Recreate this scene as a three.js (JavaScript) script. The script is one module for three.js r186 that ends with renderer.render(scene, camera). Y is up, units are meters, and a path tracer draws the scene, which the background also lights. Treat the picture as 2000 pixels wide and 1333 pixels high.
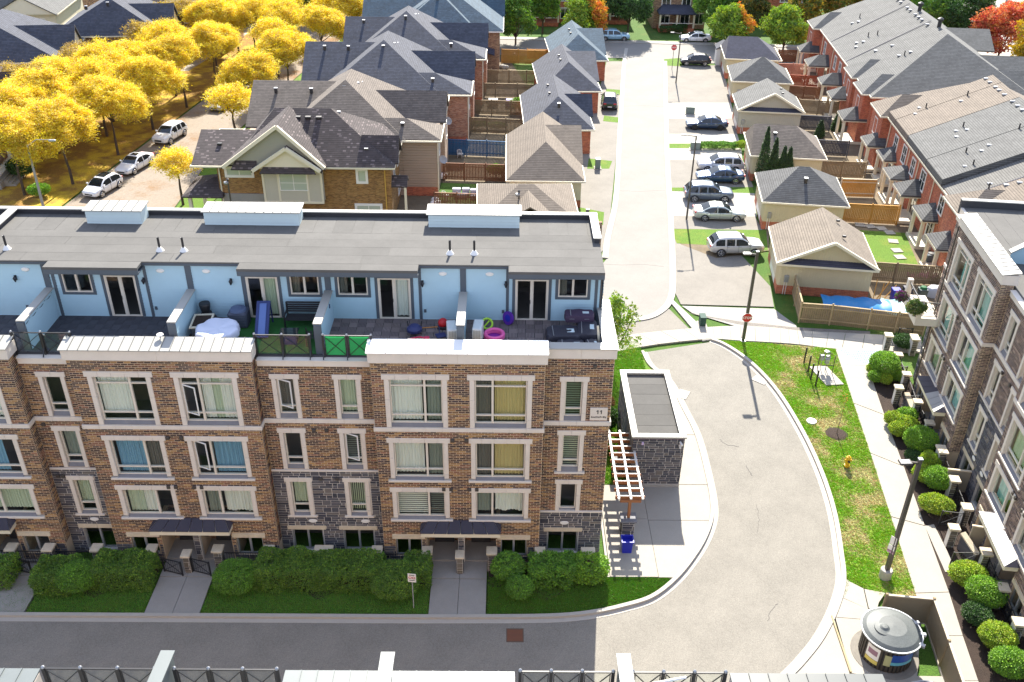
import * as THREE from 'three';
import { mergeGeometries } from 'three/addons/utils/BufferGeometryUtils.js';
import { FontLoader } from 'three/addons/loaders/FontLoader.js';
import { TextGeometry } from 'three/addons/geometries/TextGeometry.js';
import { ConvexGeometry } from 'three/addons/geometries/ConvexGeometry.js';

// ---------- camera, sky, sun, exposure ----------
const scene = new THREE.Scene();
const camera = new THREE.PerspectiveCamera(39.9, 1.5, 0.5, 900);
camera.position.set(5.93, 34.88, 35.21);
camera.up.set(-0.00984571, 0.85380562, -0.52049883);
camera.lookAt(5.93 + 0.913901, 34.88 - 52.042548, 35.21 - 85.385818);
const renderer = new THREE.WebGLRenderer({ antialias: true });
renderer.toneMapping = THREE.LinearToneMapping;
renderer.toneMappingExposure = 3.15;
renderer.shadowMap.enabled = true;

const SUN = new THREE.Vector3(0.105, 0.765, -1.0).normalize();
{ // clear autumn sky, brighter and whiter towards the horizon and round the sun
  const w = 256, h = 128, d = new Float32Array(w * h * 4), v = new THREE.Vector3();
  for (let j = 0; j < h; j++) for (let i = 0; i < w; i++) {
    const el = ((j + 0.5) / h - 0.5) * Math.PI, az = ((i + 0.5) / w - 0.5) * 2 * Math.PI;
    v.set(Math.cos(el) * Math.cos(az), Math.sin(el), Math.cos(el) * Math.sin(az));
    const up = Math.max(0, v.y), hz = Math.pow(1 - up, 3), c = Math.max(0, v.dot(SUN));
    const g = 0.35 * Math.pow(c, 6) + 0.9 * Math.pow(c, 60);
    const k = (j * w + i) * 4, s = 0.58;
    d[k] = s * (0.40 + 0.52 * hz + g); d[k + 1] = s * (0.50 + 0.44 * hz + g * 0.95); d[k + 2] = s * (0.76 + 0.26 * hz + g * 0.85); d[k + 3] = 1;
  }
  const t = new THREE.DataTexture(d, w, h, THREE.RGBAFormat, THREE.FloatType);
  t.mapping = THREE.EquirectangularReflectionMapping; t.magFilter = THREE.LinearFilter; t.needsUpdate = true;
  scene.background = t; scene.environment = t;
}
const sun = new THREE.DirectionalLight(new THREE.Color(1, 0.94, 0.84), 5);
sun.position.copy(SUN).multiplyScalar(200).add(new THREE.Vector3(8, 0, -40));
sun.target.position.set(8, 0, -40); scene.add(sun, sun.target);
sun.castShadow = true; sun.shadow.mapSize.set(4096, 4096);
Object.assign(sun.shadow.camera, { left: -90, right: 90, top: 90, bottom: -90, near: 10, far: 400 });

// ---------- helpers ----------
let seed = 1234567;
function rnd() { seed = (seed + 0x6D2B79F5) | 0; let t = Math.imul(seed ^ (seed >>> 15), 1 | seed); t = (t + Math.imul(t ^ (t >>> 7), 61 | t)) ^ t; return ((t ^ (t >>> 14)) >>> 0) / 4294967296; }
const rr = (a, b) => a + (b - a) * rnd();
const pick = a => a[Math.floor(rnd() * a.length)];
const used = {};
function numbered(n) { const k = used[n] = (used[n] || 0) + 1; return k === 1 ? n : `${n}_${String(k - 1).padStart(3, '0')}`; }
function tag(o, label, category, group) { o.userData.label = label; o.userData.category = category; if (group) o.userData.group = group; return o; }
function thing(name, label, category, x = 0, y = 0, z = 0, turn = 0, group) {
  const o = new THREE.Group(); o.name = numbered(name); o.position.set(x, y, z); o.rotation.y = turn; scene.add(o); return tag(o, label, category, group);
}
function copyOf(root, label, x, y, z, turn = 0, scale = 1) {
  const r = root.clone(); r.name = numbered(root.name.replace(/_\d{3}$/, '')); r.position.set(x, y, z); r.rotation.y = turn; r.scale.setScalar(scale); r.userData = { ...root.userData, label }; scene.add(r); return r;
}
// geometry builder: faces with uv in metres
class GB {
  constructor() { this.p = []; this.u = []; this.m = null; this.c = null; this.cols = []; }
  at(m) { this.m = m; return this; }
  tri(a, b, c, ua, ub, uc) {
    for (const [v, uv] of [[a, ua], [b, ub], [c, uc]]) {
      let q = v; if (this.m) { const t = new THREE.Vector3(...v).applyMatrix4(this.m); q = [t.x, t.y, t.z]; }
      this.p.push(q[0], q[1], q[2]); this.u.push(uv[0], uv[1]); if (this.c) this.cols.push(...this.c);
    }
  }
  // planar polygon (convex), counter clockwise seen from outside; uv in its own plane with v up the slope
  poly(pts, off = [0, 0]) {
    const A = new THREE.Vector3(...pts[0]), n = new THREE.Vector3();
    for (let i = 0; i < pts.length; i++) { const a = pts[i], b = pts[(i + 1) % pts.length]; n.x += (a[1] - b[1]) * (a[2] + b[2]); n.y += (a[2] - b[2]) * (a[0] + b[0]); n.z += (a[0] - b[0]) * (a[1] + b[1]); }
    n.normalize();
    let ex, ey;
    if (Math.abs(n.y) > 0.999) { ex = new THREE.Vector3(1, 0, 0); ey = new THREE.Vector3(0, 0, -1); } else { ex = new THREE.Vector3(0, 1, 0).cross(n).normalize(); ey = n.clone().cross(ex); }
    const flat = Math.abs(n.y) > 0.999, uv = pts.map(q => { const v = new THREE.Vector3(...q); return flat ? [v.x + off[0], -v.z + off[1]] : [v.dot(ex) + off[0], v.dot(ey) + off[1]]; });
    for (let i = 1; i + 1 < pts.length; i++) this.tri(pts[0], pts[i], pts[i + 1], uv[0], uv[i], uv[i + 1]);
    return this;
  }
  // non convex polygon in plan at height y (list of [x, z])
  plan(pts, y, holes = []) {
    const con = pts.map(q => new THREE.Vector2(q[0], q[1])), hs = holes.map(h => h.map(q => new THREE.Vector2(q[0], q[1])));
    const all = [...con, ...hs.flat()];
    for (const f of THREE.ShapeUtils.triangulateShape(con, hs)) {
      let [a, b, c] = f.map(i => all[i]);
      if ((b.x - a.x) * (c.y - a.y) - (b.y - a.y) * (c.x - a.x) > 0) [b, c] = [c, b];
      this.tri([a.x, y, a.y], [b.x, y, b.y], [c.x, y, c.y], [a.x, -a.y], [b.x, -b.y], [c.x, -c.y]);
    }
    return this;
  }
  // prism of a plan outline between two heights
  slabPlan(pts, y0, y1) {
    let s = 0; for (let i = 0; i < pts.length; i++) { const a = pts[i], b = pts[(i + 1) % pts.length]; s += a[0] * b[1] - b[0] * a[1]; }
    const q = s > 0 ? [...pts].reverse() : pts;
    this.plan(q, y1);
    for (let i = 0; i < q.length; i++) { const a = q[i], b = q[(i + 1) % q.length]; this.poly([[a[0], y0, a[1]], [b[0], y0, b[1]], [b[0], y1, b[1]], [a[0], y1, a[1]]]); }
    return this;
  }
  box(x0, x1, y0, y1, z0, z1, skip = '') {
    if (!skip.includes('f')) this.poly([[x0, y0, z1], [x1, y0, z1], [x1, y1, z1], [x0, y1, z1]]);
    if (!skip.includes('b')) this.poly([[x1, y0, z0], [x0, y0, z0], [x0, y1, z0], [x1, y1, z0]]);
    if (!skip.includes('l')) this.poly([[x0, y0, z0], [x0, y0, z1], [x0, y1, z1], [x0, y1, z0]]);
    if (!skip.includes('r')) this.poly([[x1, y0, z1], [x1, y0, z0], [x1, y1, z0], [x1, y1, z1]]);
    if (!skip.includes('t')) this.poly([[x0, y1, z1], [x1, y1, z1], [x1, y1, z0], [x0, y1, z0]]);
    if (!skip.includes('d')) this.poly([[x0, y0, z0], [x1, y0, z0], [x1, y0, z1], [x0, y0, z1]]);
    return this;
  }
  // box with chamfered edges
  cbox(x0, x1, y0, y1, z0, z1, c = 0.01) {
    const X = [x0, x1], Y = [y0, y1], Z = [z0, z1], P = (i, j, k, ax) => [X[i] + (ax === 0 ? 0 : (i ? -c : c)), Y[j] + (ax === 1 ? 0 : (j ? -c : c)), Z[k] + (ax === 2 ? 0 : (k ? -c : c))];
    const g = new ConvexGeometry([0, 1].flatMap(i => [0, 1].flatMap(j => [0, 1].flatMap(k => [0, 1, 2].map(ax => new THREE.Vector3(...P(i, j, k, ax)))))));
    return this.geo(g);
  }
  geo(g, mat) {
    g = g.index ? g.toNonIndexed() : g; const P = g.attributes.position, U = g.attributes.uv, a = new THREE.Vector3(), pl = [];
    for (let i = 0; i < P.count; i++) { a.fromBufferAttribute(P, i); if (mat) a.applyMatrix4(mat); pl.push([a.x, a.y, a.z]); }
    for (let i = 0; i + 2 < P.count; i += 3) {
      const q = [pl[i], pl[i + 1], pl[i + 2]];
      if (U) this.tri(...q, [U.getX(i), U.getY(i)], [U.getX(i + 1), U.getY(i + 1)], [U.getX(i + 2), U.getY(i + 2)]);
      else { const n = new THREE.Vector3(...q[1]).sub(new THREE.Vector3(...q[0])).cross(new THREE.Vector3(...q[2]).sub(new THREE.Vector3(...q[0]))); const ax = Math.abs(n.x), ay = Math.abs(n.y), az = Math.abs(n.z); const f = v => ay >= ax && ay >= az ? [v[0], v[2]] : ax > az ? [v[2], v[1]] : [v[0], v[1]]; this.tri(...q, f(q[0]), f(q[1]), f(q[2])); }
    }
    return this;
  }
  // round or square bar from a to b with end radii
  bar(a, b, r0, r1 = r0, n = 8, cap = true) {
    const A = new THREE.Vector3(...a), B = new THREE.Vector3(...b), d = B.clone().sub(A), L = d.length(); d.normalize();
    const s = Math.abs(d.y) > 0.95 ? new THREE.Vector3(1, 0, 0) : new THREE.Vector3(0, 1, 0), e1 = s.clone().cross(d).normalize(), e2 = d.clone().cross(e1);
    const ring = (C, r) => Array.from({ length: n }, (_, i) => { const t = (i + 0.5) / n * 2 * Math.PI; return C.clone().addScaledVector(e1, Math.cos(t) * r).addScaledVector(e2, Math.sin(t) * r).toArray(); });
    const k = n === 4 ? Math.SQRT2 : 1, R0 = ring(A, r0 * k), R1 = ring(B, r1 * k);
    for (let i = 0; i < n; i++) { const j = (i + 1) % n, u0 = i / n * 6.28 * r0, u1 = (i + 1) / n * 6.28 * r0; this.tri(R0[i], R0[j], R1[j], [u0, 0], [u1, 0], [u1, L]); this.tri(R0[i], R1[j], R1[i], [u0, 0], [u1, L], [u0, L]); }
    if (cap) { this.poly(R1); this.poly([...R0].reverse()); }
    return this;
  }
  lathe(prof, n = 24, cx = 0, cy = 0, cz = 0) { return this.geo(new THREE.LatheGeometry(prof.map(q => new THREE.Vector2(q[0], q[1])), n), new THREE.Matrix4().makeTranslation(cx, cy, cz)); }
  // sloping sheet of some thickness (top polygon given ccw from above)
  sheet(pts, t = 0.1, off) {
    this.poly(pts, off); const lo = pts.map(q => [q[0], q[1] - t, q[2]]);
    this.poly([...lo].reverse());
    for (let i = 0; i < pts.length; i++) { const j = (i + 1) % pts.length; this.poly([lo[i], lo[j], pts[j], pts[i]]); }
    return this;
  }
  get geometry() {
    const g = new THREE.BufferGeometry();
    g.setAttribute('position', new THREE.Float32BufferAttribute(this.p, 3)); g.setAttribute('uv', new THREE.Float32BufferAttribute(this.u, 2));
    if (this.cols.length) g.setAttribute('color', new THREE.Float32BufferAttribute(this.cols, 3));
    g.computeVertexNormals(); return g;
  }
  mesh(name, mat, parent, smooth) {
    let g = this.geometry;
    const o = new THREE.Mesh(g, mat); o.name = name; o.castShadow = o.receiveShadow = true;
    if (parent) parent.add(o);
    return o;
  }
  top(name, mat, label, category, group) { const o = this.mesh(numbered(name), mat, scene); return tag(o, label, category, group); }
  ground(name, mat) { const o = this.mesh(numbered(name), mat, scene); o.userData.kind = 'structure'; return o; }
}
const gb = () => new GB();
function child(name, g, mat, parent) { const o = new THREE.Mesh(g, mat); o.name = name; o.castShadow = o.receiveShadow = true; if (parent) parent.add(o); return o; }
function stuff(o) { o.userData.kind = 'stuff'; return o; }
const M4 = (x = 0, y = 0, z = 0, ry = 0, s = 1, rx = 0, rz = 0) => new THREE.Matrix4().compose(new THREE.Vector3(x, y, z), new THREE.Quaternion().setFromEuler(new THREE.Euler(rx, ry, rz, 'YXZ')), typeof s === 'number' ? new THREE.Vector3(s, s, s) : new THREE.Vector3(...s));
function inst(name, g, mat, mats, parent, colors) {
  const o = new THREE.InstancedMesh(g, mat, mats.length); o.name = name; o.castShadow = o.receiveShadow = true;
  mats.forEach((m, i) => { o.setMatrixAt(i, m); if (colors) o.setColorAt(i, colors[i]); });
  if (parent) parent.add(o); return o;
}
const lin = (r, g, b) => new THREE.Color().setRGB(r, g, b);

// ---------- procedural textures ----------
function lattice(n, s) { const a = new Float32Array(n * n); let k = s; for (let i = 0; i < a.length; i++) { k = (Math.imul(k, 1664525) + 1013904223) | 0; a[i] = (k >>> 8) / 16777216; } return a; }
function tile(size, cells, s) { // smooth tiling value noise
  const L = lattice(cells, s), o = new Float32Array(size * size), f = t => t * t * (3 - 2 * t);
  for (let y = 0; y < size; y++) for (let x = 0; x < size; x++) {
    const X = x / size * cells, Y = y / size * cells, i = Math.floor(X), j = Math.floor(Y), a = f(X - i), b = f(Y - j), i1 = (i + 1) % cells, j1 = (j + 1) % cells;
    o[y * size + x] = (L[j * cells + i] * (1 - a) + L[j * cells + i1] * a) * (1 - b) + (L[j1 * cells + i] * (1 - a) + L[j1 * cells + i1] * a) * b;
  } return o;
}
function fbm(size, list, s) { const o = new Float32Array(size * size); for (const [c, w] of list) { const t = tile(size, c, s + c * 77); for (let i = 0; i < o.length; i++) o[i] += (t[i] - 0.5) * w; } return o; }
const s8 = v => { v = Math.max(0, Math.min(1, v)); return Math.round(255 * (v <= 0.0031308 ? 12.92 * v : 1.055 * Math.pow(v, 1 / 2.4) - 0.055)); };
function texOf(size, metres, fn, data = false, h = size) { // fn(x, y) -> linear [r, g, b]
  const d = new Uint8Array(size * h * 4);
  for (let y = 0; y < h; y++) for (let x = 0; x < size; x++) { const c = fn(x, y), k = (y * size + x) * 4; if (data) d[k] = d[k + 1] = d[k + 2] = Math.max(0, Math.min(255, c * 255)); else { d[k] = s8(c[0]); d[k + 1] = s8(c[1]); d[k + 2] = s8(c[2]); } d[k + 3] = 255; }
  const t = new THREE.DataTexture(d, size, h); t.wrapS = t.wrapT = THREE.RepeatWrapping; t.magFilter = THREE.LinearFilter; t.minFilter = THREE.LinearMipmapLinearFilter; t.generateMipmaps = true;
  if (!data) t.colorSpace = THREE.SRGBColorSpace; t.repeat.set(1 / metres, 1 / metres); t.needsUpdate = true; return t;
}
const std = o => new THREE.MeshStandardMaterial({ roughness: 0.9, ...o });
const mix = (a, b, t) => [a[0] + (b[0] - a[0]) * t, a[1] + (b[1] - a[1]) * t, a[2] + (b[2] - a[2]) * t];
const plain = (r, g, b, rough = 0.8, o = {}) => std({ color: lin(r, g, b), roughness: rough, ...o });

// ---------- materials ----------
const N1 = fbm(512, [[4, 0.5], [8, 0.4], [16, 0.3], [64, 0.25], [128, 0.25]], 11);      // patches and grain
const N2 = fbm(512, [[128, 0.6], [256, 0.7]], 5);                                       // fine grain
const N3 = fbm(512, [[3, 0.8], [7, 0.5], [15, 0.3]], 23);                               // broad patches
const speck = (() => { const a = new Float32Array(512 * 512); for (let i = 0; i < a.length; i++) { const v = rnd(); a[i] = v > 0.93 ? 1 : v < 0.12 ? -1 : (v - 0.5) * 0.6; } return a; })();
const scaled = (t, m) => { const c = t.clone(); c.repeat.set(1 / m, 1 / m); c.needsUpdate = true; return c; };
const grainBump = texOf(512, 1, (x, y) => 0.5 + N2[y * 512 + x] * 0.6 + speck[y * 512 + x] * 0.12, true), grains = {};
const grainMat = (c, amp, fine, metres, rough = 0.95, bump = 0.004, spk = 0) => { // shared neutral grains, tinted by the colour of the thing
  const key = `${amp}|${fine}|${spk}`, g = grains[key] || (grains[key] = texOf(512, 1, (x, y) => { const i = y * 512 + x, k = 0.7 * (1 + N1[i] * amp + N2[i] * fine + speck[i] * spk); return [k, k, k]; }));
  return std({ map: scaled(g, metres), color: lin(c[0] / 0.7, c[1] / 0.7, c[2] / 0.7), roughness: rough, bumpMap: bump ? scaled(grainBump, metres) : null, bumpScale: bump });
};
const M = {
  asphalt: grainMat([0.196, 0.182, 0.154], 0.22, 0.42, 4.1, 0.95, 0.006, 0.28),
  asphaltOld: grainMat([0.195, 0.178, 0.15], 0.22, 0.25, 5.3, 0.95, 0.005, 0.1),
  asphaltLane: grainMat([0.225, 0.21, 0.185], 0.13, 0.16, 6.1, 0.95, 0.004, 0.05),
  concrete: grainMat([0.315, 0.29, 0.245], 0.1, 0.09, 3.7, 0.92, 0.002),
  kerb: grainMat([0.36, 0.335, 0.29], 0.12, 0.09, 2.3, 0.9, 0.002),
  paver: grainMat([0.27, 0.255, 0.23], 0.14, 0.15, 2.9, 0.9, 0.003),
  soil: grainMat([0.036, 0.022, 0.015], 0.5, 0.7, 1.7, 1, 0.03, 0.25),
  earth: grainMat([0.15, 0.115, 0.07], 0.5, 0.4, 3.1, 1, 0.01, 0.1),
  gravel: grainMat([0.2, 0.18, 0.155], 0.3, 0.9, 0.9, 1, 0.02, 0.3),
  roofing: grainMat([0.1, 0.096, 0.088], 0.22, 0.2, 3.3, 0.95, 0.003, 0.06),
  mortar: grainMat([0.54, 0.42, 0.28], 0.2, 0.2, 1.3, 0.95, 0.002),
  mortarStone: grainMat([0.56, 0.53, 0.48], 0.2, 0.2, 1.3, 0.95, 0.002),
  trim: grainMat([0.64, 0.575, 0.49], 0.1, 0.08, 1.9, 0.85, 0.001),
  capSeam: plain(0.13, 0.13, 0.12, 0.6), capMetal: grainMat([0.34, 0.33, 0.295], 0.04, 0.02, 4, 0.5, 0),
  capGrey: grainMat([0.125, 0.142, 0.14], 0.12, 0.03, 3, 0.45, 0),
  pierCap: grainMat([0.55, 0.47, 0.34], 0.25, 0.3, 0.8, 0.9, 0.004, 0.1),
  frame: plain(0.66, 0.60, 0.50, 0.45), frameGrey: plain(0.30, 0.30, 0.28, 0.5), white: plain(0.74, 0.72, 0.67, 0.5), cream: plain(0.66, 0.6, 0.45, 0.6),
  sillDark: grainMat([0.17, 0.17, 0.18], 0.2, 0.2, 1.1, 0.8, 0.001),
  dark: plain(0.035, 0.035, 0.04, 0.6), black: plain(0.018, 0.018, 0.02, 0.45), bronze: plain(0.06, 0.05, 0.042, 0.5), slate: plain(0.075, 0.095, 0.115, 0.6),
  siding: grainMat([0.37, 0.545, 0.62], 0.06, 0.03, 2, 0.6, 0), sidingLight: grainMat([0.5, 0.6, 0.6], 0.06, 0.03, 2, 0.6, 0),
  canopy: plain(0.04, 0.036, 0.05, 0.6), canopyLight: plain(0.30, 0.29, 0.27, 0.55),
  green: plain(0.02, 0.30, 0.07, 0.9), turf: grainMat([0.02, 0.12, 0.02], 0.3, 0.8, 0.8, 1, 0.01, 0.3),
  wood: plain(0.30, 0.12, 0.045, 0.75), woodGrey: grainMat([0.25, 0.185, 0.105], 0.4, 0.4, 2.3, 0.9, 0.004), woodOrange: grainMat([0.5, 0.25, 0.05], 0.3, 0.3, 2.3, 0.85, 0.004), woodBrown: grainMat([0.2, 0.085, 0.04], 0.3, 0.3, 2.3, 0.85, 0.004), woodRed: grainMat([0.34, 0.075, 0.03], 0.3, 0.3, 2.3, 0.85, 0.004), woodPink: grainMat([0.48, 0.2, 0.13], 0.2, 0.2, 2.3, 0.85, 0.004), woodBlue: grainMat([0.025, 0.10, 0.22], 0.3, 0.3, 2.3, 0.85, 0.004), woodDark: grainMat([0.06, 0.06, 0.075], 0.3, 0.3, 2.3, 0.85, 0.004),
  bark: grainMat([0.085, 0.06, 0.045], 0.4, 0.6, 0.9, 1, 0.02), barkPale: grainMat([0.2, 0.15, 0.105], 0.4, 0.6, 0.9, 1, 0.02),
  steel: plain(0.35, 0.36, 0.37, 0.4, { metalness: 0.6 }), pole: plain(0.07, 0.06, 0.05, 0.5), poleGrey: plain(0.3, 0.3, 0.29, 0.6),
  rubber: plain(0.02, 0.02, 0.02, 0.9), chrome: plain(0.6, 0.6, 0.6, 0.25, { metalness: 0.9 }),
  blue: plain(0.012, 0.02, 0.34, 0.5), red: plain(0.5, 0.012, 0.02, 0.5), pink: plain(0.75, 0.12, 0.36, 0.5), purple: plain(0.22, 0.02, 0.3, 0.6), lime: plain(0.35, 0.62, 0.04, 0.5), yellow: plain(0.62, 0.36, 0.01, 0.5), navy: plain(0.02, 0.028, 0.11, 0.55),
  glassDark: new THREE.MeshPhysicalMaterial({ color: lin(0.012, 0.02, 0.022), roughness: 0.06, metalness: 0, specularIntensity: 1, ior: 1.7 }),
  glass: new THREE.MeshPhysicalMaterial({ color: lin(0.95, 0.99, 0.965), roughness: 0.02, transmission: 1, thickness: 0, ior: 1.5, side: THREE.DoubleSide }),
};
function cloth(r, g, b) { return new THREE.MeshPhysicalMaterial({ color: lin(r, g, b), roughness: 1, transmission: 0.3, thickness: 0, side: THREE.DoubleSide }); }
M.curtainPale = cloth(0.86, 0.88, 0.78); M.curtainGreen = cloth(0.58, 0.66, 0.47); M.curtainGold = cloth(0.62, 0.5, 0.2); M.curtainBlue = cloth(0.2, 0.42, 0.58); M.curtainDark = cloth(0.16, 0.15, 0.12); M.curtainGrey = cloth(0.28, 0.32, 0.26);

// shingles: courses of tabs with their butt edges, one set per colour
const shingleTabs = (() => {
  const rows = 16, a = new Float32Array(512 * 512), b = new Float32Array(512 * 512), sp = new Float32Array(512 * 512);
  for (let r = 0; r < rows; r++) {
    let x = 0; const cuts = []; while (x < 512) { const w = Math.round(rr(26, 62)); cuts.push([x, Math.min(512, x + w), rnd(), rnd()]); x += w; }
    for (let y = r * 32; y < r * 32 + 32; y++) for (const [x0, x1, t, q] of cuts) for (let i = x0; i < x1; i++) {
      const k = y * 512 + i, fy = (y - r * 32) / 32;
      a[k] = (t - 0.5) * 0.5; b[k] = 1 - fy * 0.7 - (i - x0 < 2 ? 0.25 : 0); sp[k] = q;
    }
  }
  return { a, b, sp };
})();
const shingleBump = texOf(512, 2.4, (x, y) => shingleTabs.b[y * 512 + x], true);
function shingle(c, amp = 0.5, spots) {
  return std({ map: texOf(512, 3.1, (x, y) => { const k = y * 512 + x, m = 1 + shingleTabs.a[k] * amp + N1[k] * 0.25 + N2[k] * 0.2, joint = (y % 32) < 5 ? 0.4 : 1; const s = spots && shingleTabs.sp[k] > 0.9 && (y % 32) > 4 ? spots : 1; return [c[0] * m * joint * s, c[1] * m * joint * s, c[2] * m * joint * s]; }), bumpMap: scaled(shingleBump, 3.1), bumpScale: 0.02, roughness: 0.95, side: THREE.DoubleSide });
}
M.shBlack = shingle([0.06, 0.048, 0.046], 0.6, 2.4); M.shDark = shingle([0.06, 0.065, 0.082], 0.7); M.shGrey = shingle([0.112, 0.112, 0.106], 0.5); M.shTan = shingle([0.165, 0.135, 0.105], 0.4); M.shBrown = shingle([0.135, 0.112, 0.092], 0.6); M.shBlue = shingle([0.055, 0.09, 0.12], 0.7); M.shNavy = shingle([0.052, 0.054, 0.078], 0.5); M.shMaroon = shingle([0.05, 0.034, 0.036], 0.7); M.shSlate = shingle([0.085, 0.086, 0.085], 0.6); M.shWarm = shingle([0.175, 0.145, 0.112], 0.4); M.shPale = shingle([0.135, 0.13, 0.117], 0.4);
// far brickwork: 30 courses of brick with mortar
let brickBump;
function brickTex(cols, mort) {
  const map = new Float32Array(512 * 512 * 3), bm = new Float32Array(512 * 512), ch = 16, bl = 51.2;
  for (let y = 0; y < 512; y++) for (let x = 0; x < 512; x++) {
    const r = Math.floor(y / ch), off = (r % 2) * bl / 2, bx = Math.floor((x + off) / bl) % 10, fx = ((x + off) % bl) / bl, fy = (y % ch) / ch, h = Math.abs(Math.sin(bx * 12.9898 + r * 78.233) * 43758.5453) % 1, h2 = Math.abs(Math.sin(bx * 39.3 + r * 11.7) * 2713.17) % 1;
    const mo = fx < 0.06 || fy < 0.17, k = y * 512 + x, c = mo ? mort : cols[Math.floor(h * cols.length) % cols.length], m = mo ? 1 : 0.8 + h2 * 0.4 + N2[k] * 0.3;
    map[k * 3] = c[0] * m; map[k * 3 + 1] = c[1] * m; map[k * 3 + 2] = c[2] * m; bm[k] = mo ? 0 : 1;
  }
  return std({ map: texOf(512, 2.56, (x, y) => { const k = (y * 512 + x) * 3; return [map[k], map[k + 1], map[k + 2]]; }), bumpMap: brickBump || (brickBump = texOf(512, 2.56, (x, y) => bm[y * 512 + x], true)), bumpScale: 0.012 });
}
M.brickRed = brickTex([[0.42, 0.105, 0.05], [0.5, 0.14, 0.065], [0.34, 0.075, 0.04], [0.46, 0.12, 0.055]], [0.48, 0.28, 0.18]);
M.brickTan = brickTex([[0.27, 0.14, 0.04], [0.34, 0.19, 0.06], [0.19, 0.09, 0.03], [0.3, 0.15, 0.045]], [0.34, 0.24, 0.12]);
M.brickPink = brickTex([[0.36, 0.15, 0.085], [0.42, 0.22, 0.14], [0.27, 0.1, 0.06], [0.4, 0.18, 0.1]], [0.5, 0.38, 0.28]);
M.brickBrown = brickTex([[0.30, 0.17, 0.10], [0.16, 0.08, 0.055], [0.38, 0.23, 0.14], [0.24, 0.12, 0.075]], [0.5, 0.4, 0.28]);
M.tanSiding = std({ map: texOf(256, 4, (x, y) => { const k = 1 + N1[y * 512 + x] * 0.1; return [0.36 * k, 0.27 * k, 0.19 * k]; }), bumpMap: texOf(256, 4, (x, y) => 1 - (y % 16) / 16, true), bumpScale: 0.05 });
M.panelSide = std({ map: texOf(256, 2.4, (x, y) => { const k = 1 + N1[y * 512 + x] * 0.1; return [0.56 * k, 0.5 * k, 0.33 * k]; }) });
M.panelGrey = std({ map: texOf(256, 2.4, (x, y) => { const k = 1 + N1[y * 512 + x] * 0.1; return [0.46 * k, 0.43 * k, 0.345 * k]; }) });
// lawns: sod with worn straw patches; leaf litter
const lawnMat = (a, b, lo, sc) => std({ map: texOf(512, sc, (x, y) => { const k = y * 512 + x, t = Math.max(0, Math.min(1, (N3[k] + N1[k] * 0.45 + lo) * 2.4)); const c = mix(a, b, t), m = 1 + N2[k] * 0.7 + speck[k] * 0.18; return [c[0] * m, c[1] * m, c[2] * m]; }), bumpMap: texOf(512, sc, (x, y) => 0.5 + N2[y * 512 + x], true), bumpScale: 0.03, roughness: 1 });
M.lawnPatchy = lawnMat([0.12, 0.2, 0.01], [0.32, 0.27, 0.115], -0.08, 7.3);
M.lawnDeep = lawnMat([0.05, 0.115, 0.008], [0.09, 0.13, 0.016], -0.05, 5.1);
M.lawnLime = lawnMat([0.085, 0.165, 0.008], [0.13, 0.18, 0.014], 0, 4.7);
M.litter = lawnMat([0.24, 0.13, 0.02], [0.5, 0.34, 0.02], 0.14, 6.7);
M.streetLeaves = (() => std({ map: texOf(512, 14, (x, y) => { const k = y * 512 + x, t = Math.max(0, Math.min(1, (N3[k] + N1[k] * 0.6 - 0.02) * 2.2)); const c = mix([0.235, 0.195, 0.15], [0.19, 0.10, 0.035], t), m = 1 + N2[k] * 0.3 + speck[k] * 0.12; return [c[0] * m, c[1] * m, c[2] * m]; }), roughness: 1 }))();

// ---------- the ground: drive, lane, kerbs, pavements, lawns ----------
const smooth = (pts, n = 6) => new THREE.CatmullRomCurve3(pts.map(q => new THREE.Vector3(q[0], 0, q[1])), false, 'centripetal').getPoints((pts.length - 1) * n).map(v => [v.x, v.z]);
function offset(line, d) { // plan polyline moved to its right hand side (seen from above, walking along it)
  return line.map((q, i) => { const a = line[Math.max(0, i - 1)], b = line[Math.min(line.length - 1, i + 1)]; const dx = b[0] - a[0], dz = b[1] - a[1], L = Math.hypot(dx, dz) || 1; return [q[0] - dz / L * d, q[1] + dx / L * d]; });
}
function ribbon(g, line, d0, d1, y0, y1) { const A = offset(line, d0), B = offset(line, d1); for (let i = 0; i + 1 < line.length; i++) g.slabPlan([A[i], A[i + 1], B[i + 1], B[i]], y0, y1); return g; }
{ const g = gb(); g.plan([[-340, -420], [340, -420], [340, 160], [-340, 160]], -0.06); g.ground('ground', std({ map: M.lawnDeep.map, bumpMap: M.lawnDeep.bumpMap, bumpScale: 0.03, roughness: 1 })); }
// outer kerb line of the drive, seen from the road edge
const outer = smooth([[20.64,-22.11], [21.25,-21.64], [22.5,-19.63], [23.52,-16.43], [24.08,-12.02], [24.18,-7.76], [23.91,-4.21], [23.33,-1.03], [22.87,0.9], [22.08,2.52], [20.79,4.45], [19.43,5.96], [18.18,7.18], [16.8, 9.2], [14.6, 10.1], [10, 10.3], [-45, 10.3]]);
const inner = smooth([[16.03,-20.72], [16.31,-19], [17.25,-17.31], [17.82,-13.84], [18.17,-11.14], [18.16,-7.68], [18.01,-4.99], [17.78,-3.64], [17.19,-2.11], [16.32,-0.58], [14.97,1.23], [13.51,2.53], [11.93,3.17], [10.66,3.53], [8.92,3.8], [4.0, 3.93], [-5, 3.97], [-45, 4.05]]);
gb().plan([...outer, ...[...inner].reverse()], 0).ground('road', M.asphalt);
{ const g = gb(); ribbon(g, outer, -0.26, -0.50, -0.05, 0.15); ribbon(g, outer, 0, -0.26, -0.05, 0.012); g.ground('kerb', M.kerb); }
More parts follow.
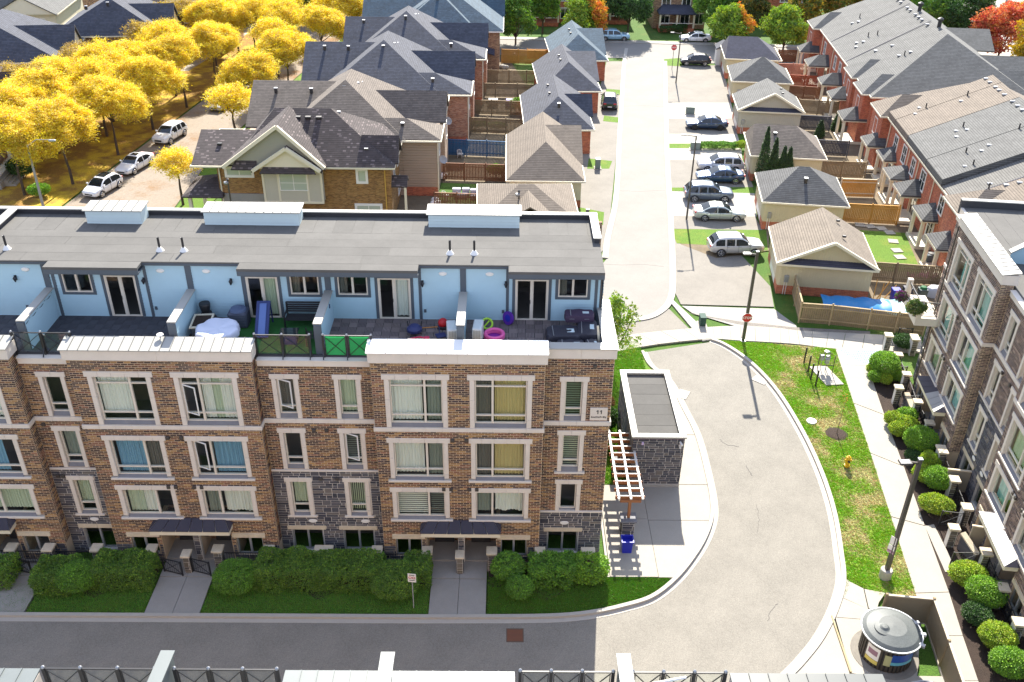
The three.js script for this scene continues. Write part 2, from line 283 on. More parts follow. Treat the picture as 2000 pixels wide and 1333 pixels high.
{ const g = gb(); ribbon(g, inner, 0.24, 0.44, -0.05, 0.15); ribbon(g, inner, 0, 0.24, -0.05, 0.012); g.ground('kerb', M.kerb); }
// catch basins set in the gutter, and the rusty grate in the road
function basin(x, z, turn, label) { const t = thing('catch_basin', label, 'drain', x, 0.014, z, turn, null); gb().box(-0.5, 0.5, 0, 0.016, -0.36, 0.36, 'd').mesh('concrete_collar', M.kerb, t); const g = gb(); for (let i = -3; i <= 3; i++) g.box(-0.24, 0.24, 0.016, 0.026, i * 0.07 - 0.024, i * 0.07 + 0.024, 'd'); g.mesh('grate', plain(0.42, 0.3, 0.26, 0.6), t); }
basin(23.21,-17.28, -0.75, 'pale square catch basin in the outer kerb beside the stop sign shadow');
basin(17.72,-15.5, 1.1, 'pale square catch basin in the inner kerb beside the stone hut');
{ const t = thing('storm_drain', 'rust brown square drain grate in the road in front of the hedges', 'drain', 6.61,4.63, 0); t.position.set(6.61, 0.004, 4.63); const g = gb(); for (let i = -4; i <= 4; i++) g.box(-0.36, 0.36, 0, 0.016, i * 0.075 - 0.027, i * 0.075 + 0.027, 'd'); g.mesh('grate', plain(0.16, 0.06, 0.03, 0.8), t); gb().box(-0.41, 0.41, 0, 0.008, -0.41, 0.41, 'd').mesh('rim', plain(0.10, 0.06, 0.04, 0.8), t); }
// lane running away between the garages
const laneL = smooth([[14.54,-35.45], [15.03,-38.95], [16.47,-46.84], [19.17,-69.01], [22.68,-97.69], [23.73,-104.79]]), laneR = smooth([[19.18,-30.9], [19.66,-34.15], [21.01,-44.59], [23.03,-60.8], [27.73,-95.28], [28.11,-97.95]]);
const laneEnd = smooth([[19.18,-30.9], [18.76,-28.86], [18.09,-27.22], [16.91,-25.87], [15.7,-25.38], [14.15,-25.12], [12.23,-24.86]]);
gb().plan([...laneL, ...[...laneR].reverse(), ...laneEnd.slice(1), [12.22,-30.4]], 0.004).ground('lane', M.asphaltLane);
{ const g = gb(); ribbon(g, laneR, -0.08, 0.42, -0.05, 0.07); ribbon(g, laneEnd, -0.42, 0.08, -0.05, 0.07); g.slabPlan([[18.56,-28.53], [18.93,-28.37], [21.11,-22.48], [20.19,-22.25]], -0.05, 0.066); ribbon(g, laneL, -0.42, 0.08, -0.05, 0.07); g.ground('lane_kerb', M.kerb); }
gb().plan([[18.26,-27.55], [20.03,-22.6], [16.02,-21.82], [13.49,-22.05], [13.74,-24.81], [15.66,-25.08], [16.95,-25.64]], 0.002).ground('apron', M.asphaltOld);
// pavement crossing the drive: slabs with joints
{
  const topE = [[13.88,-22.34], [15.24,-22.97], [19.58,-23.89], [21.28,-24.18], [23.01,-24.32], [25.8,-24.16], [27.39,-23.75], [30.43,-23.51], [33.96,-23.22], [36.25,-23.05]], botE = [[13.71,-20.54], [16.5,-21.55], [20.29,-22.39], [21.11,-22.48], [22.7,-22.29], [25.29,-22.06], [27.06,-21.82], [29.45,-21.24], [33.13,-21.03], [35.46,-20.94]];
  const A = smooth(topE, 8), B = smooth(botE, 8), root = new THREE.Group(); root.name = 'pavement'; root.userData.kind = 'structure'; scene.add(root);
  for (let i = 0; i + 2 < A.length; i += 3) { const j = Math.min(i + 3, A.length - 1), s = 0.012, l = (a, b, t) => [a[0] + (b[0] - a[0]) * t, a[1] + (b[1] - a[1]) * t]; gb().slabPlan([l(A[i], A[j], s), l(A[i], A[j], 1 - s), l(B[i], B[j], 1 - s), l(B[i], B[j], s)], -0.04, 0.085 + rr(0, 0.006)).mesh('slab', M.concrete, root); }
  // side walk along the row of townhouses on the right
  const L = [[29.45,-21.24], [28.64,-14.57], [28.02,-9.36], [27.3,-3.75], [26.57,1.87], [26.23,4.55], [25.87,7.12], [25.58,9.43]], R = [[31.02,-19.13], [30.2,-13.3], [29.58,-8.12], [28.89,-3.04], [28.27,1.78], [27.82,4.54], [27.45,7.11], [27.13,9.42]];
  for (let i = 0; i + 1 < L.length; i++) { const l = (a, b, t) => [a[0] + (b[0] - a[0]) * t, a[1] + (b[1] - a[1]) * t], s = 0.006; gb().slabPlan([l(L[i], L[i + 1], s), l(R[i], R[i + 1], s), l(R[i], R[i + 1], 1 - s), l(L[i], L[i + 1], 1 - s)], -0.04, 0.09 + rr(0, 0.006)).mesh('slab', M.concrete, root); }
  gb().slabPlan([[28.89,-3.04], [29.44,-3.17], [29.28,0.38], [28.65,0.38]], -0.04, 0.08).mesh('slab', M.concrete, root);
}
// lawn island between the drive and that pavement
const island = [...offset(outer.slice(2, 54), -0.49), [23.57,1.14], [24.81,2.09], [26.55,2.07], [27.3,-3.75], [28.02,-9.36], [29.45,-21.24], [27.03,-21.68], [22.67,-22.15], [21.23,-22.34]];
gb().plan(island, 0.07).ground('lawn', M.lawnPatchy);
// concrete apron round the waste containers
{
  const root = new THREE.Group(); root.name = 'bin_pad'; root.userData.kind = 'structure'; scene.add(root);
  const k = offset(outer, -0.5), at = zz => { for (let i = 0; i + 1 < k.length; i++) if (k[i][1] < zz && k[i + 1][1] >= zz && k[i][0] > 17) { const t = (zz - k[i][1]) / (k[i + 1][1] - k[i][1]); return [k[i][0] + (k[i + 1][0] - k[i][0]) * t, zz]; } return [18, zz]; };
  const cut = (lo, hi) => [at(lo), ...k.filter(q => q[1] > lo + 0.05 && q[1] < hi - 0.05 && q[0] > 17), at(hi)];
  const slabs = [
    [...cut(0.95, 2.2), [23.84,2.93], [24.05,1.59], [23.52,1.14]],
    [...cut(2.23, 3.45), [24.22,3.66], [24.25,2.99], [23.88,2.96]],
    [[24.09,1.62], [23.9,2.89], [24.26,2.96], [24.52,2.49], [25.05,1.88]],
    [at(3.48), [21.83,6.74], [24.59,7.33], [26.53,2.8], [25.23,1.81], [24.12,3.67]],
    [...cut(3.6, 9.2), [22.2, 9.4], [21.74,6.79]],
    [[21.84,6.85], [22.3, 9.4], [27, 9.4], [26.1, 6.9]],
  ];
  slabs.forEach(s => gb().slabPlan(s, -0.04, 0.1 + rr(0, 0.004)).mesh('slab', M.concrete, root));
  gb().slabPlan([[21.87,3.43], [21.94,3.43], [21.85,6.74], [21.76,6.74]], 0, 0.19).mesh('kerb_strip', plain(0.3, 0.24, 0.13, 0.8), root);
}
// pad and path by the stone hut
{
  const root = new THREE.Group(); root.name = 'hut_pavement'; root.userData.kind = 'structure'; scene.add(root);
  const ik = offset(inner, 0.45).filter(q => q[1] > -15 && q[1] < 1.0 && q[0] > 13), z = [-15, -11, -6.3, -3.3, 0.95];
  const edgeAt = (L, zz) => { for (let i = 0; i + 1 < L.length; i++) if ((L[i][1] - zz) * (L[i + 1][1] - zz) <= 0) { const t = (zz - L[i][1]) / (L[i + 1][1] - L[i][1] || 1); return [L[i][0] + (L[i + 1][0] - L[i][0]) * t, zz]; } return [L[L.length - 1][0], zz]; }, all = offset(inner, 0.45);
  for (let i = 0; i + 1 < z.length; i++) { const e = [edgeAt(all, z[i] + 0.02), ...ik.filter(q => q[1] > z[i] + 0.02 && q[1] < z[i + 1] - 0.02), edgeAt(all, z[i + 1] - 0.02)], x0 = [15.9, 15.9, 13.9, 13.9][i]; gb().slabPlan([[x0, z[i] + 0.02], ...e, [x0, z[i + 1] - 0.02]], -0.04, 0.1 + rr(0, 0.005)).mesh('slab', M.concrete, root); }
  for (const [a, b] of [[-6.2, -3.4], [-3.38, 0.9]]) { gb().slabPlan([[11.45, a], [13.88, a], [13.88, b], [11.45, b]], -0.04, 0.1 + rr(0, 0.005)).mesh('slab', M.concrete, root); }
  gb().slabPlan([[11.3, -9], [11.42, -9], [11.42, 0.9], [11.3, 0.9]], -0.04, 0.08).mesh('edging', M.kerb, root);
}
{ const k = offset(inner, 0.43), far = k.filter(q => q[1] < -12 && q[0] > 13); gb().plan([[11.05, -22.6], [far[0][0], far[0][1]], ...far, [15.85, -14.9], [15.85, -12.6], [13.0, -12.6], [13.0, -6.3], [11.05, -6.3]], 0.06).ground('lawn', M.lawnLime); }
{ const k = offset(inner, 0.43), e = k.filter(q => q[1] > 0.96 && q[0] > 5.3); gb().plan([[5.28, 0.95], [e[0][0], 0.95], ...e, [5.28, e[e.length - 1][1]]], 0.06).ground('lawn', M.lawnDeep); }
for (const [a, b] of [[-8.45, 2.38], [-16.8, -11.25], [-30, -19.6]]) gb().plan([[a, 0.6], [b, 0.6], [b, 3.62], [a, 3.62]], 0.06).ground('lawn', M.lawnDeep);
// front walks of the townhouses
{ const root = new THREE.Group(); root.name = 'front_walk'; root.userData.kind = 'structure'; scene.add(root);
  for (const [a, b] of [[2.45, 3.83], [3.85, 5.2], [-11.15, -9.82], [-9.8, -8.52], [-19.5, -16.9]]) { gb().slabPlan([[a, -2], [b, -2], [b, 1.14], [a, 1.14]], -0.04, 0.13).mesh('slab', M.paver, root); gb().slabPlan([[a, 1.16], [b, 1.16], [b, 3.63], [a, 3.63]], -0.04, 0.1).mesh('slab', M.paver, root); } }
// side of the lane on the right: drives in strips, verge patches
{
  const strip = (u, m, y = 0.012, name = 'driveway') => gb().plan(u, y).ground(name, m);
  strip([[19.22,-30.9], [20.56,-41.54], [24.89,-41.65], [27.1,-30.73], [26.58,-27.4], [19.49,-27.65]], M.asphaltOld);
  strip([[19.53,-27.41], [26.5,-27.08], [27.54,-24.64], [27.5,-23.75], [23.02,-24.4], [20.13,-26.32]], M.paver, 0.016, 'paving');
  strip([[19.86,-26.31], [23.2,-24.7], [27.46,-23.6], [32.6,-23.27], [32.79,-23.85], [27.28,-24.33], [23.29,-25.15]], M.gravel, 0.02, 'gravel');
  strip([[20.56,-41.54], [21.15,-38.29], [23.76,-35.67], [28.52,-37.26], [29.59,-41.78]], M.earth, 0.014, 'bare_earth');
  strip([[20.73,-41.44], [29.28,-41.44], [28.43,-37.26], [24,-38.15], [20.83,-38.48]], M.lawnLime, 0.02, 'lawn');
  strip([[21.12,-44.36], [20.56,-41.54], [28.96,-41.43], [28.93,-44.34]], M.asphaltOld, 0.016);
  strip([[21.95,-50.38], [21.12,-44.36], [29.07,-44.35], [30.14,-49.97]], M.paver, 0.016, 'paving');
  strip([[22.01,-51.17], [21.88,-50.25], [30.14,-49.97], [30.29,-51.54]], M.lawnLime, 0.016, 'lawn');
  strip([[23.02,-58.8], [21.96,-51.16], [30.39,-51.55], [30.88,-59.06]], M.asphaltOld, 0.014);
  strip([[23.48,-62.39], [23.02,-58.8], [30.88,-59.06], [31.53,-62.66]], M.concrete, 0.016, 'paving');
  strip([[23.64,-63.86], [23.48,-62.39], [31.53,-62.66], [31.73,-64.14]], M.lawnLime, 0.018, 'lawn');
  strip([[24.04,-67.08], [23.64,-63.86], [31.73,-64.14], [32.06,-67.36]], M.concrete, 0.016, 'paving');
  strip([[24.76,-72.52], [24.04,-67.08], [32.06,-67.36], [32.9,-72.83]], M.asphaltOld, 0.014);
  strip([[25.58,-78.68], [24.76,-72.52], [32.96,-72.83], [33.72,-79.01]], M.concrete, 0.016, 'paving');
  strip([[27.88,-95.81], [25.58,-78.68], [33.72,-79.01], [36.05,-96.19]], M.asphaltOld, 0.014);
  strip([[28.26,-99.04], [27.88,-95.81], [30.08,-95.38], [31.95,-100.32]], M.lawnLime, 0.02, 'lawn');
  // left of the lane
  strip([[14.76,-37.92], [22.68,-97.69], [20.01,-97.57], [13.44,-55.99], [12.16,-43.21], [12.89,-33.99]], M.asphaltOld, 0.008);
  strip([[12.56,-42.1], [14.77,-42.16], [15.11,-45.01], [12.81,-46.13]], M.lawnLime, 0.014, 'lawn');
  strip([[14.33,-56.02], [16.59,-56.09], [17.11,-58.31], [14.7,-58.98]], M.lawnLime, 0.014, 'lawn');
  strip([[17.26,-71.31], [19,-70.82], [19.31,-72.7], [17.56,-73.39]], M.lawnLime, 0.014, 'lawn');
  strip([[18.46,-81.57], [20.46,-81.65], [20.76,-83.86], [18.76,-84.23]], M.lawnLime, 0.014, 'lawn');
}
// gardens behind the garages: bare paving and lawn
gb().plan([[-4.5, -100], [6, -100], [8.5, -86], [8.2, -60], [6, -44], [-4.5, -36]], -0.02).ground('yard_ground', M.earth);
gb().plan([[33.5, -26], [42.5, -25], [45, -62], [50, -100], [38, -99], [33, -62]], -0.02).ground('yard_ground', M.earth);
gb().plan([[36.0, -41.9], [41.6, -41.2], [40.2, -33.5], [35.4, -33.8]], 0.0).ground('lawn', M.lawnLime);
gb().plan([[-0.6, -51.8], [6, -51.4], [6, -45], [-0.6, -45]], 0.0).ground('lawn', M.lawnDeep);
// far cross street, streets on the left and the right
gb().plan([[-20, -110.6], [10, -109.6], [30, -108.6], [70, -104.5], [70, -97.6], [29, -97.2], [23, -99.4], [-20, -101.5]], -0.004).ground('street', M.asphaltLane);
{ const g = gb(); g.slabPlan([[-20, -112.6], [70, -106.6], [70, -105], [-20, -111]], -0.05, 0.06); g.ground('pavement', M.concrete); }
gb().plan([[-35, -41], [-24.4, -41], [-24.6, -60], [-22.5, -80], [-18, -115], [-12, -150], [-22.5, -150], [-27, -115], [-30.5, -80], [-33.5, -55]], 0).ground('street', M.streetLeaves);
gb().plan([[-46, -41], [-35.2, -41], [-33.7, -55], [-30.7, -80], [-27.2, -115], [-34, -115], [-42, -80], [-46, -60]], 0.03).ground('leaf_strewn_verge', M.litter);
gb().plan([[-24.2, -41], [-21.5, -41], [-20.6, -60], [-18.5, -80], [-14, -115], [-17.8, -115], [-22.3, -80], [-24.4, -60]], 0.03).ground('verge', M.lawnLime);
gb().plan([[-37.5, -90], [-36.2, -90], [-28, -150], [-30, -150]], 0.034).ground('pavement', M.concrete);
gb().plan([[70, -104], [72, -85], [80, -70], [130, -90], [130, -180], [95, -180], [85, -130]], -0.01).ground('street', M.concrete);

// seams and cracks in the paving
{ const cr = (pts, w, label) => { const g = gb(), L = smooth(pts, 5).map(q => [q[0] + rr(-0.05, 0.05), q[1] + rr(-0.05, 0.05)]); ribbon(g, L, -w * 0.5, w * 0.5, 0.001, 0.009); return g.mesh('road_crack', plain(0.1, 0.092, 0.08), scene); };
  [[[[13.76,-34.39], [15.87,-34.25], [17.36,-34.38], [19.14,-34.05]], 0.035], [[[19.22,-29.79], [22.61,-29.61], [26.57,-29.36]], 0.03], [[[19.2,-10.74], [19.51,-10.23], [20.29,-9.94]], 0.03], [[[20.31,-8.18], [20.4,-7.48], [20.46,-7.25]], 0.05], [[[20.15,-4.8], [20.03,-3.75], [19.69,-2.53]], 0.025], [[[19.55,2.54], [19.06,3.04], [18.78,3.68]], 0.03], [[[16.31,-50.34], [19.03,-50.16], [21.57,-50.5]], 0.03], [[[19.62,-77.01], [22.89,-77.35], [25.1,-77.03]], 0.03]].forEach(([p, w]) => { const o = cr(p, w); o.name = numbered('road_crack'); o.userData.kind = 'structure'; }); }

// ---------- townhouse block builder (local frame: facade along x facing +z) ----------
const brickPal = { warm: [[0.042, 0.023, 0.02], [0.08, 0.042, 0.028], [0.13, 0.066, 0.036], [0.25, 0.135, 0.055], [0.2, 0.085, 0.05], [0.05, 0.03, 0.032], [0.32, 0.185, 0.07]], grey: [[0.07, 0.05, 0.048], [0.12, 0.085, 0.075], [0.2, 0.14, 0.11], [0.09, 0.07, 0.07], [0.26, 0.19, 0.145], [0.15, 0.10, 0.085]] };
const stonePal = [[0.065, 0.066, 0.078], [0.09, 0.088, 0.098], [0.12, 0.112, 0.112], [0.05, 0.051, 0.063], [0.15, 0.132, 0.115]];
const palMats = {};
const palMat = c => palMats[c] || (palMats[c] = std({ color: lin(...c), roughness: 0.88, bumpMap: scaled(grainBump, 0.5), bumpScale: 0.004 }));
const whiteBrick = std({ color: 0xffffff, roughness: 0.88, bumpMap: scaled(grainBump, 0.5), bumpScale: 0.004 });
const unitBrick = (() => { const g = gb(), c = 0.06; // front face with worn (chamfered) arrises, no back
  const o = [[-0.5, -0.5], [0.5, -0.5], [0.5, 0.5], [-0.5, 0.5]], f = [[-0.5 + c * 0.5, -0.5 + c], [0.5 - c * 0.5, -0.5 + c], [0.5 - c * 0.5, 0.5 - c], [-0.5 + c * 0.5, 0.5 - c]];
  g.poly(f.map(q => [q[0], q[1], 1]));
  for (let i = 0; i < 4; i++) { const j = (i + 1) % 4; g.poly([[...o[i], 0.55], [...o[j], 0.55], [...f[j], 1], [...f[i], 1]]); g.poly([[...o[i], 0], [...o[j], 0], [...o[j], 0.55], [...o[i], 0.55]]); }
  return g.geometry; })();
const free = (x0, x1, y, ops) => { // parts of a course left free by the openings
  let a = [[x0, x1]]; for (const o of ops) if (y > o[2] && y < o[3]) a = a.flatMap(([p, q]) => o[1] <= p || o[0] >= q ? [[p, q]] : [[p, o[0]], [o[1], q]].filter(s => s[1] - s[0] > 0.03)); return a;
};
// courses: list receives {m, c}; frame = matrix of the wall plane (u right, y up, normal +z)
function layBricks(list, frame, x0, x1, y0, y1, ops, pal) {
  const ch = 0.103, bl = 0.3, rows = Math.max(1, Math.round((y1 - y0) / ch)), h = (y1 - y0) / rows;
  let tone = 0;
  for (let r = 0; r < rows; r++) {
    const y = y0 + (r + 0.5) * h;
    for (const [a, b] of free(x0, x1, y, ops)) {
      let x = Math.floor(a / bl) * bl + (r % 2 ? bl / 2 : 0); if (x > a) x -= bl;
      for (; x < b; x += bl) {
        const p = Math.max(a, x), q = Math.min(b, x + bl); if (q - p < 0.05) continue;
        if (rnd() < 0.3) tone = Math.floor(Math.pow(rnd(), 1.15) * pal.length); else if (rnd() < 0.6) tone = Math.floor(rnd() * pal.length);
        list.push({ m: frame.clone().multiply(M4((p + q) / 2, y, -0.012, 0, [q - p - 0.026, h - 0.03, 0.014 + rr(0, 0.004)])), c: pal[tone % pal.length] });
      }
    }
  }
}
function layStones(list, frame, x0, x1, y0, y1, ops) {
  const rh = 0.155, rows = Math.max(1, Math.round((y1 - y0) / rh)), h = (y1 - y0) / rows, cw = 0.06, n = Math.round((x1 - x0) / cw), occ = Array.from({ length: rows }, () => new Uint8Array(n));
  for (let r = 0; r < rows; r++) {
    const y = y0 + (r + 0.5) * h; const fr = free(x0, x1, y, ops);
    for (let i = 0; i < n;) {
      const X = x0 + i * cw;
      if (occ[r][i]) { i++; continue; }
      const seg = fr.find(s => X >= s[0] - 0.001 && X < s[1] - 0.02); if (!seg) { i++; continue; }
      let L = Math.round(rr(4, 11)), k = 0; while (k < L && i + k < n && !occ[r][i + k] && X + (k + 1) * cw <= seg[1] + 0.03) k++;
      if (k < 1) { i++; continue; }
      if (k < L && i + k < n && k < 3 && false) { }
      let tall = 1; if (r + 1 < rows && rnd() < 0.2 && k < 9) { const f2 = free(x0, x1, y + h, ops).find(s => X >= s[0] - 0.001 && X + k * cw <= s[1] + 0.03); if (f2) { let ok = true; for (let t = 0; t < k; t++) if (occ[r + 1][i + t]) ok = false; if (ok) { tall = 2; for (let t = 0; t < k; t++) occ[r + 1][i + t] = 1; } } }
      for (let t = 0; t < k; t++) occ[r][i + t] = 1;
      const b = Math.min(X + k * cw, seg[1]);
      list.push({ m: frame.clone().multiply(M4((X + b) / 2, y + (tall - 1) * h / 2, -0.012, 0, [b - X - 0.032, h * tall - 0.032, 0.02 + rr(0, 0.014)])), c: pick(stonePal) });
      i += k;
    }
  }
}
function wallBack(g, x0, x1, y0, y1, z, ops, t = 0.24) { // mortar backing with the openings left out
  const ys = [...new Set([y0, y1, ...ops.flatMap(o => [o[2], o[3]])].filter(v => v >= y0 && v <= y1))].sort((a, b) => a - b);
  for (let i = 0; i + 1 < ys.length; i++) for (const [a, b] of free(x0, x1, (ys[i] + ys[i + 1]) / 2, ops)) g.box(a, b, ys[i], ys[i + 1], z - t, z - 0.012);
}
function curtainGeo(x0, x1, y0, y1, z, o = {}) { // hanging folds
  const g = gb(), n = Math.max(6, Math.round((x1 - x0) / 0.035)), f = x => z + 0.025 * Math.sin(x * (o.k || 38) + (o.p || 0)) + 0.012 * Math.sin(x * 91 + 1.7);
  for (let i = 0; i < n; i++) { const a = x0 + (x1 - x0) * i / n, b = x0 + (x1 - x0) * (i + 1) / n, lo = x => y0 + (o.wave || 0) * Math.abs(Math.sin(x * 4 + (o.p || 0))); g.poly([[a, lo(a), f(a)], [b, lo(b), f(b)], [b, y1, f(b)], [a, y1, f(a)]]); }
  return g;
}
// one window with stone surround: w = {x0,x1,y0,y1, mull, trans, lintel:[a,b,y0,y1], jamb, sill, curtain, open}
function makeWindow(root, z, w) {
  const win = gb(), zf = z - 0.15, fm = w.mat || M.frame, t = 0.055;
  const X0 = w.x0 + 0.01, X1 = w.x1 - 0.01, Y0 = w.y0 + 0.01, Y1 = w.y1 - 0.01;
  win.box(X0, X0 + t, Y0, Y1, zf - 0.08, zf + 0.03).box(X1 - t, X1, Y0, Y1, zf - 0.08, zf + 0.03).box(X0 + t, X1 - t, Y0, Y0 + t, zf - 0.08, zf + 0.032).box(X0 + t, X1 - t, Y1 - t, Y1, zf - 0.08, zf + 0.028);
  const vs = [X0 + t], tr = w.trans || [];
  if (w.mull) { const m = X0 + (X1 - X0) * w.mull; win.box(m - 0.05, m + 0.05, Y0 + t, Y1 - t, zf - 0.08, zf + 0.036); vs.push(m - 0.05, m + 0.05); }
  vs.push(X1 - t);
  const hs = [Y0 + t]; for (const y of tr) { win.box(X0 + t, X1 - t, y - 0.035, y + 0.035, zf - 0.078, zf + 0.024); hs.push(y - 0.035, y + 0.035); } hs.push(Y1 - t);
  const W = win.mesh('window', fm, root);
  for (let i = 0; i + 1 < vs.length; i += 2) for (let j = 0; j + 1 < hs.length; j += 2) {
    const a = vs[i], b = vs[i + 1], c = hs[j], d = hs[j + 1];
    if (w.open && w.open[0] === i / 2 && w.open[1] === j / 2) { // casement standing open, hinged on its left
      const s = gb().at(M4(a, 0, zf + 0.02, -0.42)); const q = b - a;
      s.box(0, q, c, c + 0.05, -0.02, 0.02).box(0, q, d - 0.05, d, -0.02, 0.02).box(0, 0.05, c + 0.05, d - 0.05, -0.02, 0.02).box(q - 0.05, q, c + 0.05, d - 0.05, -0.02, 0.02);
      s.mesh('open_sash', M.white, W);
      gb().at(M4(a, 0, zf + 0.02, -0.42)).poly([[0.05, c + 0.05, 0], [q - 0.05, c + 0.05, 0], [q - 0.05, d - 0.05, 0], [0.05, d - 0.05, 0]]).mesh('pane', M.glass, W);
    } else gb().poly([[a, c, zf - 0.02], [b, c, zf - 0.02], [b, d, zf - 0.02], [a, d, zf - 0.02]]).mesh('pane', M.glass, W);
  }
  const cu = w.curtain;
  if (cu) for (const c of cu) {
    const a = X0 + (X1 - X0) * c.a, b = X0 + (X1 - X0) * c.b, lo = Y0 + (Y1 - Y0) * (c.lo || 0.02);
    if (c.slats) { const g = gb(); for (let y = Y1 - 0.08; y > lo; y -= 0.13) g.box(a, b, y - (c.thin ? 0.05 : 0.075), y, zf - 0.2, zf - 0.19); g.mesh('blind', c.m, W); }
    else if (c.upright) { const g = gb(); for (let x = a; x < b; x += 0.1) g.box(x, x + 0.05, lo, Y1, zf - 0.22, zf - 0.21); g.mesh('blind', c.m, W); }
    else curtainGeo(a, b, lo, Y1, zf - 0.2, c).mesh('curtain', c.m, W);
  }
  if (w.lintel) { const [a, b, c, d] = w.lintel, n = w.ln || 2, e = (b - a) / n; for (let i = 0; i < n; i++) gb().cbox(a + i * e + (i ? 0.004 : 0), a + (i + 1) * e - (i < n - 1 ? 0.004 : 0), c, d, z - 0.18, z + 0.045, 0.008).mesh('lintel_stone', w.lm || M.trim, W); }
  if (w.jamb) for (const [a, b] of [[w.x0 - w.jamb, w.x0], [w.x1, w.x1 + w.jamb]]) { const H = w.y1 - w.y0, c = [w.jy || w.y0, w.y0 + H * 0.12, w.y0 + H * 0.56, w.y1]; for (let i = 0; i < 3; i++) gb().cbox(a, b, c[i] + (i ? 0.004 : 0), c[i + 1] - 0.004, z - 0.2, z + 0.03, 0.008).mesh('jamb_stone', M.trim, W); }
  if (w.sill) { const [a, b, c, d] = w.sill; gb().cbox(a, b, c, d, z - 0.2, z + 0.08, 0.01).mesh('sill', M.trim, W); gb().poly([[w.x0, d, z + 0.02], [w.x1, d, z + 0.02], [w.x1, w.y0 + 0.02, zf + 0.03], [w.x0, w.y0 + 0.02, zf + 0.03]]).mesh('sill_flashing', M.sillDark, W); }
  else if (w.flash) gb().poly([[w.x0, w.flash, z - 0.01], [w.x1, w.flash, z - 0.01], [w.x1, w.y0 + 0.02, zf + 0.03], [w.x0, w.y0 + 0.02, zf + 0.03]]).mesh('sill_flashing', M.sillDark, W);
  return W;
}
const C = (m, a = 0.02, b = 0.98, o = {}) => ({ m, a, b, p: rnd() * 6, ...o });
function band(root, x0, x1, y0, y1, z, zOut, piece = 0.8, name = 'band_stone', m = M.trim) { const n = Math.max(1, Math.round((x1 - x0) / piece)), e = (x1 - x0) / n; for (let i = 0; i < n; i++) gb().cbox(x0 + i * e + 0.003, x0 + (i + 1) * e - 0.003, y0, y1, z - 0.1, zOut, 0.008).mesh(name, m, root); }
function capSheets(root, x0, x1, zf, yf, zb, yb, w = 0.46, m = M.capMetal) { // standing seam coping
  const n = Math.max(1, Math.round((x1 - x0) / w)), e = (x1 - x0) / n;
  for (let i = 0; i < n; i++) { const a = x0 + i * e, b = a + e; const g = gb(); g.sheet([[a + 0.004, yf, zf], [b - 0.004, yf, zf], [b - 0.004, yb, zb], [a + 0.004, yb, zb]], 0.05); const S = g.mesh('coping_sheet', m, root); if (i) { const s = 0.02; gb().sheet([[a - s, yf + 0.028, zf - 0.02], [a + s, yf + 0.028, zf - 0.02], [a + s, yb + 0.028, zb + 0.02], [a - s, yb + 0.028, zb + 0.02]], 0.04).mesh('seam', M.capSeam, S); } }
}
function railing(root, x0, x1, z, y, n, o = {}) { // black posts, top rail, crossed bars and glass
  const h = o.h || 1.15, e = (x1 - x0) / n, R = gb();
  R.box(x0 - 0.05, x1 + 0.05, y + h - 0.04, y + h, z - 0.025, z + 0.025);
  const B = R.mesh('railing', M.black, root);
  for (let i = 0; i <= n; i++) { const x = x0 + i * e; const g = gb().box(x - 0.045, x + 0.045, y, y + h + 0.02, z - 0.045, z + 0.045); g.mesh('post', M.black, B); gb().lathe([[0, 0.085], [0.045, 0.05], [0.06, 0]], 8, x, y + h + 0.02, z).mesh('post_cap', M.steel, B); gb().bar([x, y + 0.02, z + 0.3 * (o.brace || 1)], [x, y + 0.4, z], 0.022, 0.022, 4).mesh('brace', M.black, B); }
  for (let i = 0; i < n; i++) { const a = x0 + i * e + 0.07, b = x0 + (i + 1) * e - 0.07, c = y + 0.1, d = y + h - 0.08; const g = gb(); g.bar([a, c, z], [b, d, z + 0.001], 0.012, 0.012, 4).bar([a, d, z + 0.002], [b, c, z + 0.003], 0.012, 0.012, 4).box(a, b, c - 0.02, c, z - 0.012, z + 0.012).box(a, a + 0.025, c, d, z - 0.012, z + 0.012).box(b - 0.025, b, c, d, z - 0.012, z + 0.012); g.mesh('cross_bars', M.black, B); if (o.infill) gb().poly([[a, c, z - 0.02], [b, c, z - 0.02], [b, d, z - 0.02], [a, d, z - 0.02]]).mesh('panel', o.infill, B); }
  return B;
}
function lantern(root, x, y, z) { const g = gb(); g.box(x - 0.05, x + 0.05, y - 0.12, y + 0.14, z, z + 0.03).bar([x, y + 0.08, z + 0.02], [x, y + 0.16, z + 0.13], 0.015, 0.015, 6).lathe([[0.03, -0.16], [0.085, 0.02], [0.1, 0.03], [0.03, 0.12], [0, 0.13]], 6, x, y, z + 0.13); return g.mesh('wall_lantern', M.black, root); }
function layAll(root, bricks, stones) {
  root.updateMatrixWorld(true); const p = new THREE.Vector3();
  for (const [list, name, par] of [[bricks, 'brick', root.userData.brickParent], [stones, 'stone', root.userData.stoneParent]]) {
    if (!list.length || !par) continue;
    list.forEach(b => { p.setFromMatrixPosition(b.m).applyMatrix4(root.matrixWorld); b.d = p.distanceTo(camera.position) / Math.max(0.2, b.m.elements[0] || 0.2); });
    list.sort((a, b) => a.d - b.d);
    for (const b of list.slice(0, 300)) { const o = child(name, unitBrick, palMat(b.c), par); o.applyMatrix4(b.m); }
    const rest = list.slice(300), v = rest.map(b => { const k = rr(0.75, 1.3); return lin(b.c[0] * k, b.c[1] * k, b.c[2] * k); });
    if (rest.length) stuff(inst(name + '_field', unitBrick, whiteBrick, rest.map(b => b.m), par, v));
  }
  delete root.userData.brickParent; delete root.userData.stoneParent;
}
const I4 = new THREE.Matrix4();
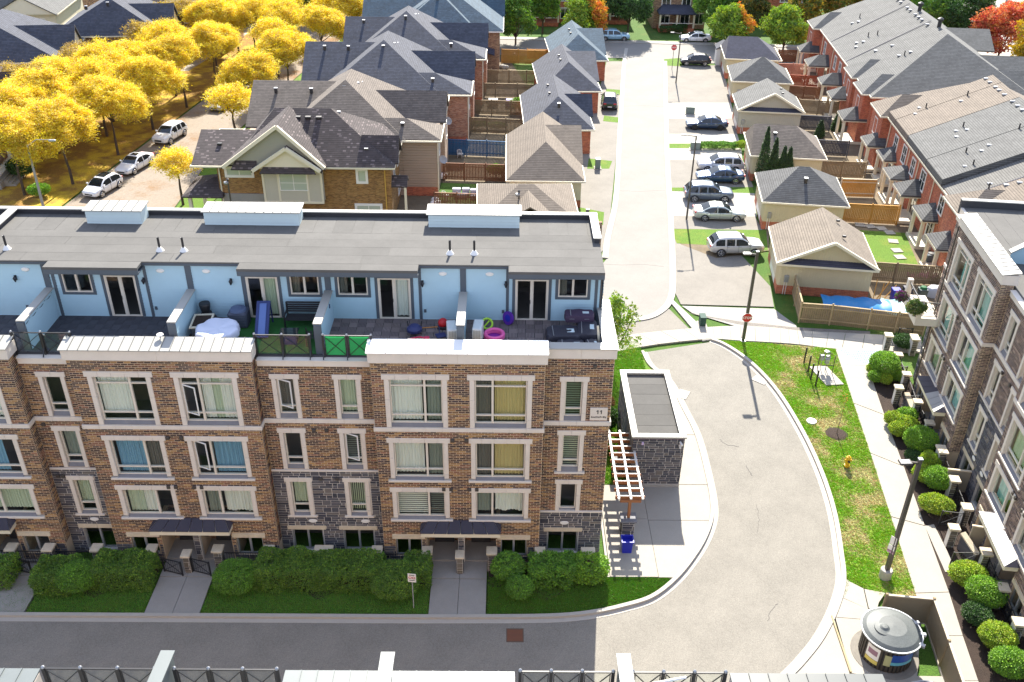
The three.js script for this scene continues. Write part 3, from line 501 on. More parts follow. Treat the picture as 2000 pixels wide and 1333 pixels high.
// curtains of the bay windows: [row][column]
function buildBlock(root, secs, o) {
  const bricks = [], stones = [], gm = gb(), gs = gb(), pal = o.pal;
  for (const s of secs) {
    const { x0, x1 } = s, zz = s.kind === 'bay' ? 0 : -0.63, c = (x0 + x1) / 2, wins = [], ops = [];
    if (s.kind === 'bay') {
      for (const k of [-1, 1]) {
        const cx = c + k * 1.93, mull = k < 0 ? 0.66 : 0.34, q = s.cur[k < 0 ? 0 : 1];
        wins.push({ x0: cx - 1.2, x1: cx + 1.2, y0: 8.84, y1: 11.34, mull, trans: [9.3, 10.92], lintel: [cx - 1.53, cx + 1.53, 11.34, 11.61], ln: 5, jamb: 0.22, jy: 8.67, flash: 8.68, curtain: q[0], open: s.open && s.open[k < 0 ? 0 : 1][0] });
        wins.push({ x0: cx - 1.18, x1: cx + 1.18, y0: 5.63, y1: 7.78, mull, trans: [6.1], lintel: [cx - 1.49, cx + 1.49, 7.78, 8.05], ln: 5, jamb: 0.21, sill: [cx - 1.52, cx + 1.52, 5.42, 5.53], curtain: q[1], open: s.open && s.open[k < 0 ? 0 : 1][1] });
        wins.push({ x0: cx - 1.18, x1: cx + 1.18, y0: 3.13, y1: 4.78, mull, lintel: [cx - 1.49, cx + 1.49, 4.78, 5.05], ln: 5, jamb: 0.21, sill: [cx - 1.54, cx + 1.54, 2.9, 3.02], curtain: q[2] });
        const b0 = c + (k < 0 ? -3.3 : 1.98), b1 = c + (k < 0 ? -1.98 : 3.3);
        wins.push({ x0: b0, x1: b1, y0: 0.5, y1: 1.72, mull: 0.5, mat: M.frameGrey, lintel: [b0 - 0.16, b1 + 0.16, 1.72, 1.98], ln: 2, lm: M.pierCap });
      }
      for (const w of wins) ops.push([w.x0 - (w.jamb || 0), w.x1 + (w.jamb || 0), w.jy || w.y0, w.y1], [w.lintel[0], w.lintel[1], w.lintel[2], w.lintel[3]], ...(w.sill ? [[w.sill[0], w.sill[1], w.sill[2], w.y0 + 0.001]] : []));
      ops.push([c - 1.75, c + 1.75, -0.1, 2.42]);
      layBricks(bricks, M4(0, 0, 0), x0, x1, 8.66, 12.25, ops, pal); layBricks(bricks, M4(0, 0, 0), x0, x1, 1.2, 8.44, ops, pal); layStones(stones, M4(0, 0, 0), x0, x1, 0.05, 1.2, ops);
      wallBack(gm, x0, x1, 0, 12.3, 0, ops); band(root, x0, x1, 8.44, 8.66, 0, 0.06, 0.75);
      // returns of the bay
      for (const [x, d] of [[x0, -1], [x1, 1]]) { if (s.noReturn === d) continue; const f = M4(x, 0, 0, d > 0 ? Math.PI / 2 : -Math.PI / 2); const [u0, u1] = d > 0 ? [0, 0.63] : [-0.63, 0]; layBricks(bricks, f, u0, u1, 8.66, 12.25, [], pal); layBricks(bricks, f, u0, u1, 1.2, 8.44, [], pal); gm.box(d > 0 ? x - 0.2 : x + 0.012, d > 0 ? x - 0.012 : x + 0.2, 0, 12.3, -0.64, -0.242); gb().cbox(Math.min(x, x + d * 0.06), Math.max(x, x + d * 0.06), 8.44, 8.66, -0.63, 0.06, 0.008).mesh('band_stone', M.trim, root); }
      // fascia and coping
      band(root, x0 - 0.1, x1 + 0.1, 12.25, 12.8, 0.02, 0.1, 4.1, 'fascia_panel'); for (const [a, b] of [[x0 - 0.1, x0], [x1, x1 + 0.1]]) gb().box(a, b, 12.25, 12.8, -0.75, -0.08).mesh('fascia_panel', M.trim, root);
      gm.box(x0 + 0.02, x1 - 0.02, 12.3, 12.78, -0.72, -0.09);
      capSheets(root, x0 - 0.16, x1 + 0.13, 0.17, 12.83, -0.78, 13.0, s.seam || 0.45, s.capMat || M.capMetal);
      // canopy over the twin doors
      const cm = s.canopy || M.canopy, ca = c - 1.95, cb = c + 1.95, K = gb().box(ca, cb, 2.45, 2.73, 0.02, 0.68).mesh('canopy', M.cream, root);
      const lip = 0.05, P = [[ca - lip, 2.735, 0.72], [cb + lip, 2.735, 0.72], [cb - 0.35, 2.98, 0.01], [ca + 0.35, 2.98, 0.01]], n = 6;
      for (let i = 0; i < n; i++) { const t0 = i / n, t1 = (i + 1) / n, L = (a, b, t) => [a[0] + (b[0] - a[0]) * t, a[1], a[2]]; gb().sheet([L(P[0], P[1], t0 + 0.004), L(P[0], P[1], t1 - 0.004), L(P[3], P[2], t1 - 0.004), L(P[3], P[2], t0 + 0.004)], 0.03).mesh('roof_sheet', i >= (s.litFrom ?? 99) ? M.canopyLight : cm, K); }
      gb().poly([[cb + lip, 2.735, 0.72], [cb + lip, 2.735, 0.0], [cb - 0.35, 2.98, 0.01]]).poly([[ca - lip, 2.735, 0], [ca - lip, 2.735, 0.72], [ca + 0.35, 2.98, 0.01]]).mesh('roof_sheet', cm, K);
      // doors set back in the recess
      gm.box(c - 1.95, c - 1.75, 0, 2.45, -1.5, -0.25).box(c + 1.75, c + 1.95, 0, 2.45, -1.5, -0.25).box(c - 0.14, c + 0.14, 0, 2.45, -1.5, -0.25); layStones(stones, M4(0, 0, 0.02), c - 0.16, c + 0.16, 0.05, 2.4, []); gs.box(c - 0.16, c + 0.16, 0, 2.42, -0.2, 0.008);
      for (const k of [-1, 1]) { const D = gb().box(c + k * 0.95 - 0.5, c + k * 0.95 + 0.5, 0.25, 2.3, -1.4, -1.33).mesh('door', M.dark, root); gb().box(c + k * 0.95 - 0.3, c + k * 0.95 + 0.3, 1.2, 2.1, -1.33, -1.32).mesh('door_glass', M.glassDark, D); gb().cbox(c + k * 0.95 + k * 0.4 - 0.03, c + k * 0.95 + k * 0.4 + 0.03, 1.15, 1.3, -1.33, -1.27, 0.008).mesh('handle', M.steel, D); gb().box(c + k * 0.95 - 0.8, c + k * 0.95 + 0.8, 0, 0.22, -1.5, -0.05).mesh('step', M.paver, root); }
      gb().box(c - 1.75, c + 1.75, 0, 2.43, -1.6, -1.5).mesh('recess_wall', M.brickBrown, root);
      for (const k of s.vents || [-1, 1]) for (const [dx, y] of [[0.32, 7.95], [0.45, 4.98], [0.8, 4.98]]) gb().cbox(c + k * dx - 0.085, c + k * dx + 0.085, y - 0.09, y + 0.09, 0, 0.1, 0.015).mesh('vent_hood', M.bronze, root);
    } else {
      const stoneTop = s.stoneTop, cs = s.centers;
      cs.forEach((cx, i) => {
        const q = s.cur[i];
        wins.push({ x0: cx - 0.41, x1: cx + 0.41, y0: 8.86, y1: 10.9, trans: [9.3], lintel: [cx - 0.68, cx + 0.68, 10.9, 11.16], ln: 2, jamb: 0.2, jy: 8.67, flash: 8.68, curtain: q[0], open: s.open && s.open[i][0] });
        wins.push({ x0: cx - 0.41, x1: cx + 0.41, y0: 5.82, y1: 7.83, trans: [6.24], lintel: [cx - 0.68, cx + 0.68, 7.83, 8.09], ln: 2, jamb: 0.2, jy: 5.63, curtain: q[1], open: s.open && s.open[i][1], ...(s.sill2 ? { sill: [cx - 0.74, cx + 0.74, 5.5, 5.61] } : { flash: 5.64 }) });
        const d = s.sill2 ? 0.32 : -0.08;
        wins.push({ x0: cx - 0.41, x1: cx + 0.41, y0: 2.84 + d, y1: 4.84, trans: s.sill2 ? [] : [3.28], lintel: [cx - 0.68, cx + 0.68, 4.84, 5.1], ln: 2, jamb: 0.2, jy: 2.7 + d, curtain: q[2], ...(s.sill2 ? { flash: 3.06 } : { sill: [cx - 0.74, cx + 0.74, 2.56, 2.67] }) });
        const bx = s.base[i]; wins.push({ x0: bx - 0.78, x1: bx + 0.78, y0: 0.25, y1: 1.72, mull: 0.5, mat: M.frameGrey, lintel: [bx - 0.97, bx + 0.97, 1.72, 1.98], ln: 2, lm: M.pierCap });
        gb().lathe([[0, 0.03], [0.13, 0.025], [0.15, 0]], 20).at(null).mesh('house_number', M.white, root).applyMatrix4(M4(s.num[i], 2.3, zz + 0.02, 0, [1.5, 1, 0.8], Math.PI / 2));
      });
      for (const w of wins) ops.push([w.x0 - (w.jamb || 0), w.x1 + (w.jamb || 0), w.jy || w.y0, w.y1], [...w.lintel], ...(w.sill ? [[w.sill[0], w.sill[1], w.sill[2], w.y0 + 0.001]] : []));
      const F = M4(0, 0, zz), top = s.end ? 12.18 : 11.66;
      layBricks(bricks, F, x0, x1, 8.66, top, ops, pal); layBricks(bricks, F, x0, x1, stoneTop + 0.06, 8.42, ops, pal); layStones(stones, F, x0, x1, 0.05, stoneTop - 0.04, ops);
      wallBack(gm, x0, x1, stoneTop, top, zz, ops); wallBack(gs, x0, x1, 0, stoneTop, zz, ops);
      band(root, x0, x1, 8.42, 8.66, zz, zz + 0.06, 0.8); band(root, x0, x1, stoneTop - 0.04, stoneTop + 0.06, zz, zz + 0.07, 1.5);
      if (s.end) {
        band(root, x0, x1 + 0.08, 12.18, 12.7, zz + 0.02, zz + 0.1, 1.7, 'fascia_panel'); gb().box(x1 - 0.02, x1 + 0.08, 12.18, 12.7, -5, zz - 0.08).mesh('fascia_panel', M.trim, root);
        gb().sheet([[x0 - 0.06, 12.75, zz + 0.16], [x1 + 0.12, 12.75, zz + 0.16], [x1 + 0.12, 12.78, zz - 0.36], [x0 - 0.06, 12.78, zz - 0.36]], 0.05).mesh('coping_sheet', M.capMetal, root);
        gm.box(x0, x1, 12.18, 12.7, zz - 0.3, zz); gm.box(x1 - 0.24, x1 - 0.012, 0, 12.18, -9.4, zz - 0.25); gm.box(x1 - 0.5, x1, 12.18, 12.72, -5, zz - 0.3);
        const f = M4(x1, 0, 0, Math.PI / 2); layBricks(bricks, f, -zz, 9.3, 3.1, 12.18, [], pal); layStones(stones, f, -zz, 9.3, 0.05, 3.0, []);
        gb().cbox(x1, x1 + 0.06, 8.42, 8.66, -9.3, zz + 0.06, 0.008).mesh('band_stone', M.trim, root);
        const n = 12; for (let i = 0; i < n; i++) { const a = -1.02 - i * 0.335, b = a - 0.325; gb().sheet([[x1 - 0.56, 12.79, a], [x1 + 0.12, 12.77, a], [x1 + 0.12, 12.77, b], [x1 - 0.56, 12.79, b]], 0.05).mesh('coping_sheet', M.capMetal, root); }
      } else {
        band(root, x0 + 0.1, x1 - 0.1, 11.66, 11.97, zz + 0.02, zz + 0.13, 2.7, 'fascia_panel');
        gb().sheet([[x0 + 0.1, 11.995, zz + 0.19], [x1 - 0.1, 11.995, zz + 0.19], [x1 - 0.1, 12.02, zz - 0.5], [x0 + 0.1, 12.02, zz - 0.5]], 0.03).mesh('ledge', M.trim, root);
        gm.box(x0, x1, 11.66, 11.96, zz - 0.6, zz);
        for (const [a, b, n, inf] of s.rails || []) railing(root, a, b, zz - 0.12, 12.02, n, { infill: inf });
      }
      for (const [x, y] of s.hoods || []) gb().cbox(x - 0.085, x + 0.085, y - 0.09, y + 0.09, zz, zz + 0.11, 0.015).mesh('vent_hood', M.bronze, root);
    }
    for (const w of wins) makeWindow(root, zz, w);
  }
  root.userData.brickParent = gm.mesh('brick_wall', M.mortar, root); root.userData.stoneParent = gs.mesh('stone_wall', M.mortarStone, root);
  layAll(root, bricks, stones);
  return root;
}

// ---------- the townhouse block in the middle ----------
function lapWall(g, x0, x1, y0, y1, z, ops = [], lap = 0.15) { // lapped boards on a wall facing +z
  const n = Math.round((y1 - y0) / lap), h = (y1 - y0) / n;
  for (let i = 0; i < n; i++) { const a = y0 + i * h, b = a + h; for (const [p, q] of free(x0, x1, a + h / 2, ops)) { g.poly([[p, a, z + 0.036], [q, a, z + 0.036], [q, b, z + 0.002], [p, b, z + 0.002]]); g.poly([[p, a, z], [q, a, z], [q, a, z + 0.036], [p, a, z + 0.036]]); } }
}
function slidingDoor(root, x0, x1, y0, y1, z, open, curtain) {
  const g = gb(); g.box(x0, x0 + 0.07, y0, y1, z - 0.04, z + 0.05).box(x1 - 0.07, x1, y0, y1, z - 0.04, z + 0.05).box(x0 + 0.07, x1 - 0.07, y1 - 0.07, y1, z - 0.04, z + 0.05).box(x0 + 0.07, x1 - 0.07, y0, y0 + 0.05, z - 0.04, z + 0.06);
  const m = (x0 + x1) / 2; g.box(m - 0.035, m + 0.035, y0 + 0.05, y1 - 0.07, z - 0.03, z + 0.03);
  for (const [a, b, d] of [[x0 + 0.07, m - 0.035, 0.02], [m + 0.035, x1 - 0.07, -0.01]]) g.box(a, a + 0.045, y0 + 0.05, y1 - 0.07, z - 0.02 + d, z + 0.015 + d).box(b - 0.045, b, y0 + 0.05, y1 - 0.07, z - 0.02 + d, z + 0.015 + d);
  const D = g.mesh('sliding_door', M.frame, root);
  gb().poly([[x0 + 0.11, y0 + 0.05, z], [m - 0.08, y0 + 0.05, z], [m - 0.08, y1 - 0.07, z], [x0 + 0.11, y1 - 0.07, z]]).mesh('pane', M.glass, D); gb().poly([[m + 0.08, y0 + 0.05, z - 0.01], [x1 - 0.11, y0 + 0.05, z - 0.01], [x1 - 0.11, y1 - 0.07, z - 0.01], [m + 0.08, y1 - 0.07, z - 0.01]]).mesh('pane', M.glass, D);
  gb().cbox(m - 0.09, m - 0.06, y0 + 0.9, y0 + 1.1, z + 0.03, z + 0.06, 0.005).mesh('handle', M.black, D);
  if (curtain) curtainGeo(m + 0.02, x1 - 0.1, y0 + 0.08, y1 - 0.08, z - 0.16, { k: 30 }).mesh('curtain', curtain, D);
  const t = gb(); t.box(x0 - 0.14, x0 - 0.003, y0, y1 + 0.12, z - 0.02, z + 0.055).box(x1 + 0.003, x1 + 0.14, y0, y1 + 0.12, z - 0.02, z + 0.055).box(x0 - 0.003, x1 + 0.003, y1 + 0.003, y1 + 0.12, z - 0.02, z + 0.055); t.mesh('door_trim', M.slate, D);
}
function upWindow(root, x0, x1, y0, y1, z, curtain) {
  makeWindow(root, z + 0.16, { x0, x1, y0, y1, mull: 0.5, curtain });
  const t = gb(); t.box(x0 - 0.13, x0, y0 - 0.12, y1 + 0.1, z - 0.02, z + 0.05).box(x1, x1 + 0.13, y0 - 0.12, y1 + 0.1, z - 0.02, z + 0.05).box(x0, x1, y0 - 0.12, y0, z - 0.02, z + 0.05).box(x0, x1, y1, y1 + 0.1, z - 0.02, z + 0.05); t.mesh('window_trim', M.slate, root);
}
const main = thing('townhouse_block', 'long brown brick townhouse block with blue roof terraces in the middle', 'townhouses');
{
  const pale = M.curtainPale, gr = M.curtainGreen, gold = M.curtainGold, bl = M.curtainBlue, dk = M.curtainDark, gy = M.curtainGrey;
  buildBlock(main, [
    { kind: 'bay', x0: -24.2, x1: -16.05, noReturn: -1, cur: [[[], [], []], [[C(pale, 0.35, 0.98)], [C(bl, 0.36, 0.7)], [C(gr, 0.02, 0.98, { lo: 0.1 })]]] },
    { kind: 'rec', x0: -16.05, x1: -13.5, stoneTop: 5.54, centers: [-14.72], base: [-14.55], num: [-14.6], hoods: [[-15.6, 11.75], [-15.7, 8.2], [-15.75, 5.1], [-15.5, 5.1]], rails: [[-16.0, -13.4, 2, M.glass]], cur: [[[], [C(gy, 0.1, 0.9, { lo: 0.1 })], [C(gr, 0.05, 0.95, { lo: 0.2 })]]] },
    { kind: 'bay', x0: -13.5, x1: -5.3, cur: [[[C(pale, 0.02, 0.6, { lo: 0.12 })], [C(bl, 0.06, 0.62, { k: 60 }), C(M.curtainDark, 0.68, 0.98, { k: 60 })], [C(gr, 0.02, 0.36), C(pale, 0.37, 0.63)]], [[C(pale, 0.36, 0.56), C(pale, 0.72, 0.97), C(gr, 0.56, 0.72)], [C(bl, 0.37, 0.97, { k: 60 })], [C(gy, 0.04, 0.3), C(pale, 0.4, 0.97, { wave: 0.08 })]]], open: [[null, null], [[0, 1], [0, 1]]] },
    { kind: 'rec', x0: -5.3, x1: 0, stoneTop: 5.54, centers: [-4.08, -1.22], base: [-3.95, -1.35], num: [-3.6, -0.95], hoods: [[-3.15, 11.8], [-2.05, 11.8], [-3.0, 8.0], [-2.4, 8.0], [-2.95, 5.05], [-2.15, 5.05]], rails: [[-5.2, -2.75, 2, M.glass], [-2.15, 0.0, 2, new THREE.MeshPhysicalMaterial({ color: lin(0.02, 0.42, 0.1), roughness: 0.8, transmission: 0.35, thickness: 0, side: THREE.DoubleSide })]], cur: [[[C(dk, 0.02, 0.98)], [], [C(gr, 0.1, 0.9, { lo: 0.25 })]], [[C(gr, 0.05, 0.95)], [C(M.curtainGrey, 0.05, 0.95, { slats: 1, thin: 1 })], [C(gr, 0.05, 0.95, { upright: 1 })]]], open: [[[0, 1], null], [null, [0, 1]]] },
    { kind: 'bay', x0: 0, x1: 7.82, seam: 0.9, capMat: plain(0.74, 0.73, 0.69, 0.5), cur: [[[C(pale, 0.02, 0.6), C(gy, 0.7, 0.98)], [C(pale, 0.02, 0.6, { lo: 0.06 }), C(gy, 0.7, 0.98)], [C(pale, 0.02, 0.62, { slats: 1 }), C(gy, 0.7, 0.98, { slats: 1, thin: 1 })]], [[C(dk, 0.02, 0.3), C(gold, 0.38, 0.97)], [C(dk, 0.02, 0.3), C(gold, 0.38, 0.97)], [C(gy, 0.03, 0.3, { lo: 0.12 }), C(pale, 0.4, 0.97, { wave: 0.12, lo: 0.1 })]]] },
    { kind: 'rec', end: true, x0: 7.82, x1: 10.98, stoneTop: 3.05, sill2: true, centers: [9.21], base: [9.05], num: [9.1], hoods: [[10.1, 11.75]], cur: [[[C(gy, 0.02, 0.98, { slats: 1, thin: 1 })], [C(gr, 0.02, 0.98, { slats: 1, thin: 1 })], []]] },
  ], { pal: brickPal.warm });
  // core: back wall, floors, dark rooms
  const core = gb(); core.box(-24.2, 10.7, 0, 12.0, -9.4, -9.2).box(-24.2, 10.7, 0.0, 12.0, -2.3, -2.2); for (const y of [2.2, 5.2, 8.4, 11.75]) core.box(-24.2, 10.72, y, y + 0.12, -9.2, -0.9); core.box(-24.2, -24, 0, 12, -9.2, -0.3); core.mesh('inner_wall', plain(0.12, 0.11, 0.10, 0.9), main);
  gb().box(-24.2, 10.98, 0, 14.9, -9.6, -9.42).mesh('rear_wall', M.brickBrown, main);
  // roof terraces: floors of ribbed tiles laid parquet fashion
  const FL = 12.07, BW = -4.2, TOP = 14.93;
  gb().box(-24.2, 10.5, 11.9, FL - 0.03, BW, -0.75).mesh('terrace_floor', plain(0.06, 0.055, 0.055, 0.9), main);
  const units = [[-24.2, -15.72], [-15.48, -9.02], [-8.78, -2.52], [-2.28, 3.88], [4.12, 10.36]], T = 0.41, tiles = [[], [], [], [], []];
  units.forEach(([a, b], u) => { for (let i = 0; a + i * T < b - 0.2; i++) for (let j = 0; BW + j * T < -0.95; j++) tiles[u].push([a + (i + 0.5) * T, BW + (j + 0.5) * T, (i + j) % 2]); });
  const slat = gb(); for (let i = 0; i < 6; i++) { const a = -0.195 + i * 0.066; slat.box(a, a + 0.04, -0.035, 0, -0.195, 0.195, 'd'); } const tileG = slat.geometry;
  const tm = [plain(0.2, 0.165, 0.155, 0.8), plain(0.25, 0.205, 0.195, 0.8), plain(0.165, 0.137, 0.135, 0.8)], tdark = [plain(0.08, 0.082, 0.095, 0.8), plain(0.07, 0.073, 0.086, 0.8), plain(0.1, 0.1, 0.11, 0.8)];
  const near = [...tiles[3], ...tiles[4]].sort((p, q) => q[1] - p[1]);
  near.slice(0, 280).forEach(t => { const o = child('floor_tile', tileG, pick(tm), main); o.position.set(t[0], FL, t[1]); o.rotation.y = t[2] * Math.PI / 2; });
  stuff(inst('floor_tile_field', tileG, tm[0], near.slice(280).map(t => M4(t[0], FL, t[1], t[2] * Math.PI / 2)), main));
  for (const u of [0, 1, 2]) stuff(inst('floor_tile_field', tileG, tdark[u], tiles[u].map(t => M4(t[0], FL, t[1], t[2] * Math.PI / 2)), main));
  // blue siding behind the terraces
  const ops = [], door = [[-12.93, -11.45, M.curtainDark, 0], [-6.28, -4.76, null, gr], [-0.06, 1.5, null, pale], [6.46, 8.06, null, 0]], win = [[-14.9, -13.55], [-4.2, -2.82], [-1.95, -0.52], [8.5, 9.92]];
  door.forEach(d => ops.push([d[0], d[1], 12, 14.3])); win.forEach(w => ops.push([w[0], w[1], 13.35, 14.55]));
  const sid = gb(); lapWall(sid, -24.2, 10.5, FL, TOP, BW, ops); sid.mesh('siding', M.siding, main);
  const bk = gb(); wallBack(bk, -24.2, 10.6, 11.9, TOP, BW, ops, 0.2); bk.mesh('inner_wall', plain(0.12, 0.11, 0.1), main);
  gb().box(-24.2, 10.6, 11.9, TOP, -7.4, -7.3).mesh('inner_wall', plain(0.1, 0.09, 0.08), main);
  door.forEach(d => slidingDoor(main, d[0] + 0.01, d[1] - 0.01, FL + 0.02, 14.28, BW, 0, d[3]));
  win.forEach((w, i) => upWindow(main, w[0] + 0.005, w[1] - 0.005, 13.36, 14.54, BW, i === 0 ? [] : [C(dk, 0.05, 0.3)]));
  const tr = gb(); for (const x of [-15.3, -10.95, -6.4, 1.95, 6.1, 10.32]) tr.box(x - 0.07, x + 0.07, FL, TOP, BW, BW + 0.05); for (const x of [-8.9, 4.0, -2.4, -15.6]) tr.box(x - 0.14, x + 0.14, 13.5, TOP, BW, BW + 0.07); tr.mesh('corner_trim', M.slate, main);
  // party walls between the terraces: siding on both cheeks, metal coping
  for (const x of [-15.6, -8.9, -2.4, 4.0]) {
    const W = gb().box(x - 0.11, x + 0.11, 12, 13.55, BW, -1.08).mesh('party_wall', M.siding, main);
    for (const d of [-1, 1]) { const g = gb().at(M4(x + d * 0.11, 0, 0, d * Math.PI / 2)); const [a, b] = d > 0 ? [1.08, -BW] : [BW, -1.08]; lapWall(g, a, b, FL, 13.53, 0); g.mesh('siding', M.siding, W); }
    gb().cbox(x - 0.2, x + 0.2, 13.55, 13.62, BW + 0.06, -1.0, 0.01).mesh('coping', M.capMetal, W); gb().cbox(x - 0.17, x + 0.17, 12, 13.545, -1.08, -0.95, 0.01).mesh('end_post', M.slate, W);
  }
  { const g = gb().at(M4(10.4, 0, 0, -Math.PI / 2)); lapWall(g, BW, -0.95, FL, 12.72, 0); g.mesh('siding', M.slate, main); }
  { const g = gb().at(M4(10.62, 0, 0, Math.PI / 2)); lapWall(g, 4.0, 9.4, 12.18, TOP, 0); g.mesh('siding', M.siding, main); }
  // eaves, roof membrane in strips, parapets and screens
  const rf = gb(); rf.box(-24.2, 10.6, TOP, TOP + 0.12, -9.42, BW + 0.14); for (const [a, b] of [[-15.28, -10.95], [-6.4, 1.94], [6.14, 10.6]]) { rf.box(a, b, TOP, TOP + 0.12, BW + 0.14, -3.42); }
  const R = rf.mesh('roof', M.roofing, main);
  const fa = gb(); for (const [a, b] of [[-15.28, -10.95], [-6.4, 1.94], [6.14, 10.6]]) fa.box(a, b, TOP - 0.24, TOP - 0.002, -3.52, -3.43).box(a, b, TOP - 0.22, TOP - 0.16, BW, -3.52); for (const [a, b] of [[-24.2, -15.28], [-10.95, -6.4], [1.94, 6.14]]) fa.box(a, b, TOP - 0.05, TOP + 0.06, BW, BW + 0.16); fa.mesh('fascia', M.slate, main);
  const rm = [0, 1, 2, 3].map(i => { const m = M.roofing.clone(); m.color.multiplyScalar([0.93, 1, 1.07, 1.02][i]); return m; });
  const zr = [-3.42, -4.08, -4.95, -5.85, -6.7, -7.45]; for (let i = 0; i < 5; i++) { let x = -24.2; while (x < 10.55) { const w = Math.min(rr(6, 11), 10.6 - x); const front = i === 0; for (const [a, b] of front ? [[-15.28, -10.95], [-6.4, 1.94], [6.14, 10.6]].map(s => [Math.max(s[0], x), Math.min(s[1], x + w)]).filter(s => s[1] - s[0] > 0.2) : [[x, x + w]]) gb().box(a + 0.008, b - 0.008, TOP + 0.12, TOP + 0.128 + rr(0, 0.006), zr[i + 1] + 0.006, zr[i] - 0.006, 'd').mesh('roof_strip', pick(rm), R); x += w; } }
  for (let x = -24.2; x < 10.3; x += 0.98) gb().box(x + 0.008, Math.min(x + 0.97, 10.3), TOP + 0.12, TOP + 0.127 + rr(0, 0.006), -9.4, -7.456, 'd').mesh('roof_strip', pick(rm), R);
  gb().box(-24.2, 10.66, TOP + 0.12, 15.3, -9.72, -9.42).mesh('parapet', M.dark, main); band(main, -24.2, 10.7, 15.3, 15.36, -9.57, -9.34, 5, 'coping_sheet', M.capMetal);
  gb().box(10.34, 10.6, TOP + 0.12, 15.3, -9.42, -6.6).mesh('parapet', M.dark, main); gb().cbox(10.28, 10.68, 15.3, 15.36, -9.34, -6.55, 0.01).mesh('coping_sheet', M.capMetal, main);
  gb().box(-19.3, -19.05, TOP + 0.12, 15.3, -9.42, -4.4).mesh('parapet', M.dark, main); gb().cbox(-19.42, -18.95, 15.3, 15.36, -9.34, -4.4, 0.01).mesh('coping_sheet', M.capMetal, main);
  for (const [a, b, n] of [[-15.15, -12.2, 6], [-9.25, -4.3, 11], [2.0, 6.78, 1]]) { const g = gb(); g.box(a + 0.1, b - 0.1, TOP + 0.12, 15.75, -9.3, -8.3); const S = g.mesh('roof_screen', M.sidingLight, main); const l = gb(); lapWall(l, a + 0.1, b - 0.1, TOP + 0.12, 15.72, -8.3); l.mesh('siding', M.sidingLight, S); capSheets(S, a, b, -8.2, 15.79, -9.4, 15.84, (b - a) / n, M.capMetal); }
  for (const x of [-17.7, -10.45, -9.32, 3.34, 4.5]) { const g = gb(); g.lathe([[0.2, 0], [0.18, 0.03], [0.075, 0.2], [0, 0.2]], 14, x, TOP + 0.125, -5.25); const V = g.mesh('vent_flashing', M.white, main); gb().lathe([[0.055, 0], [0.055, 0.62], [0.04, 0.64], [0, 0.62]], 12, x, TOP + 0.2, -5.25).mesh('vent_pipe', M.black, V); }
  for (const x of [-16.5, -10.2, -8.05, 3.05, 5.25]) { const o = gb().lathe([[0, 0.06], [0.1, 0.055], [0.13, 0.03], [0.14, 0]], 18).mesh('wall_vent', M.white, main); o.applyMatrix4(M4(x, 14.55, BW + 0.02, 0, [1.4, 1, 0.8], Math.PI / 2)); }
  for (const [x, y] of [[-17.05, 14.1], [-11.05, 14.05], [-6.95, 14.05], [2.08, 14.05], [6.02, 14.05]]) lantern(main, x, y, BW + 0.02);
  for (const [x, z] of [[-10.75, BW], [2.15, BW], [5.9, BW], [-16.9, BW]]) gb().cbox(x - 0.06, x + 0.06, 12.45, 12.62, z + 0.01, z + 0.06, 0.008).mesh('outlet_box', M.slate, main);
  gb().cbox(-2.27, -2.23, 13.1, 13.3, -3.4, -3.28, 0.008).mesh('outlet_box', M.navy, main);
  // address plate at the right hand corner
  const P = gb().cbox(10.02, 10.84, 8.74, 9.45, -0.63, -0.57, 0.01).mesh('address_plate', M.trim, main);
  const font = await new FontLoader().loadAsync('fonts/droid/droid_sans_bold.typeface.json');
  for (const [s, size, y] of [['11', 0.21, 9.12], ['Southoft Bly', 0.088, 8.9]]) { const t = new TextGeometry(s, { font, size, depth: 0.012, curveSegments: 3, bevelEnabled: false }); t.computeBoundingBox(); t.translate(10.43 - t.boundingBox.max.x / 2, y, -0.57); child('lettering', t, M.black, P); }
  { const g = gb(); for (let i = 0; i < 14; i++) g.bar([-15.47, 13.45 - 0.12 * Math.abs(Math.sin(i * 0.8)), -4 + i * 0.2], [-15.47, 13.45 - 0.12 * Math.abs(Math.sin((i + 1) * 0.8)), -3.8 + i * 0.2], 0.01, 0.01, 4); g.mesh('string_lights', M.black, main); }
}

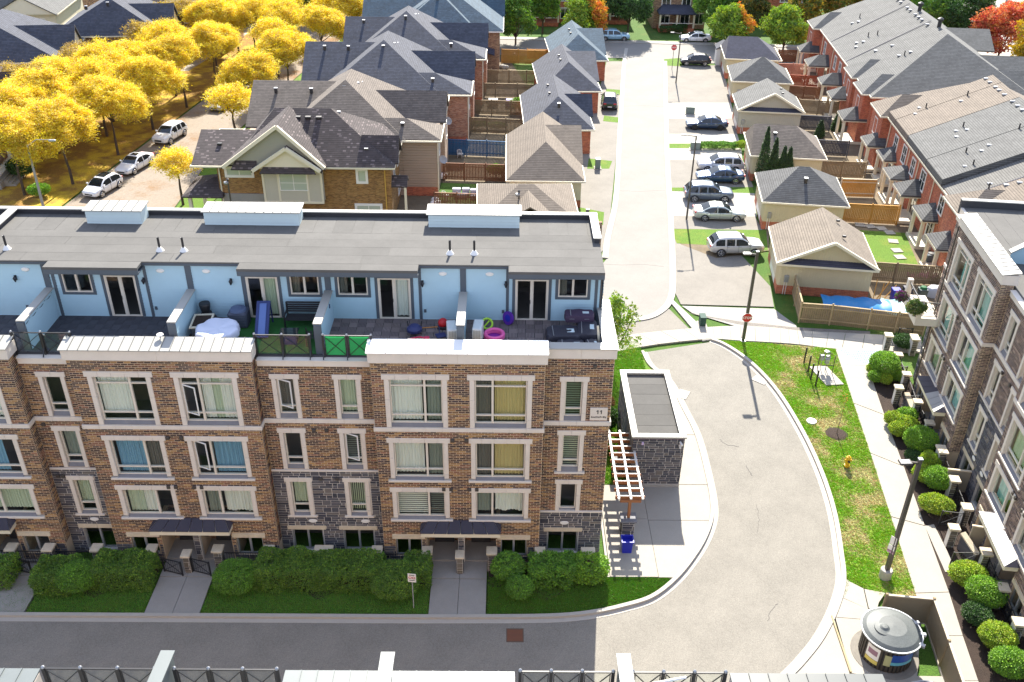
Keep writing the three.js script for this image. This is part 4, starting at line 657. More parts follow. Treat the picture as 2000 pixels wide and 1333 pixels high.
// ---------- townhouse block on the right ----------
const ORD = ['first', 'second', 'third', 'fourth', 'fifth', 'sixth', 'seventh', 'eighth', 'ninth', 'tenth', 'eleventh', 'twelfth', 'thirteenth', 'fourteenth', 'fifteenth', 'sixteenth'];
const side = thing('townhouse_block', 'dark brown brick townhouse block at the right edge beside the pavement', 'townhouses', 32.8, 0, -15.55, -(Math.PI / 2 + 0.12));
{
  const pale = M.curtainPale, gr = M.curtainGreen, teal = cloth(0.2, 0.5, 0.45), dk = M.curtainDark, gy = M.curtainGrey;
  buildBlock(side, [
    { kind: 'rec', x0: -2.4, x1: 0, stoneTop: 5.54, centers: [-1.2], base: [-1.2], num: [-0.5], cur: [[[], [], []]] },
    { kind: 'bay', x0: 0, x1: 7.5, litFrom: 3, cur: [[[C(teal, 0.3, 0.9)], [C(teal, 0.1, 0.6)], [C(gy, 0.1, 0.5)]], [[C(teal, 0.3, 0.9)], [C(teal, 0.3, 0.9)], [C(teal, 0.3, 0.95)]]], open: [[null, null], [null, null]] },
    { kind: 'rec', x0: 7.5, x1: 12.7, stoneTop: 5.54, centers: [8.75, 11.45], base: [8.8, 11.4], num: [9.4, 10.8], hoods: [[9.4, 8.0], [10.6, 8.0]], cur: [[[C(gy, 0.1, 0.9)], [C(dk, 0.1, 0.9)], [C(gr, 0.1, 0.9)]], [[C(gy, 0.1, 0.9)], [], [C(gy, 0.1, 0.9)]]] },
    { kind: 'bay', x0: 12.7, x1: 20.2, litFrom: 0, cur: [[[C(pale, 0.05, 0.9)], [C(gr, 0.05, 0.9, { lo: 0.2 })], [C(teal, 0.05, 0.6)]], [[C(pale, 0.3, 0.9)], [C(pale, 0.3, 0.9)], [C(teal, 0.3, 0.9)]]] },
    { kind: 'rec', x0: 20.2, x1: 25.4, stoneTop: 5.54, centers: [21.4, 24.1], base: [21.5, 24.0], num: [22, 23.4], cur: [[[], [], []], [[], [], []]] },
  ], { pal: brickPal.grey });
  const core = gb(); core.box(-2.4, 25.4, 0, 12, -9.4, -9.2).box(-2.4, 25.4, 0, 12, -2.3, -2.2); for (const y of [2.2, 5.2, 8.4, 11.75]) core.box(-2.4, 25.4, y, y + 0.12, -9.2, -0.9); core.box(-2.4, -2.2, 0, 12.3, -9.2, -0.66).box(25.2, 25.4, 0, 12, -9.2, -0.66); core.mesh('inner_wall', plain(0.12, 0.11, 0.10, 0.9), side);
  const rf = gb(); rf.box(-2.4, 4.3, 12.3, 12.42, -9.4, -0.8).box(4.3, 25.4, 11.95, 12.07, -9.4, -0.75); const R = rf.mesh('roof', M.roofing, side);
  gb().box(-2.6, -2.35, 12.0, 12.85, -9.4, -0.6).mesh('parapet', M.dark, side); gb().cbox(-2.68, -2.3, 12.85, 12.91, -9.4, -0.62, 0.01).mesh('coping_sheet', M.capMetal, side); gb().box(-2.4, 0, 11.6, 12.4, -0.9, -0.63).mesh('fascia_panel', M.trim, side);
  for (let i = 0; i < 8; i++) gb().box(-2.2, 4.25, 12.42, 12.428 + rr(0, 0.005), -1.8 - i * 0.95, -0.86 - i * 0.95, 'd').mesh('roof_strip', M.roofing, R);
  const W = gb().box(4.3, 4.5, 12.05, 13.4, -9.3, -2.2).mesh('party_wall', M.siding, side); { const g = gb().at(M4(4.5, 0, 0, Math.PI / 2)); lapWall(g, 2.2, 9.3, 12.07, 13.38, 0); g.mesh('siding', M.siding, W); gb().poly([[4.502, 12.07, -1.3], [4.502, 12.07, -2.2], [4.502, 13.4, -2.2], [4.502, 12.7, -1.3]]).mesh('siding', M.siding, W); gb().sheet([[4.2, 12.75, -1.25], [4.6, 12.75, -1.25], [4.6, 13.46, -2.25], [4.2, 13.46, -2.25]], 0.07).sheet([[4.2, 13.46, -2.25], [4.6, 13.46, -2.25], [4.6, 13.47, -9.3], [4.2, 13.47, -9.3]], 0.06).mesh('coping', M.capMetal, W); }
  gb().box(4.5, 25.4, 12.07, 14.9, -6.4, -6.2).mesh('siding', M.siding, side);
  { const D = gb(); D.bar([0.06, 0.2, 0.09], [0.06, 12.2, 0.09], 0.05, 0.05, 8); D.mesh('downpipe', M.bronze, side); }
  // balcony on the far end
  const bx0 = -2.35, bx1 = 0.75, B = gb().box(bx0, bx1, 5.72, 6.25, 0.02, 1.35).mesh('balcony', M.trim, side);
  for (const [x, z] of [[bx0 + 0.12, 1.2], [bx1 - 0.15, 1.2]]) gb().cbox(x - 0.16, x + 0.16, 6.25, 7.45, z - 0.16, z + 0.16, 0.02).mesh('post', M.trim, B);
  for (const [a, b] of [[[bx0 + 0.3, 1.25], [bx1 - 0.3, 1.25]], [[bx1 - 0.1, 1.05], [bx1 - 0.1, 0.1]]]) { const g = gb(), P = (p, y) => [p[0], y, p[1]]; g.bar(P(a, 7.3), P(b, 7.3), 0.03, 0.03, 4).bar(P(a, 6.36), P(b, 6.36), 0.02, 0.02, 4).bar(P(a, 6.36), P(b, 7.3), 0.014, 0.014, 4).bar(P(a, 7.3), P(b, 6.36), 0.0141, 0.0141, 4); g.mesh('railing', M.black, B); }
}
// ---------- low stone piers, rails and steps in front of both blocks ----------
function pier(x, z, turn, w, h, label, kind = 'piers with square caps in front of the townhouses') {
  const t = thing('stone_pier', label, 'pier', x, 0, z, turn), s = w / 2 - 0.03, d = 0.19, core = gb().box(-s, s, 0, h, -d, d).mesh('shaft', M.mortarStone, t), list = [];
  layStones(list, M4(0, 0, d + 0.012), -s, s, 0.02, h, []); layStones(list, M4(s + 0.012, 0, 0, Math.PI / 2), -d, d, 0.02, h, []); layStones(list, M4(-s - 0.012, 0, 0, -Math.PI / 2), -d, d, 0.02, h, []);
  for (const b of list) child('stone', unitBrick, palMat([[0.11, 0.095, 0.075], [0.075, 0.068, 0.062], [0.15, 0.13, 0.10]][Math.floor(rnd() * 3)]), core).applyMatrix4(b.m);
  gb().cbox(-w / 2 - 0.05, w / 2 + 0.05, h, h + 0.13, -0.28, 0.28, 0.02).mesh('cap', M.pierCap, t); return t;
}
[-18.6, -16.75, -14.35, -11.6, -8.3, -5.76, -3.0, -0.32, 2.2, 5.45, 7.88, 10.3].forEach((x, i) => pier(x, 0.36, 0, i === 6 ? 0.85 : i === 11 ? 0.62 : 0.45, 1.2, `square capped stone pier in front of the middle block, ${ORD[i]} from the left`));
pier(-9.78, 0.7, 0, 0.36, 1.18, 'narrow stone pier between the twin doors of the left canopy'); pier(3.85, 0.62, 0, 0.36, 1.18, 'narrow stone pier between the twin doors of the right canopy');
[[-19.4, -17, 'left edge'], [-16.5, -14.6, 'far left'], [-14.1, -11.9, 'first hedge'], [-8, -6, 'long hedge, left part'], [-5.5, -3.5, 'long hedge, middle part'], [-2.5, -0.6, 'long hedge, right part'], [0, 1.95, 'round shrub'], [5.7, 7.6, 'right hedge'], [8.15, 9.95, 'right hedge corner']].forEach(([a, b, w]) => { const t = thing('low_rail', `low black metal rail behind the planting at the ${w}`, 'railing', 0, 0, 0.36); const g = gb(); g.box(a, b, 0.98, 1.02, -0.02, 0.02).box(a, b, 0.25, 0.28, -0.02, 0.02); g.mesh('rails', M.black, t); const k = gb(); for (let x = a + 0.1; x < b; x += 0.12) k.box(x - 0.008, x + 0.008, 0.28, 0.98, -0.008, 0.008); stuff(k.mesh('pickets', M.black, t)); });
function crossRail(p, q, label, h = 1.0, n = 2, y = 0) { // black panel rail with crossed bars between two points
  const L = Math.hypot(q[0] - p[0], q[1] - p[1]), t = thing('garden_railing', label, 'railing', p[0], y, p[1], -Math.atan2(q[1] - p[1], q[0] - p[0])); const g = gb(); g.box(0, L, h - 0.04, h, -0.02, 0.02).box(0, L, 0.1, 0.13, -0.02, 0.02); g.mesh('rails', M.black, t);
  for (let i = 0; i <= n; i++) gb().box(i * L / n - 0.03, i * L / n + 0.03, 0, h + 0.03, -0.03, 0.03).mesh('post', M.black, t);
  const k = gb(); for (let i = 0; i < n; i++) { const a = i * L / n, b = (i + 1) * L / n; k.bar([a, 0.13, 0], [b, h - 0.04, 0], 0.012, 0.012, 4).bar([a, h - 0.04, 0.001], [b, 0.13, 0.001], 0.012, 0.012, 4); for (let x = a + 0.12; x < b - 0.05; x += 0.12) k.box(x - 0.006, x + 0.006, 0.13, h - 0.04, -0.006, 0.006); } stuff(k.mesh('bars', M.black, t)); return t;
}
for (const [x, w] of [[-18.0, 'gate by the left edge'], [-10.5, 'left gate of the left twin doors'], [-9.1, 'right gate of the left twin doors']]) crossRail([x - 0.5, 0.8], [x + 0.5, 1.1], `short black metal gate rail at the ${w}`, 0.95, 1, 0.1);
{
  const pts = [[32.95,-21.17], [34.67,-20.86], [32.72,-18.61], [32.41,-16.21], [31.34,-14.64], [31.97,-13.05], [31.86,-10.83], [31.56,-8.17], [31.21,-5.49], [30.94,-3.19], [29.59,-1.58], [30.5,0.22], [30.28,2.62], [30.03,4.8]], tn = -0.12;
  const wh = ['left rear corner of the planter', 'right rear corner of the planter', 'rail above the round shrub, upper', 'rail above the round shrub, lower', 'foot of the upper garden gate', 'lower side of the upper garden gate', 'upper golden shrubs', 'big round shrub', 'second round shrub', 'upper side of the lower stairs', 'foot of the lower stairs', 'lower side of the lower stairs', 'lower hedge', 'bottom right hedge'];
  pts.forEach((p, i) => pier(p[0], p[1], tn + Math.PI / 2, [0.5, 0.75, 0.4, 0.42, 0.42, 0.42, 0.42, 0.75, 0.5, 0.5, 0.42, 0.5, 0.5, 0.5][i], 1.25, `pale capped stone pier on the right, at the ${wh[i]}`));
  [[2, 3], [3, 5], [5, 6], [6, 7], [7, 8], [8, 9], [11, 12], [12, 13]].forEach(([i, j], k) => crossRail([pts[i][0] + 0.1, pts[i][1] + 0.25], [pts[j][0] + 0.1, pts[j][1] - 0.25], `black garden railing between the pale capped piers on the right, ${ORD[k]} from the top`, 1.0, 2, 0.1));
  crossRail([32.01,-17.5], [32.99,-17.51], 'black gate rail closing the upper garden on the right', 0.95, 1, 0.1); crossRail([29.62,-3.05], [30.74,-2.86], 'upper black gate rail at the lower stairs on the right', 1.05, 1, 0.1); crossRail([28.95,0.09], [30.33,0.08], 'lower black gate rail at the lower stairs on the right', 1.05, 1, 0.1); crossRail([34.32,-22.66], [35.29,-22.67], 'black rail at the back of the planter on the right', 0.9, 1, 0.1); crossRail([31.25,-14.05], [32.54,-14.07], 'black rail under the upper garden on the right', 0.95, 1, 0.1);
  const walls = [[[31.8,-14.34], [31.87,-12.94], 'upper sloping stair wall on the right'], [[30.07,-1.4], [30.48,-0.35], 'lower sloping stair wall on the right']];
  for (const [a, b, l] of walls) { const t = thing('stair_wall', `${l} with pale coping`, 'wall', a[0], 0, a[1], -Math.atan2(b[1] - a[1], b[0] - a[0])), L = Math.hypot(b[0] - a[0], b[1] - a[1]); gb().slabPlan([[0, -0.13], [L, -0.13], [L, 0.13], [0, 0.13]], -0.05, 0.55).mesh('stone_wall', palMat(stonePal[2]), t); gb().sheet([[-0.05, 1.1, 0.17], [L, 0.62, 0.17], [L, 0.62, -0.17], [-0.05, 1.1, -0.17]], 0.09).mesh('coping', M.pierCap, t); gb().poly([[0, 0.5, 0.131], [L, 0.5, 0.131], [L, 0.55, 0.131], [0, 1.03, 0.131]]).mesh('wall_face', palMat(stonePal[1]), t); }
  const scr = [[[31.06,-6.12], [32.69,-5.83], 'tan privacy screen between the gardens on the right, upper one'], [[30.48,-1.49], [31.27,-1.3], 'tan privacy screen between the gardens on the right, lower one']];
  for (const [a, b, l] of scr) { const t = thing('privacy_screen', l, 'screen', a[0], 0, a[1], -Math.atan2(b[1] - a[1], b[0] - a[0])), L = Math.hypot(b[0] - a[0], b[1] - a[1]); gb().box(0, L, 0, 1.5, -0.04, 0.04).mesh('panel', plain(0.3, 0.26, 0.19), t); gb().cbox(-0.04, L + 0.04, 1.5, 1.57, -0.07, 0.07, 0.01).mesh('top_rail', M.pierCap, t); }
}
gb().plan([[31.02,-19.13], [30.2,-13.3], [29.58,-8.12], [28.89,-3.04], [28.27,1.78], [27.45,7.11], [29.5, 9], [31, 9], [32.3, -3], [33.2, -15], [33.6, -20.6], [32.9, -20.8]], 0.05).ground('planting_bed', M.soil);
for (const [a, b] of [[-16.75, -11.3], [-8.4, 2.3], [5.3, 11]]) gb().plan([[a, 0.2], [b, 0.2], [b, 1.6], [(a + b) / 2 + 1.2, 1.75], [(a + b) / 2, 2.6], [(a + b) / 2 - 1.2, 1.75], [a, 1.6]], 0.075).ground('planting_bed', M.soil);
// ---------- stone hut with flat roof ----------
{
  const x0 = 13.12, x1 = 15.98, z0 = -12.7, z1 = -6.1, H = 3.45, t = thing('stone_hut', 'small dark stone hut with flat roof beside the curving drive', 'outbuilding'), w = gb(), list = [];
  w.box(x0 + 0.02, x1 - 0.02, 0, H, z0, z1 - 0.012); const W = w.mesh('stone_wall', M.mortarStone, t);
  layStones(list, M4(0, 0, z1), x0, x1, 0.3, H, []); layStones(list, M4(x0 + 0.008, 0, 0, -Math.PI / 2), z0, z1, 0.05, H, []); layStones(list, M4(x1 - 0.008, 0, 0, Math.PI / 2), -z1, -z0, 0.05, H, []);
  t.userData.stoneParent = W; layAll(t, [], list);
  gb().cbox(x0 - 0.01, x1 + 0.01, 0, 0.28, z1 - 0.1, z1 + 0.03, 0.02).mesh('base_course', M.kerb, t);
  gb().box(x0, x1, H, H + 0.1, z1 - 0.2, z1).mesh('purple_flashing', plain(0.11, 0.06, 0.08), t);
  const c = 0.36, o = 0.08, y = H + 0.22; for (const [a, b, d, e] of [[x0 - o, x1 + o, z1 - c + o, z1 + o], [x0 - o, x1 + o, z0 - o, z0 + c - o], [x0 - o, x0 + c - o, z0 + c - o + 0.004, z1 - c + o - 0.004], [x1 - c + o, x1 + o, z0 + c - o + 0.004, z1 - c + o - 0.004]]) gb().cbox(a, b, H + 0.1, y, d, e, 0.012).mesh('coping', M.capMetal, t);
  for (let i = 0; i < 6; i++) { const L = (z1 - z0 - 2 * c + 0.3) / 6, a = z0 + c - 0.15 + i * L; const m = M.roofing.clone(); m.color.multiplyScalar(rr(0.75, 0.9)); gb().box(x0 + 0.2, x1 - 0.2, H - 0.1, H + 0.03 + rr(0, 0.006), a + 0.008, a + L - 0.008).mesh('roof_strip', m, t); }
  gb().cbox(13.6, 13.72, 3.12, 3.3, z1 + 0.01, z1 + 0.1, 0.01).mesh('wall_light', plain(0.5, 0.4, 0.6), t); gb().bar([15.72, 3.3, z1 + 0.02], [15.8, 3.22, z1 + 0.25], 0.06, 0.08, 10).bar([15.7, 3.1, z1 + 0.02], [15.74, 3.0, z1 + 0.2], 0.05, 0.06, 10).mesh('flood_light', M.white, t);
}
// ---------- timber pergola on stone piers beside it ----------
{
  const t = thing('pergola', 'white and brown timber pergola on a stone pier beside the townhouse corner', 'pergola'), y = 2.62;
  for (const z of [-2.3, -7.4]) { const g = gb().box(12.3, 12.95, 0, 1.1, z - 0.28, z + 0.28).mesh('pier', M.mortarStone, t), list = []; layStones(list, M4(0, 0, z + 0.29), 12.3, 12.95, 0.02, 1.1, []); layStones(list, M4(12.29, 0, 0, -Math.PI / 2), z - 0.28, z + 0.28, 0.02, 1.1, []); for (const b of list) child('stone', unitBrick, palMat(b.c), g).applyMatrix4(b.m); gb().cbox(12.2, 13.05, 1.1, 1.2, z - 0.38, z + 0.38, 0.015).mesh('cap', M.sillDark, t); gb().cbox(12.55, 12.7, 1.2, 2.35, z - 0.075, z + 0.075, 0.01).mesh('post', M.wood, t); gb().cbox(12.1, 13.2, 2.25, 2.4, z - 0.07, z + 0.07, 0.01).mesh('bracket', M.wood, t); }
  for (const x of [12.0, 12.63, 13.25]) gb().cbox(x - 0.06, x + 0.06, y - 0.06, y + 0.04, -8.0, -2.1, 0.01).mesh('white_beam', M.white, t);
  for (let i = 0; i < 10; i++) { const z = -7.8 + i * 0.6; gb().cbox(11.85, 13.4, y - 0.26, y - 0.062, z - 0.045, z + 0.045, 0.01).mesh('joist', M.wood, t); gb().cbox(11.92, 13.33, y + 0.042, y + 0.08, z + 0.1, z + 0.16, 0.008).mesh('white_slat', M.white, t); }
}
{ const t = thing('recycling_bin', 'blue plastic recycling bin at the foot of the pergola pier', 'bin', 12.45, 0.1, -0.95), q = [[-0.24, -0.2], [0.24, -0.2], [0.24, 0.2], [-0.24, 0.2]], g = gb(); for (let i = 0; i < 4; i++) { const a = q[i], b = q[(i + 1) % 4]; g.poly([[b[0], 0, b[1]], [a[0], 0, a[1]], [a[0] * 1.15, 0.78, a[1] * 1.15], [b[0] * 1.15, 0.78, b[1] * 1.15]].reverse().map(v => v)); } g.poly([[-0.276, 0.6, 0.23], [0.276, 0.6, 0.23], [0.276, 0.6, -0.23], [-0.276, 0.6, -0.23]]); const m = M.blue.clone(); m.side = THREE.DoubleSide; g.mesh('body', m, t); gb().box(-0.32, 0.32, 0.76, 0.84, 0.23, 0.29).box(-0.32, 0.32, 0.76, 0.84, -0.29, -0.23).box(-0.32, -0.27, 0.76, 0.84, -0.23, 0.23).box(0.27, 0.32, 0.76, 0.84, -0.23, 0.23).mesh('rim', m, t); }
// ---------- street lamps ----------
function boxLamp(x, z, h, turn, label, base) { // square post with a flat head on a short arm
  const t = thing('street_lamp', label, 'street lamp', x, 0, z, turn);
  gb().bar([0, 0.05, 0], [0, h, 0], 0.1, 0.085, 4).mesh('post', M.pole, t); gb().cbox(-0.11, 0.11, h, h + 0.06, -0.11, 0.11, 0.015).mesh('cap', M.steel, t);
  gb().bar([-0.08, h - 0.22, 0], [-0.42, h - 0.16, 0], 0.05, 0.05, 4).mesh('arm', M.bronze, t); const H = gb().cbox(-0.98, -0.4, h - 0.2, h - 0.1, -0.19, 0.19, 0.02).mesh('lamp_head', M.bronze, t); gb().box(-0.93, -0.5, h - 0.1, h - 0.094, -0.13, 0.13, 'd').mesh('fins', M.steel, H);
  if (base) gb().lathe([[0, 0.62], [0.27, 0.62], [0.3, 0.58], [0.3, 0], [0, 0]], 24).mesh('footing', M.kerb, t); else gb().lathe([[0, 0.14], [0.2, 0.14], [0.24, 0], [0, 0]], 16).mesh('footing', M.steel, t); return t;
}
boxLamp(23.09, -22.23, 7.14, 0, 'tall dark lamp post with STOP sign at the lawn corner');
{ const L = boxLamp(25.41, 0.77, 7.65, 0.05, 'tall dark lamp post on round concrete footing at the lower lawn end', true);
  for (const [y, w, hh, c] of [[2.55, 0.3, 0.5, M.white], [2.05, 0.34, 0.4, M.white], [1.85, 0.34, 0.2, plain(0.5, 0.3, 0.4)]]) gb().at(M4(-0.12, y, 0, -0.9)).box(-w / 2, w / 2, -hh / 2, hh / 2, 0, 0.012).mesh('notice', c, L); }
function octSign(x, z, y, r, label, parentPost) {
  const t = thing('stop_sign', label, 'stop sign', x, 0, z, 0.0), g = gb(), P = Array.from({ length: 8 }, (_, i) => { const a = (i + 0.5) * Math.PI / 4; return [Math.cos(a), Math.sin(a)]; }), face = (k, zz, m, n) => gb().poly(P.map(q => [q[0] * k, y + q[1] * k, zz])).mesh(n, m, t);
  gb().geo(new THREE.ExtrudeGeometry(new THREE.Shape(P.map(q => new THREE.Vector2(q[0] * r, y + q[1] * r))), { depth: 0.02, bevelEnabled: false })).mesh('border', M.white, t); face(r * 0.93, 0.0235, M.red, 'red_face');
  if (parentPost) gb().bar([0, 0, -0.03], [0, y + r, -0.03], 0.035, 0.035, 8).mesh('post', M.pole, t); return t;
}
const bold = await new FontLoader().loadAsync('fonts/droid/droid_sans_bold.typeface.json');
function lettering(s, size, x, y, z, m, parent) { const t = new TextGeometry(s, { font: bold, size, depth: 0.006, curveSegments: 3, bevelEnabled: false }); t.computeBoundingBox(); t.translate(x - t.boundingBox.max.x / 2, y - size / 2, z); return child('lettering', t, m, parent); }
{ const s = octSign(23.09, -22.11, 2.06, 0.38, 'red octagonal STOP sign on the lamp post at the lawn corner'); lettering('STOP', 0.2, 0, 2.06, 0.025, M.white, s); }
{ const s = octSign(28.62, -93.87, 2.95, 0.42, 'far red STOP sign on its post at the end of the lane', true); lettering('STOP', 0.2, 0, 2.95, 0.025, M.white, s); }
function cobra(x, z, h, turn, label) { const t = thing('street_lamp', label, 'street lamp', x, 0, z, turn); gb().bar([0, 0, 0], [0, h, 0], 0.09, 0.06, 10).mesh('post', M.pole, t); gb().bar([0, h - 0.1, 0], [-0.9, h + 0.05, 0], 0.035, 0.03, 8).mesh('arm', M.pole, t); gb().cbox(-1.35, -0.85, h, h + 0.1, -0.11, 0.11, 0.03).mesh('lamp_head', M.poleGrey, t); return t; }
cobra(22.5, -43.6, 7.9, 0, 'slim dark lamp post beside the silver sedan on the lane'); cobra(28.17, -87.28, 6.4, 0, 'slim dark lamp post beside the far STOP sign');
{ const t = thing('street_lamp', 'grey lamp post with curved arm under the yellow trees on the left', 'street lamp', -36.19, 0, -44.53); gb().bar([0, 0, 0], [0, 6, 0], 0.13, 0.08, 10).mesh('post', M.poleGrey, t); gb().bar([0, 5.9, 0], [0.9, 6.5, 0], 0.04, 0.035, 8).bar([0.9, 6.5, 0], [2.1, 6.5, 0], 0.035, 0.03, 8).mesh('arm', M.poleGrey, t); gb().cbox(2.0, 2.6, 6.35, 6.52, -0.13, 0.13, 0.04).mesh('lamp_head', M.steel, t); }
for (const [x, z, h, l] of [[-17.03,-38.15,5.48, 'dark lamp post with small round head in front of the tan brick house'], [7.12,-38.76,4.48, 'dark lamp post with small lantern behind the roof parapet']]) { const t = thing('street_lamp', l, 'street lamp', x, 0, z); gb().bar([0, 0, 0], [0, h, 0], 0.09, 0.07, 10).mesh('post', M.pole, t); gb().lathe([[0, 0.25], [0.18, 0.2], [0.2, 0.1], [0.12, -0.05], [0, -0.08]], 14, -0.12, h - 0.3, 0.1).mesh('lamp_head', M.steel, t); gb().lathe([[0.1, 0], [0.13, 0.1], [0, 0.2]], 10, 0, h, 0).mesh('cap', M.pole, t); }
{ const t = boxLamp(-16.6, 11.35, 7.0, -2.6, 'lamp post with square head at the bottom left corner'); }
{ const t = thing('utility_pole', 'tall grey pole in the bright street at the top right', 'pole', 87.6, 0, -124.6); gb().bar([0, 0, 0], [0, 10, 0], 0.2, 0.14, 10).mesh('post', M.poleGrey, t); gb().bar([0, 9.4, 0], [1.8, 9.9, 0], 0.06, 0.05, 8).mesh('arm', M.poleGrey, t); }
// no stopping sign in front of the hedge
{ const t = thing('parking_sign', 'small white parking sign with two red rings in front of the hedge', 'sign', 1.71, 0.06, 3.04); gb().bar([0, 0, 0], [0, 2.1, 0], 0.025, 0.025, 6).mesh('post', M.poleGrey, t); const P = gb().at(M4(0, 2.05, 0.03, -0.12)).cbox(-0.2, 0.2, -0.27, 0.27, 0, 0.015, 0.004).mesh('plate', M.white, t); for (const k of [-1, 1]) { child('ring', new THREE.TorusGeometry(0.065, 0.014, 6, 18), M.red, P).applyMatrix4(M4(0, 2.05, 0.03, -0.12).multiply(M4(k * 0.085, 0.02, 0.018))); } for (const y of [0.18, -0.15]) gb().at(M4(0, 2.05, 0.03, -0.12)).box(-0.13, 0.13, y - 0.02, y + 0.02, 0.015, 0.019, 'b').mesh('lettering', M.black, P); }
// hydrant, bollards, meters, covers on the lawn
{ const t = thing('fire_hydrant', 'yellow fire hydrant on the lawn beside the mulch ring', 'hydrant', 26.16, 0.07, -8.03); gb().lathe([[0, 0.86], [0.04, 0.86], [0.05, 0.8], [0.13, 0.75], [0.15, 0.66], [0.12, 0.64], [0.12, 0.2], [0.17, 0.18], [0.17, 0.1], [0.1, 0.08], [0.1, 0], [0, 0]], 18).mesh('barrel', M.yellow, t); for (const a of [0, 1.57, -1.57]) gb().at(M4(0, 0, 0, a)).bar([0, 0.52, 0.1], [0, 0.52, 0.2], 0.07, 0.075, 10).mesh('outlet', a ? M.yellow : M.black, t); }
[[26.7, -19.36], [26.69, -18.28], [26.6, -17.3], [26.7, -16.5]].forEach(([x, z], i) => { const t = thing('bollard', `black steel bollard beside the gas meters, ${ORD[i]} from the top`, 'bollard', x, 0.07, z); gb().bar([0, 0, 0], [0, 1.22, 0], 0.06, 0.06, 12).mesh('tube', M.black, t); gb().lathe([[0.06, 0], [0.04, 0.04], [0, 0.055]], 12, 0, 1.22, 0).mesh('cap', M.black, t); });
{ const t = thing('gas_meters', 'grey gas meter cluster on a concrete pad beside the pavement', 'gas meter', 27.75, 0.07, -18.0, 0.1); gb().slabPlan([[-0.75, -0.9], [0.45, -0.9], [0.75, 1.4], [-0.45, 1.4]], 0, 0.08).mesh('pad', M.kerb, t); for (const [x, z] of [[-0.1, -0.6], [0.25, -0.5], [0.05, -0.15]]) { gb().cbox(x - 0.14, x + 0.14, 0.75, 1.15, z - 0.1, z + 0.1, 0.03).mesh('meter', M.steel, t); gb().bar([x, 0.08, z], [x, 0.75, z], 0.025, 0.025, 6).bar([x + 0.1, 1.1, z], [x + 0.1, 1.45, z], 0.02, 0.02, 6).mesh('pipe', M.poleGrey, t); } gb().bar([-0.3, 1.3, -0.5], [0.5, 1.3, -0.45], 0.03, 0.03, 6).bar([-0.35, 0.08, -0.5], [-0.35, 1.32, -0.5], 0.03, 0.03, 6).bar([-0.4, 0.75, 0.1], [0.4, 0.75, 0.1], 0.03, 0.03, 6).bar([0.45, 0.08, 0.1], [0.45, 1.5, 0.1], 0.03, 0.03, 6).mesh('manifold', M.pole, t); gb().lathe([[0, 0.1], [0.16, 0.07], [0.18, 0], [0, 0]], 14, 0.1, 1.45, -0.5).mesh('regulator', M.steel, t); }
gb().lathe([[0, 0.09], [0.3, 0.085], [0.32, 0], [0, 0]], 20, 25.34, 0.07, -12.52).top('utility_cover', M.white, 'white oval utility cover in the lawn by the drive', 'cover');
gb().lathe([[0, 0.06], [0.5, 0.05], [0.68, 0.005], [0.68, 0], [0, 0]], 24, 26.55, 0.075, -11.26).top('mulch_ring', M.soil, 'brown mulch ring round the bare sapling on the lawn', 'mulch');
{ const t = thing('vault_grate', 'pale blue steel grate over a vault beside the pavement', 'grate', 31.2, 0, -20.2, -0.06); gb().box(-1.75, 1.75, 0, 0.1, -1.15, -0.95).box(-1.75, 1.75, 0, 0.1, 0.95, 1.15).box(-1.75, -1.55, 0, 0.1, -0.95, 0.95).box(1.55, 1.75, 0, 0.1, -0.95, 0.95).mesh('frame', M.concrete, t); const g = gb(); for (let i = 0; i < 22; i++) { const x = -1.5 + i * 0.143; g.box(x - 0.045, x + 0.045, 0.05, 0.1, -0.95, 0.95); } const G = g.mesh('bars', plain(0.3, 0.42, 0.43, 0.5), t); stuff(G); }
// ---------- deep waste containers inside their screen ----------
const screenMat = std({ color: lin(0.24, 0.19, 0.115), roughness: 0.85, bumpMap: scaled(grainBump, 0.4), bumpScale: 0.01 });
function screenFence(pts, h, label) { const t = thing('screen_fence', label, 'fence'); pts.forEach((p, i) => { gb().cbox(p[0] - 0.06, p[0] + 0.06, 0, h + 0.06, p[1] - 0.06, p[1] + 0.06, 0.01).mesh('post', M.woodGrey, t); if (i) { const o = pts[i - 1], L = Math.hypot(p[0] - o[0], p[1] - o[1]), m = M4(o[0], 0, o[1], -Math.atan2(p[1] - o[1], p[0] - o[0])); gb().at(m).box(0.06, L - 0.06, 0.12, h - 0.06, -0.025, 0.025).mesh('panel', screenMat, t); gb().at(m).box(0.05, L - 0.05, h - 0.06, h, -0.05, 0.05).box(0.05, L - 0.05, 0.05, 0.12, -0.04, 0.04).mesh('rail', M.pierCap, t); } }); return t; }
{ const t = screenFence([[24.2, 3.55], [26.35, 3.8], [26.05, 6.3], [25.75, 8.7]], 1.75, 'tan panel screen fence round the waste containers'); gb().at(M4(26.1, 1.1, 6.9, Math.PI / 2 - 0.12)).box(-0.2, 0.2, -0.25, 0.25, 0.03, 0.04).mesh('notice', M.white, t); }
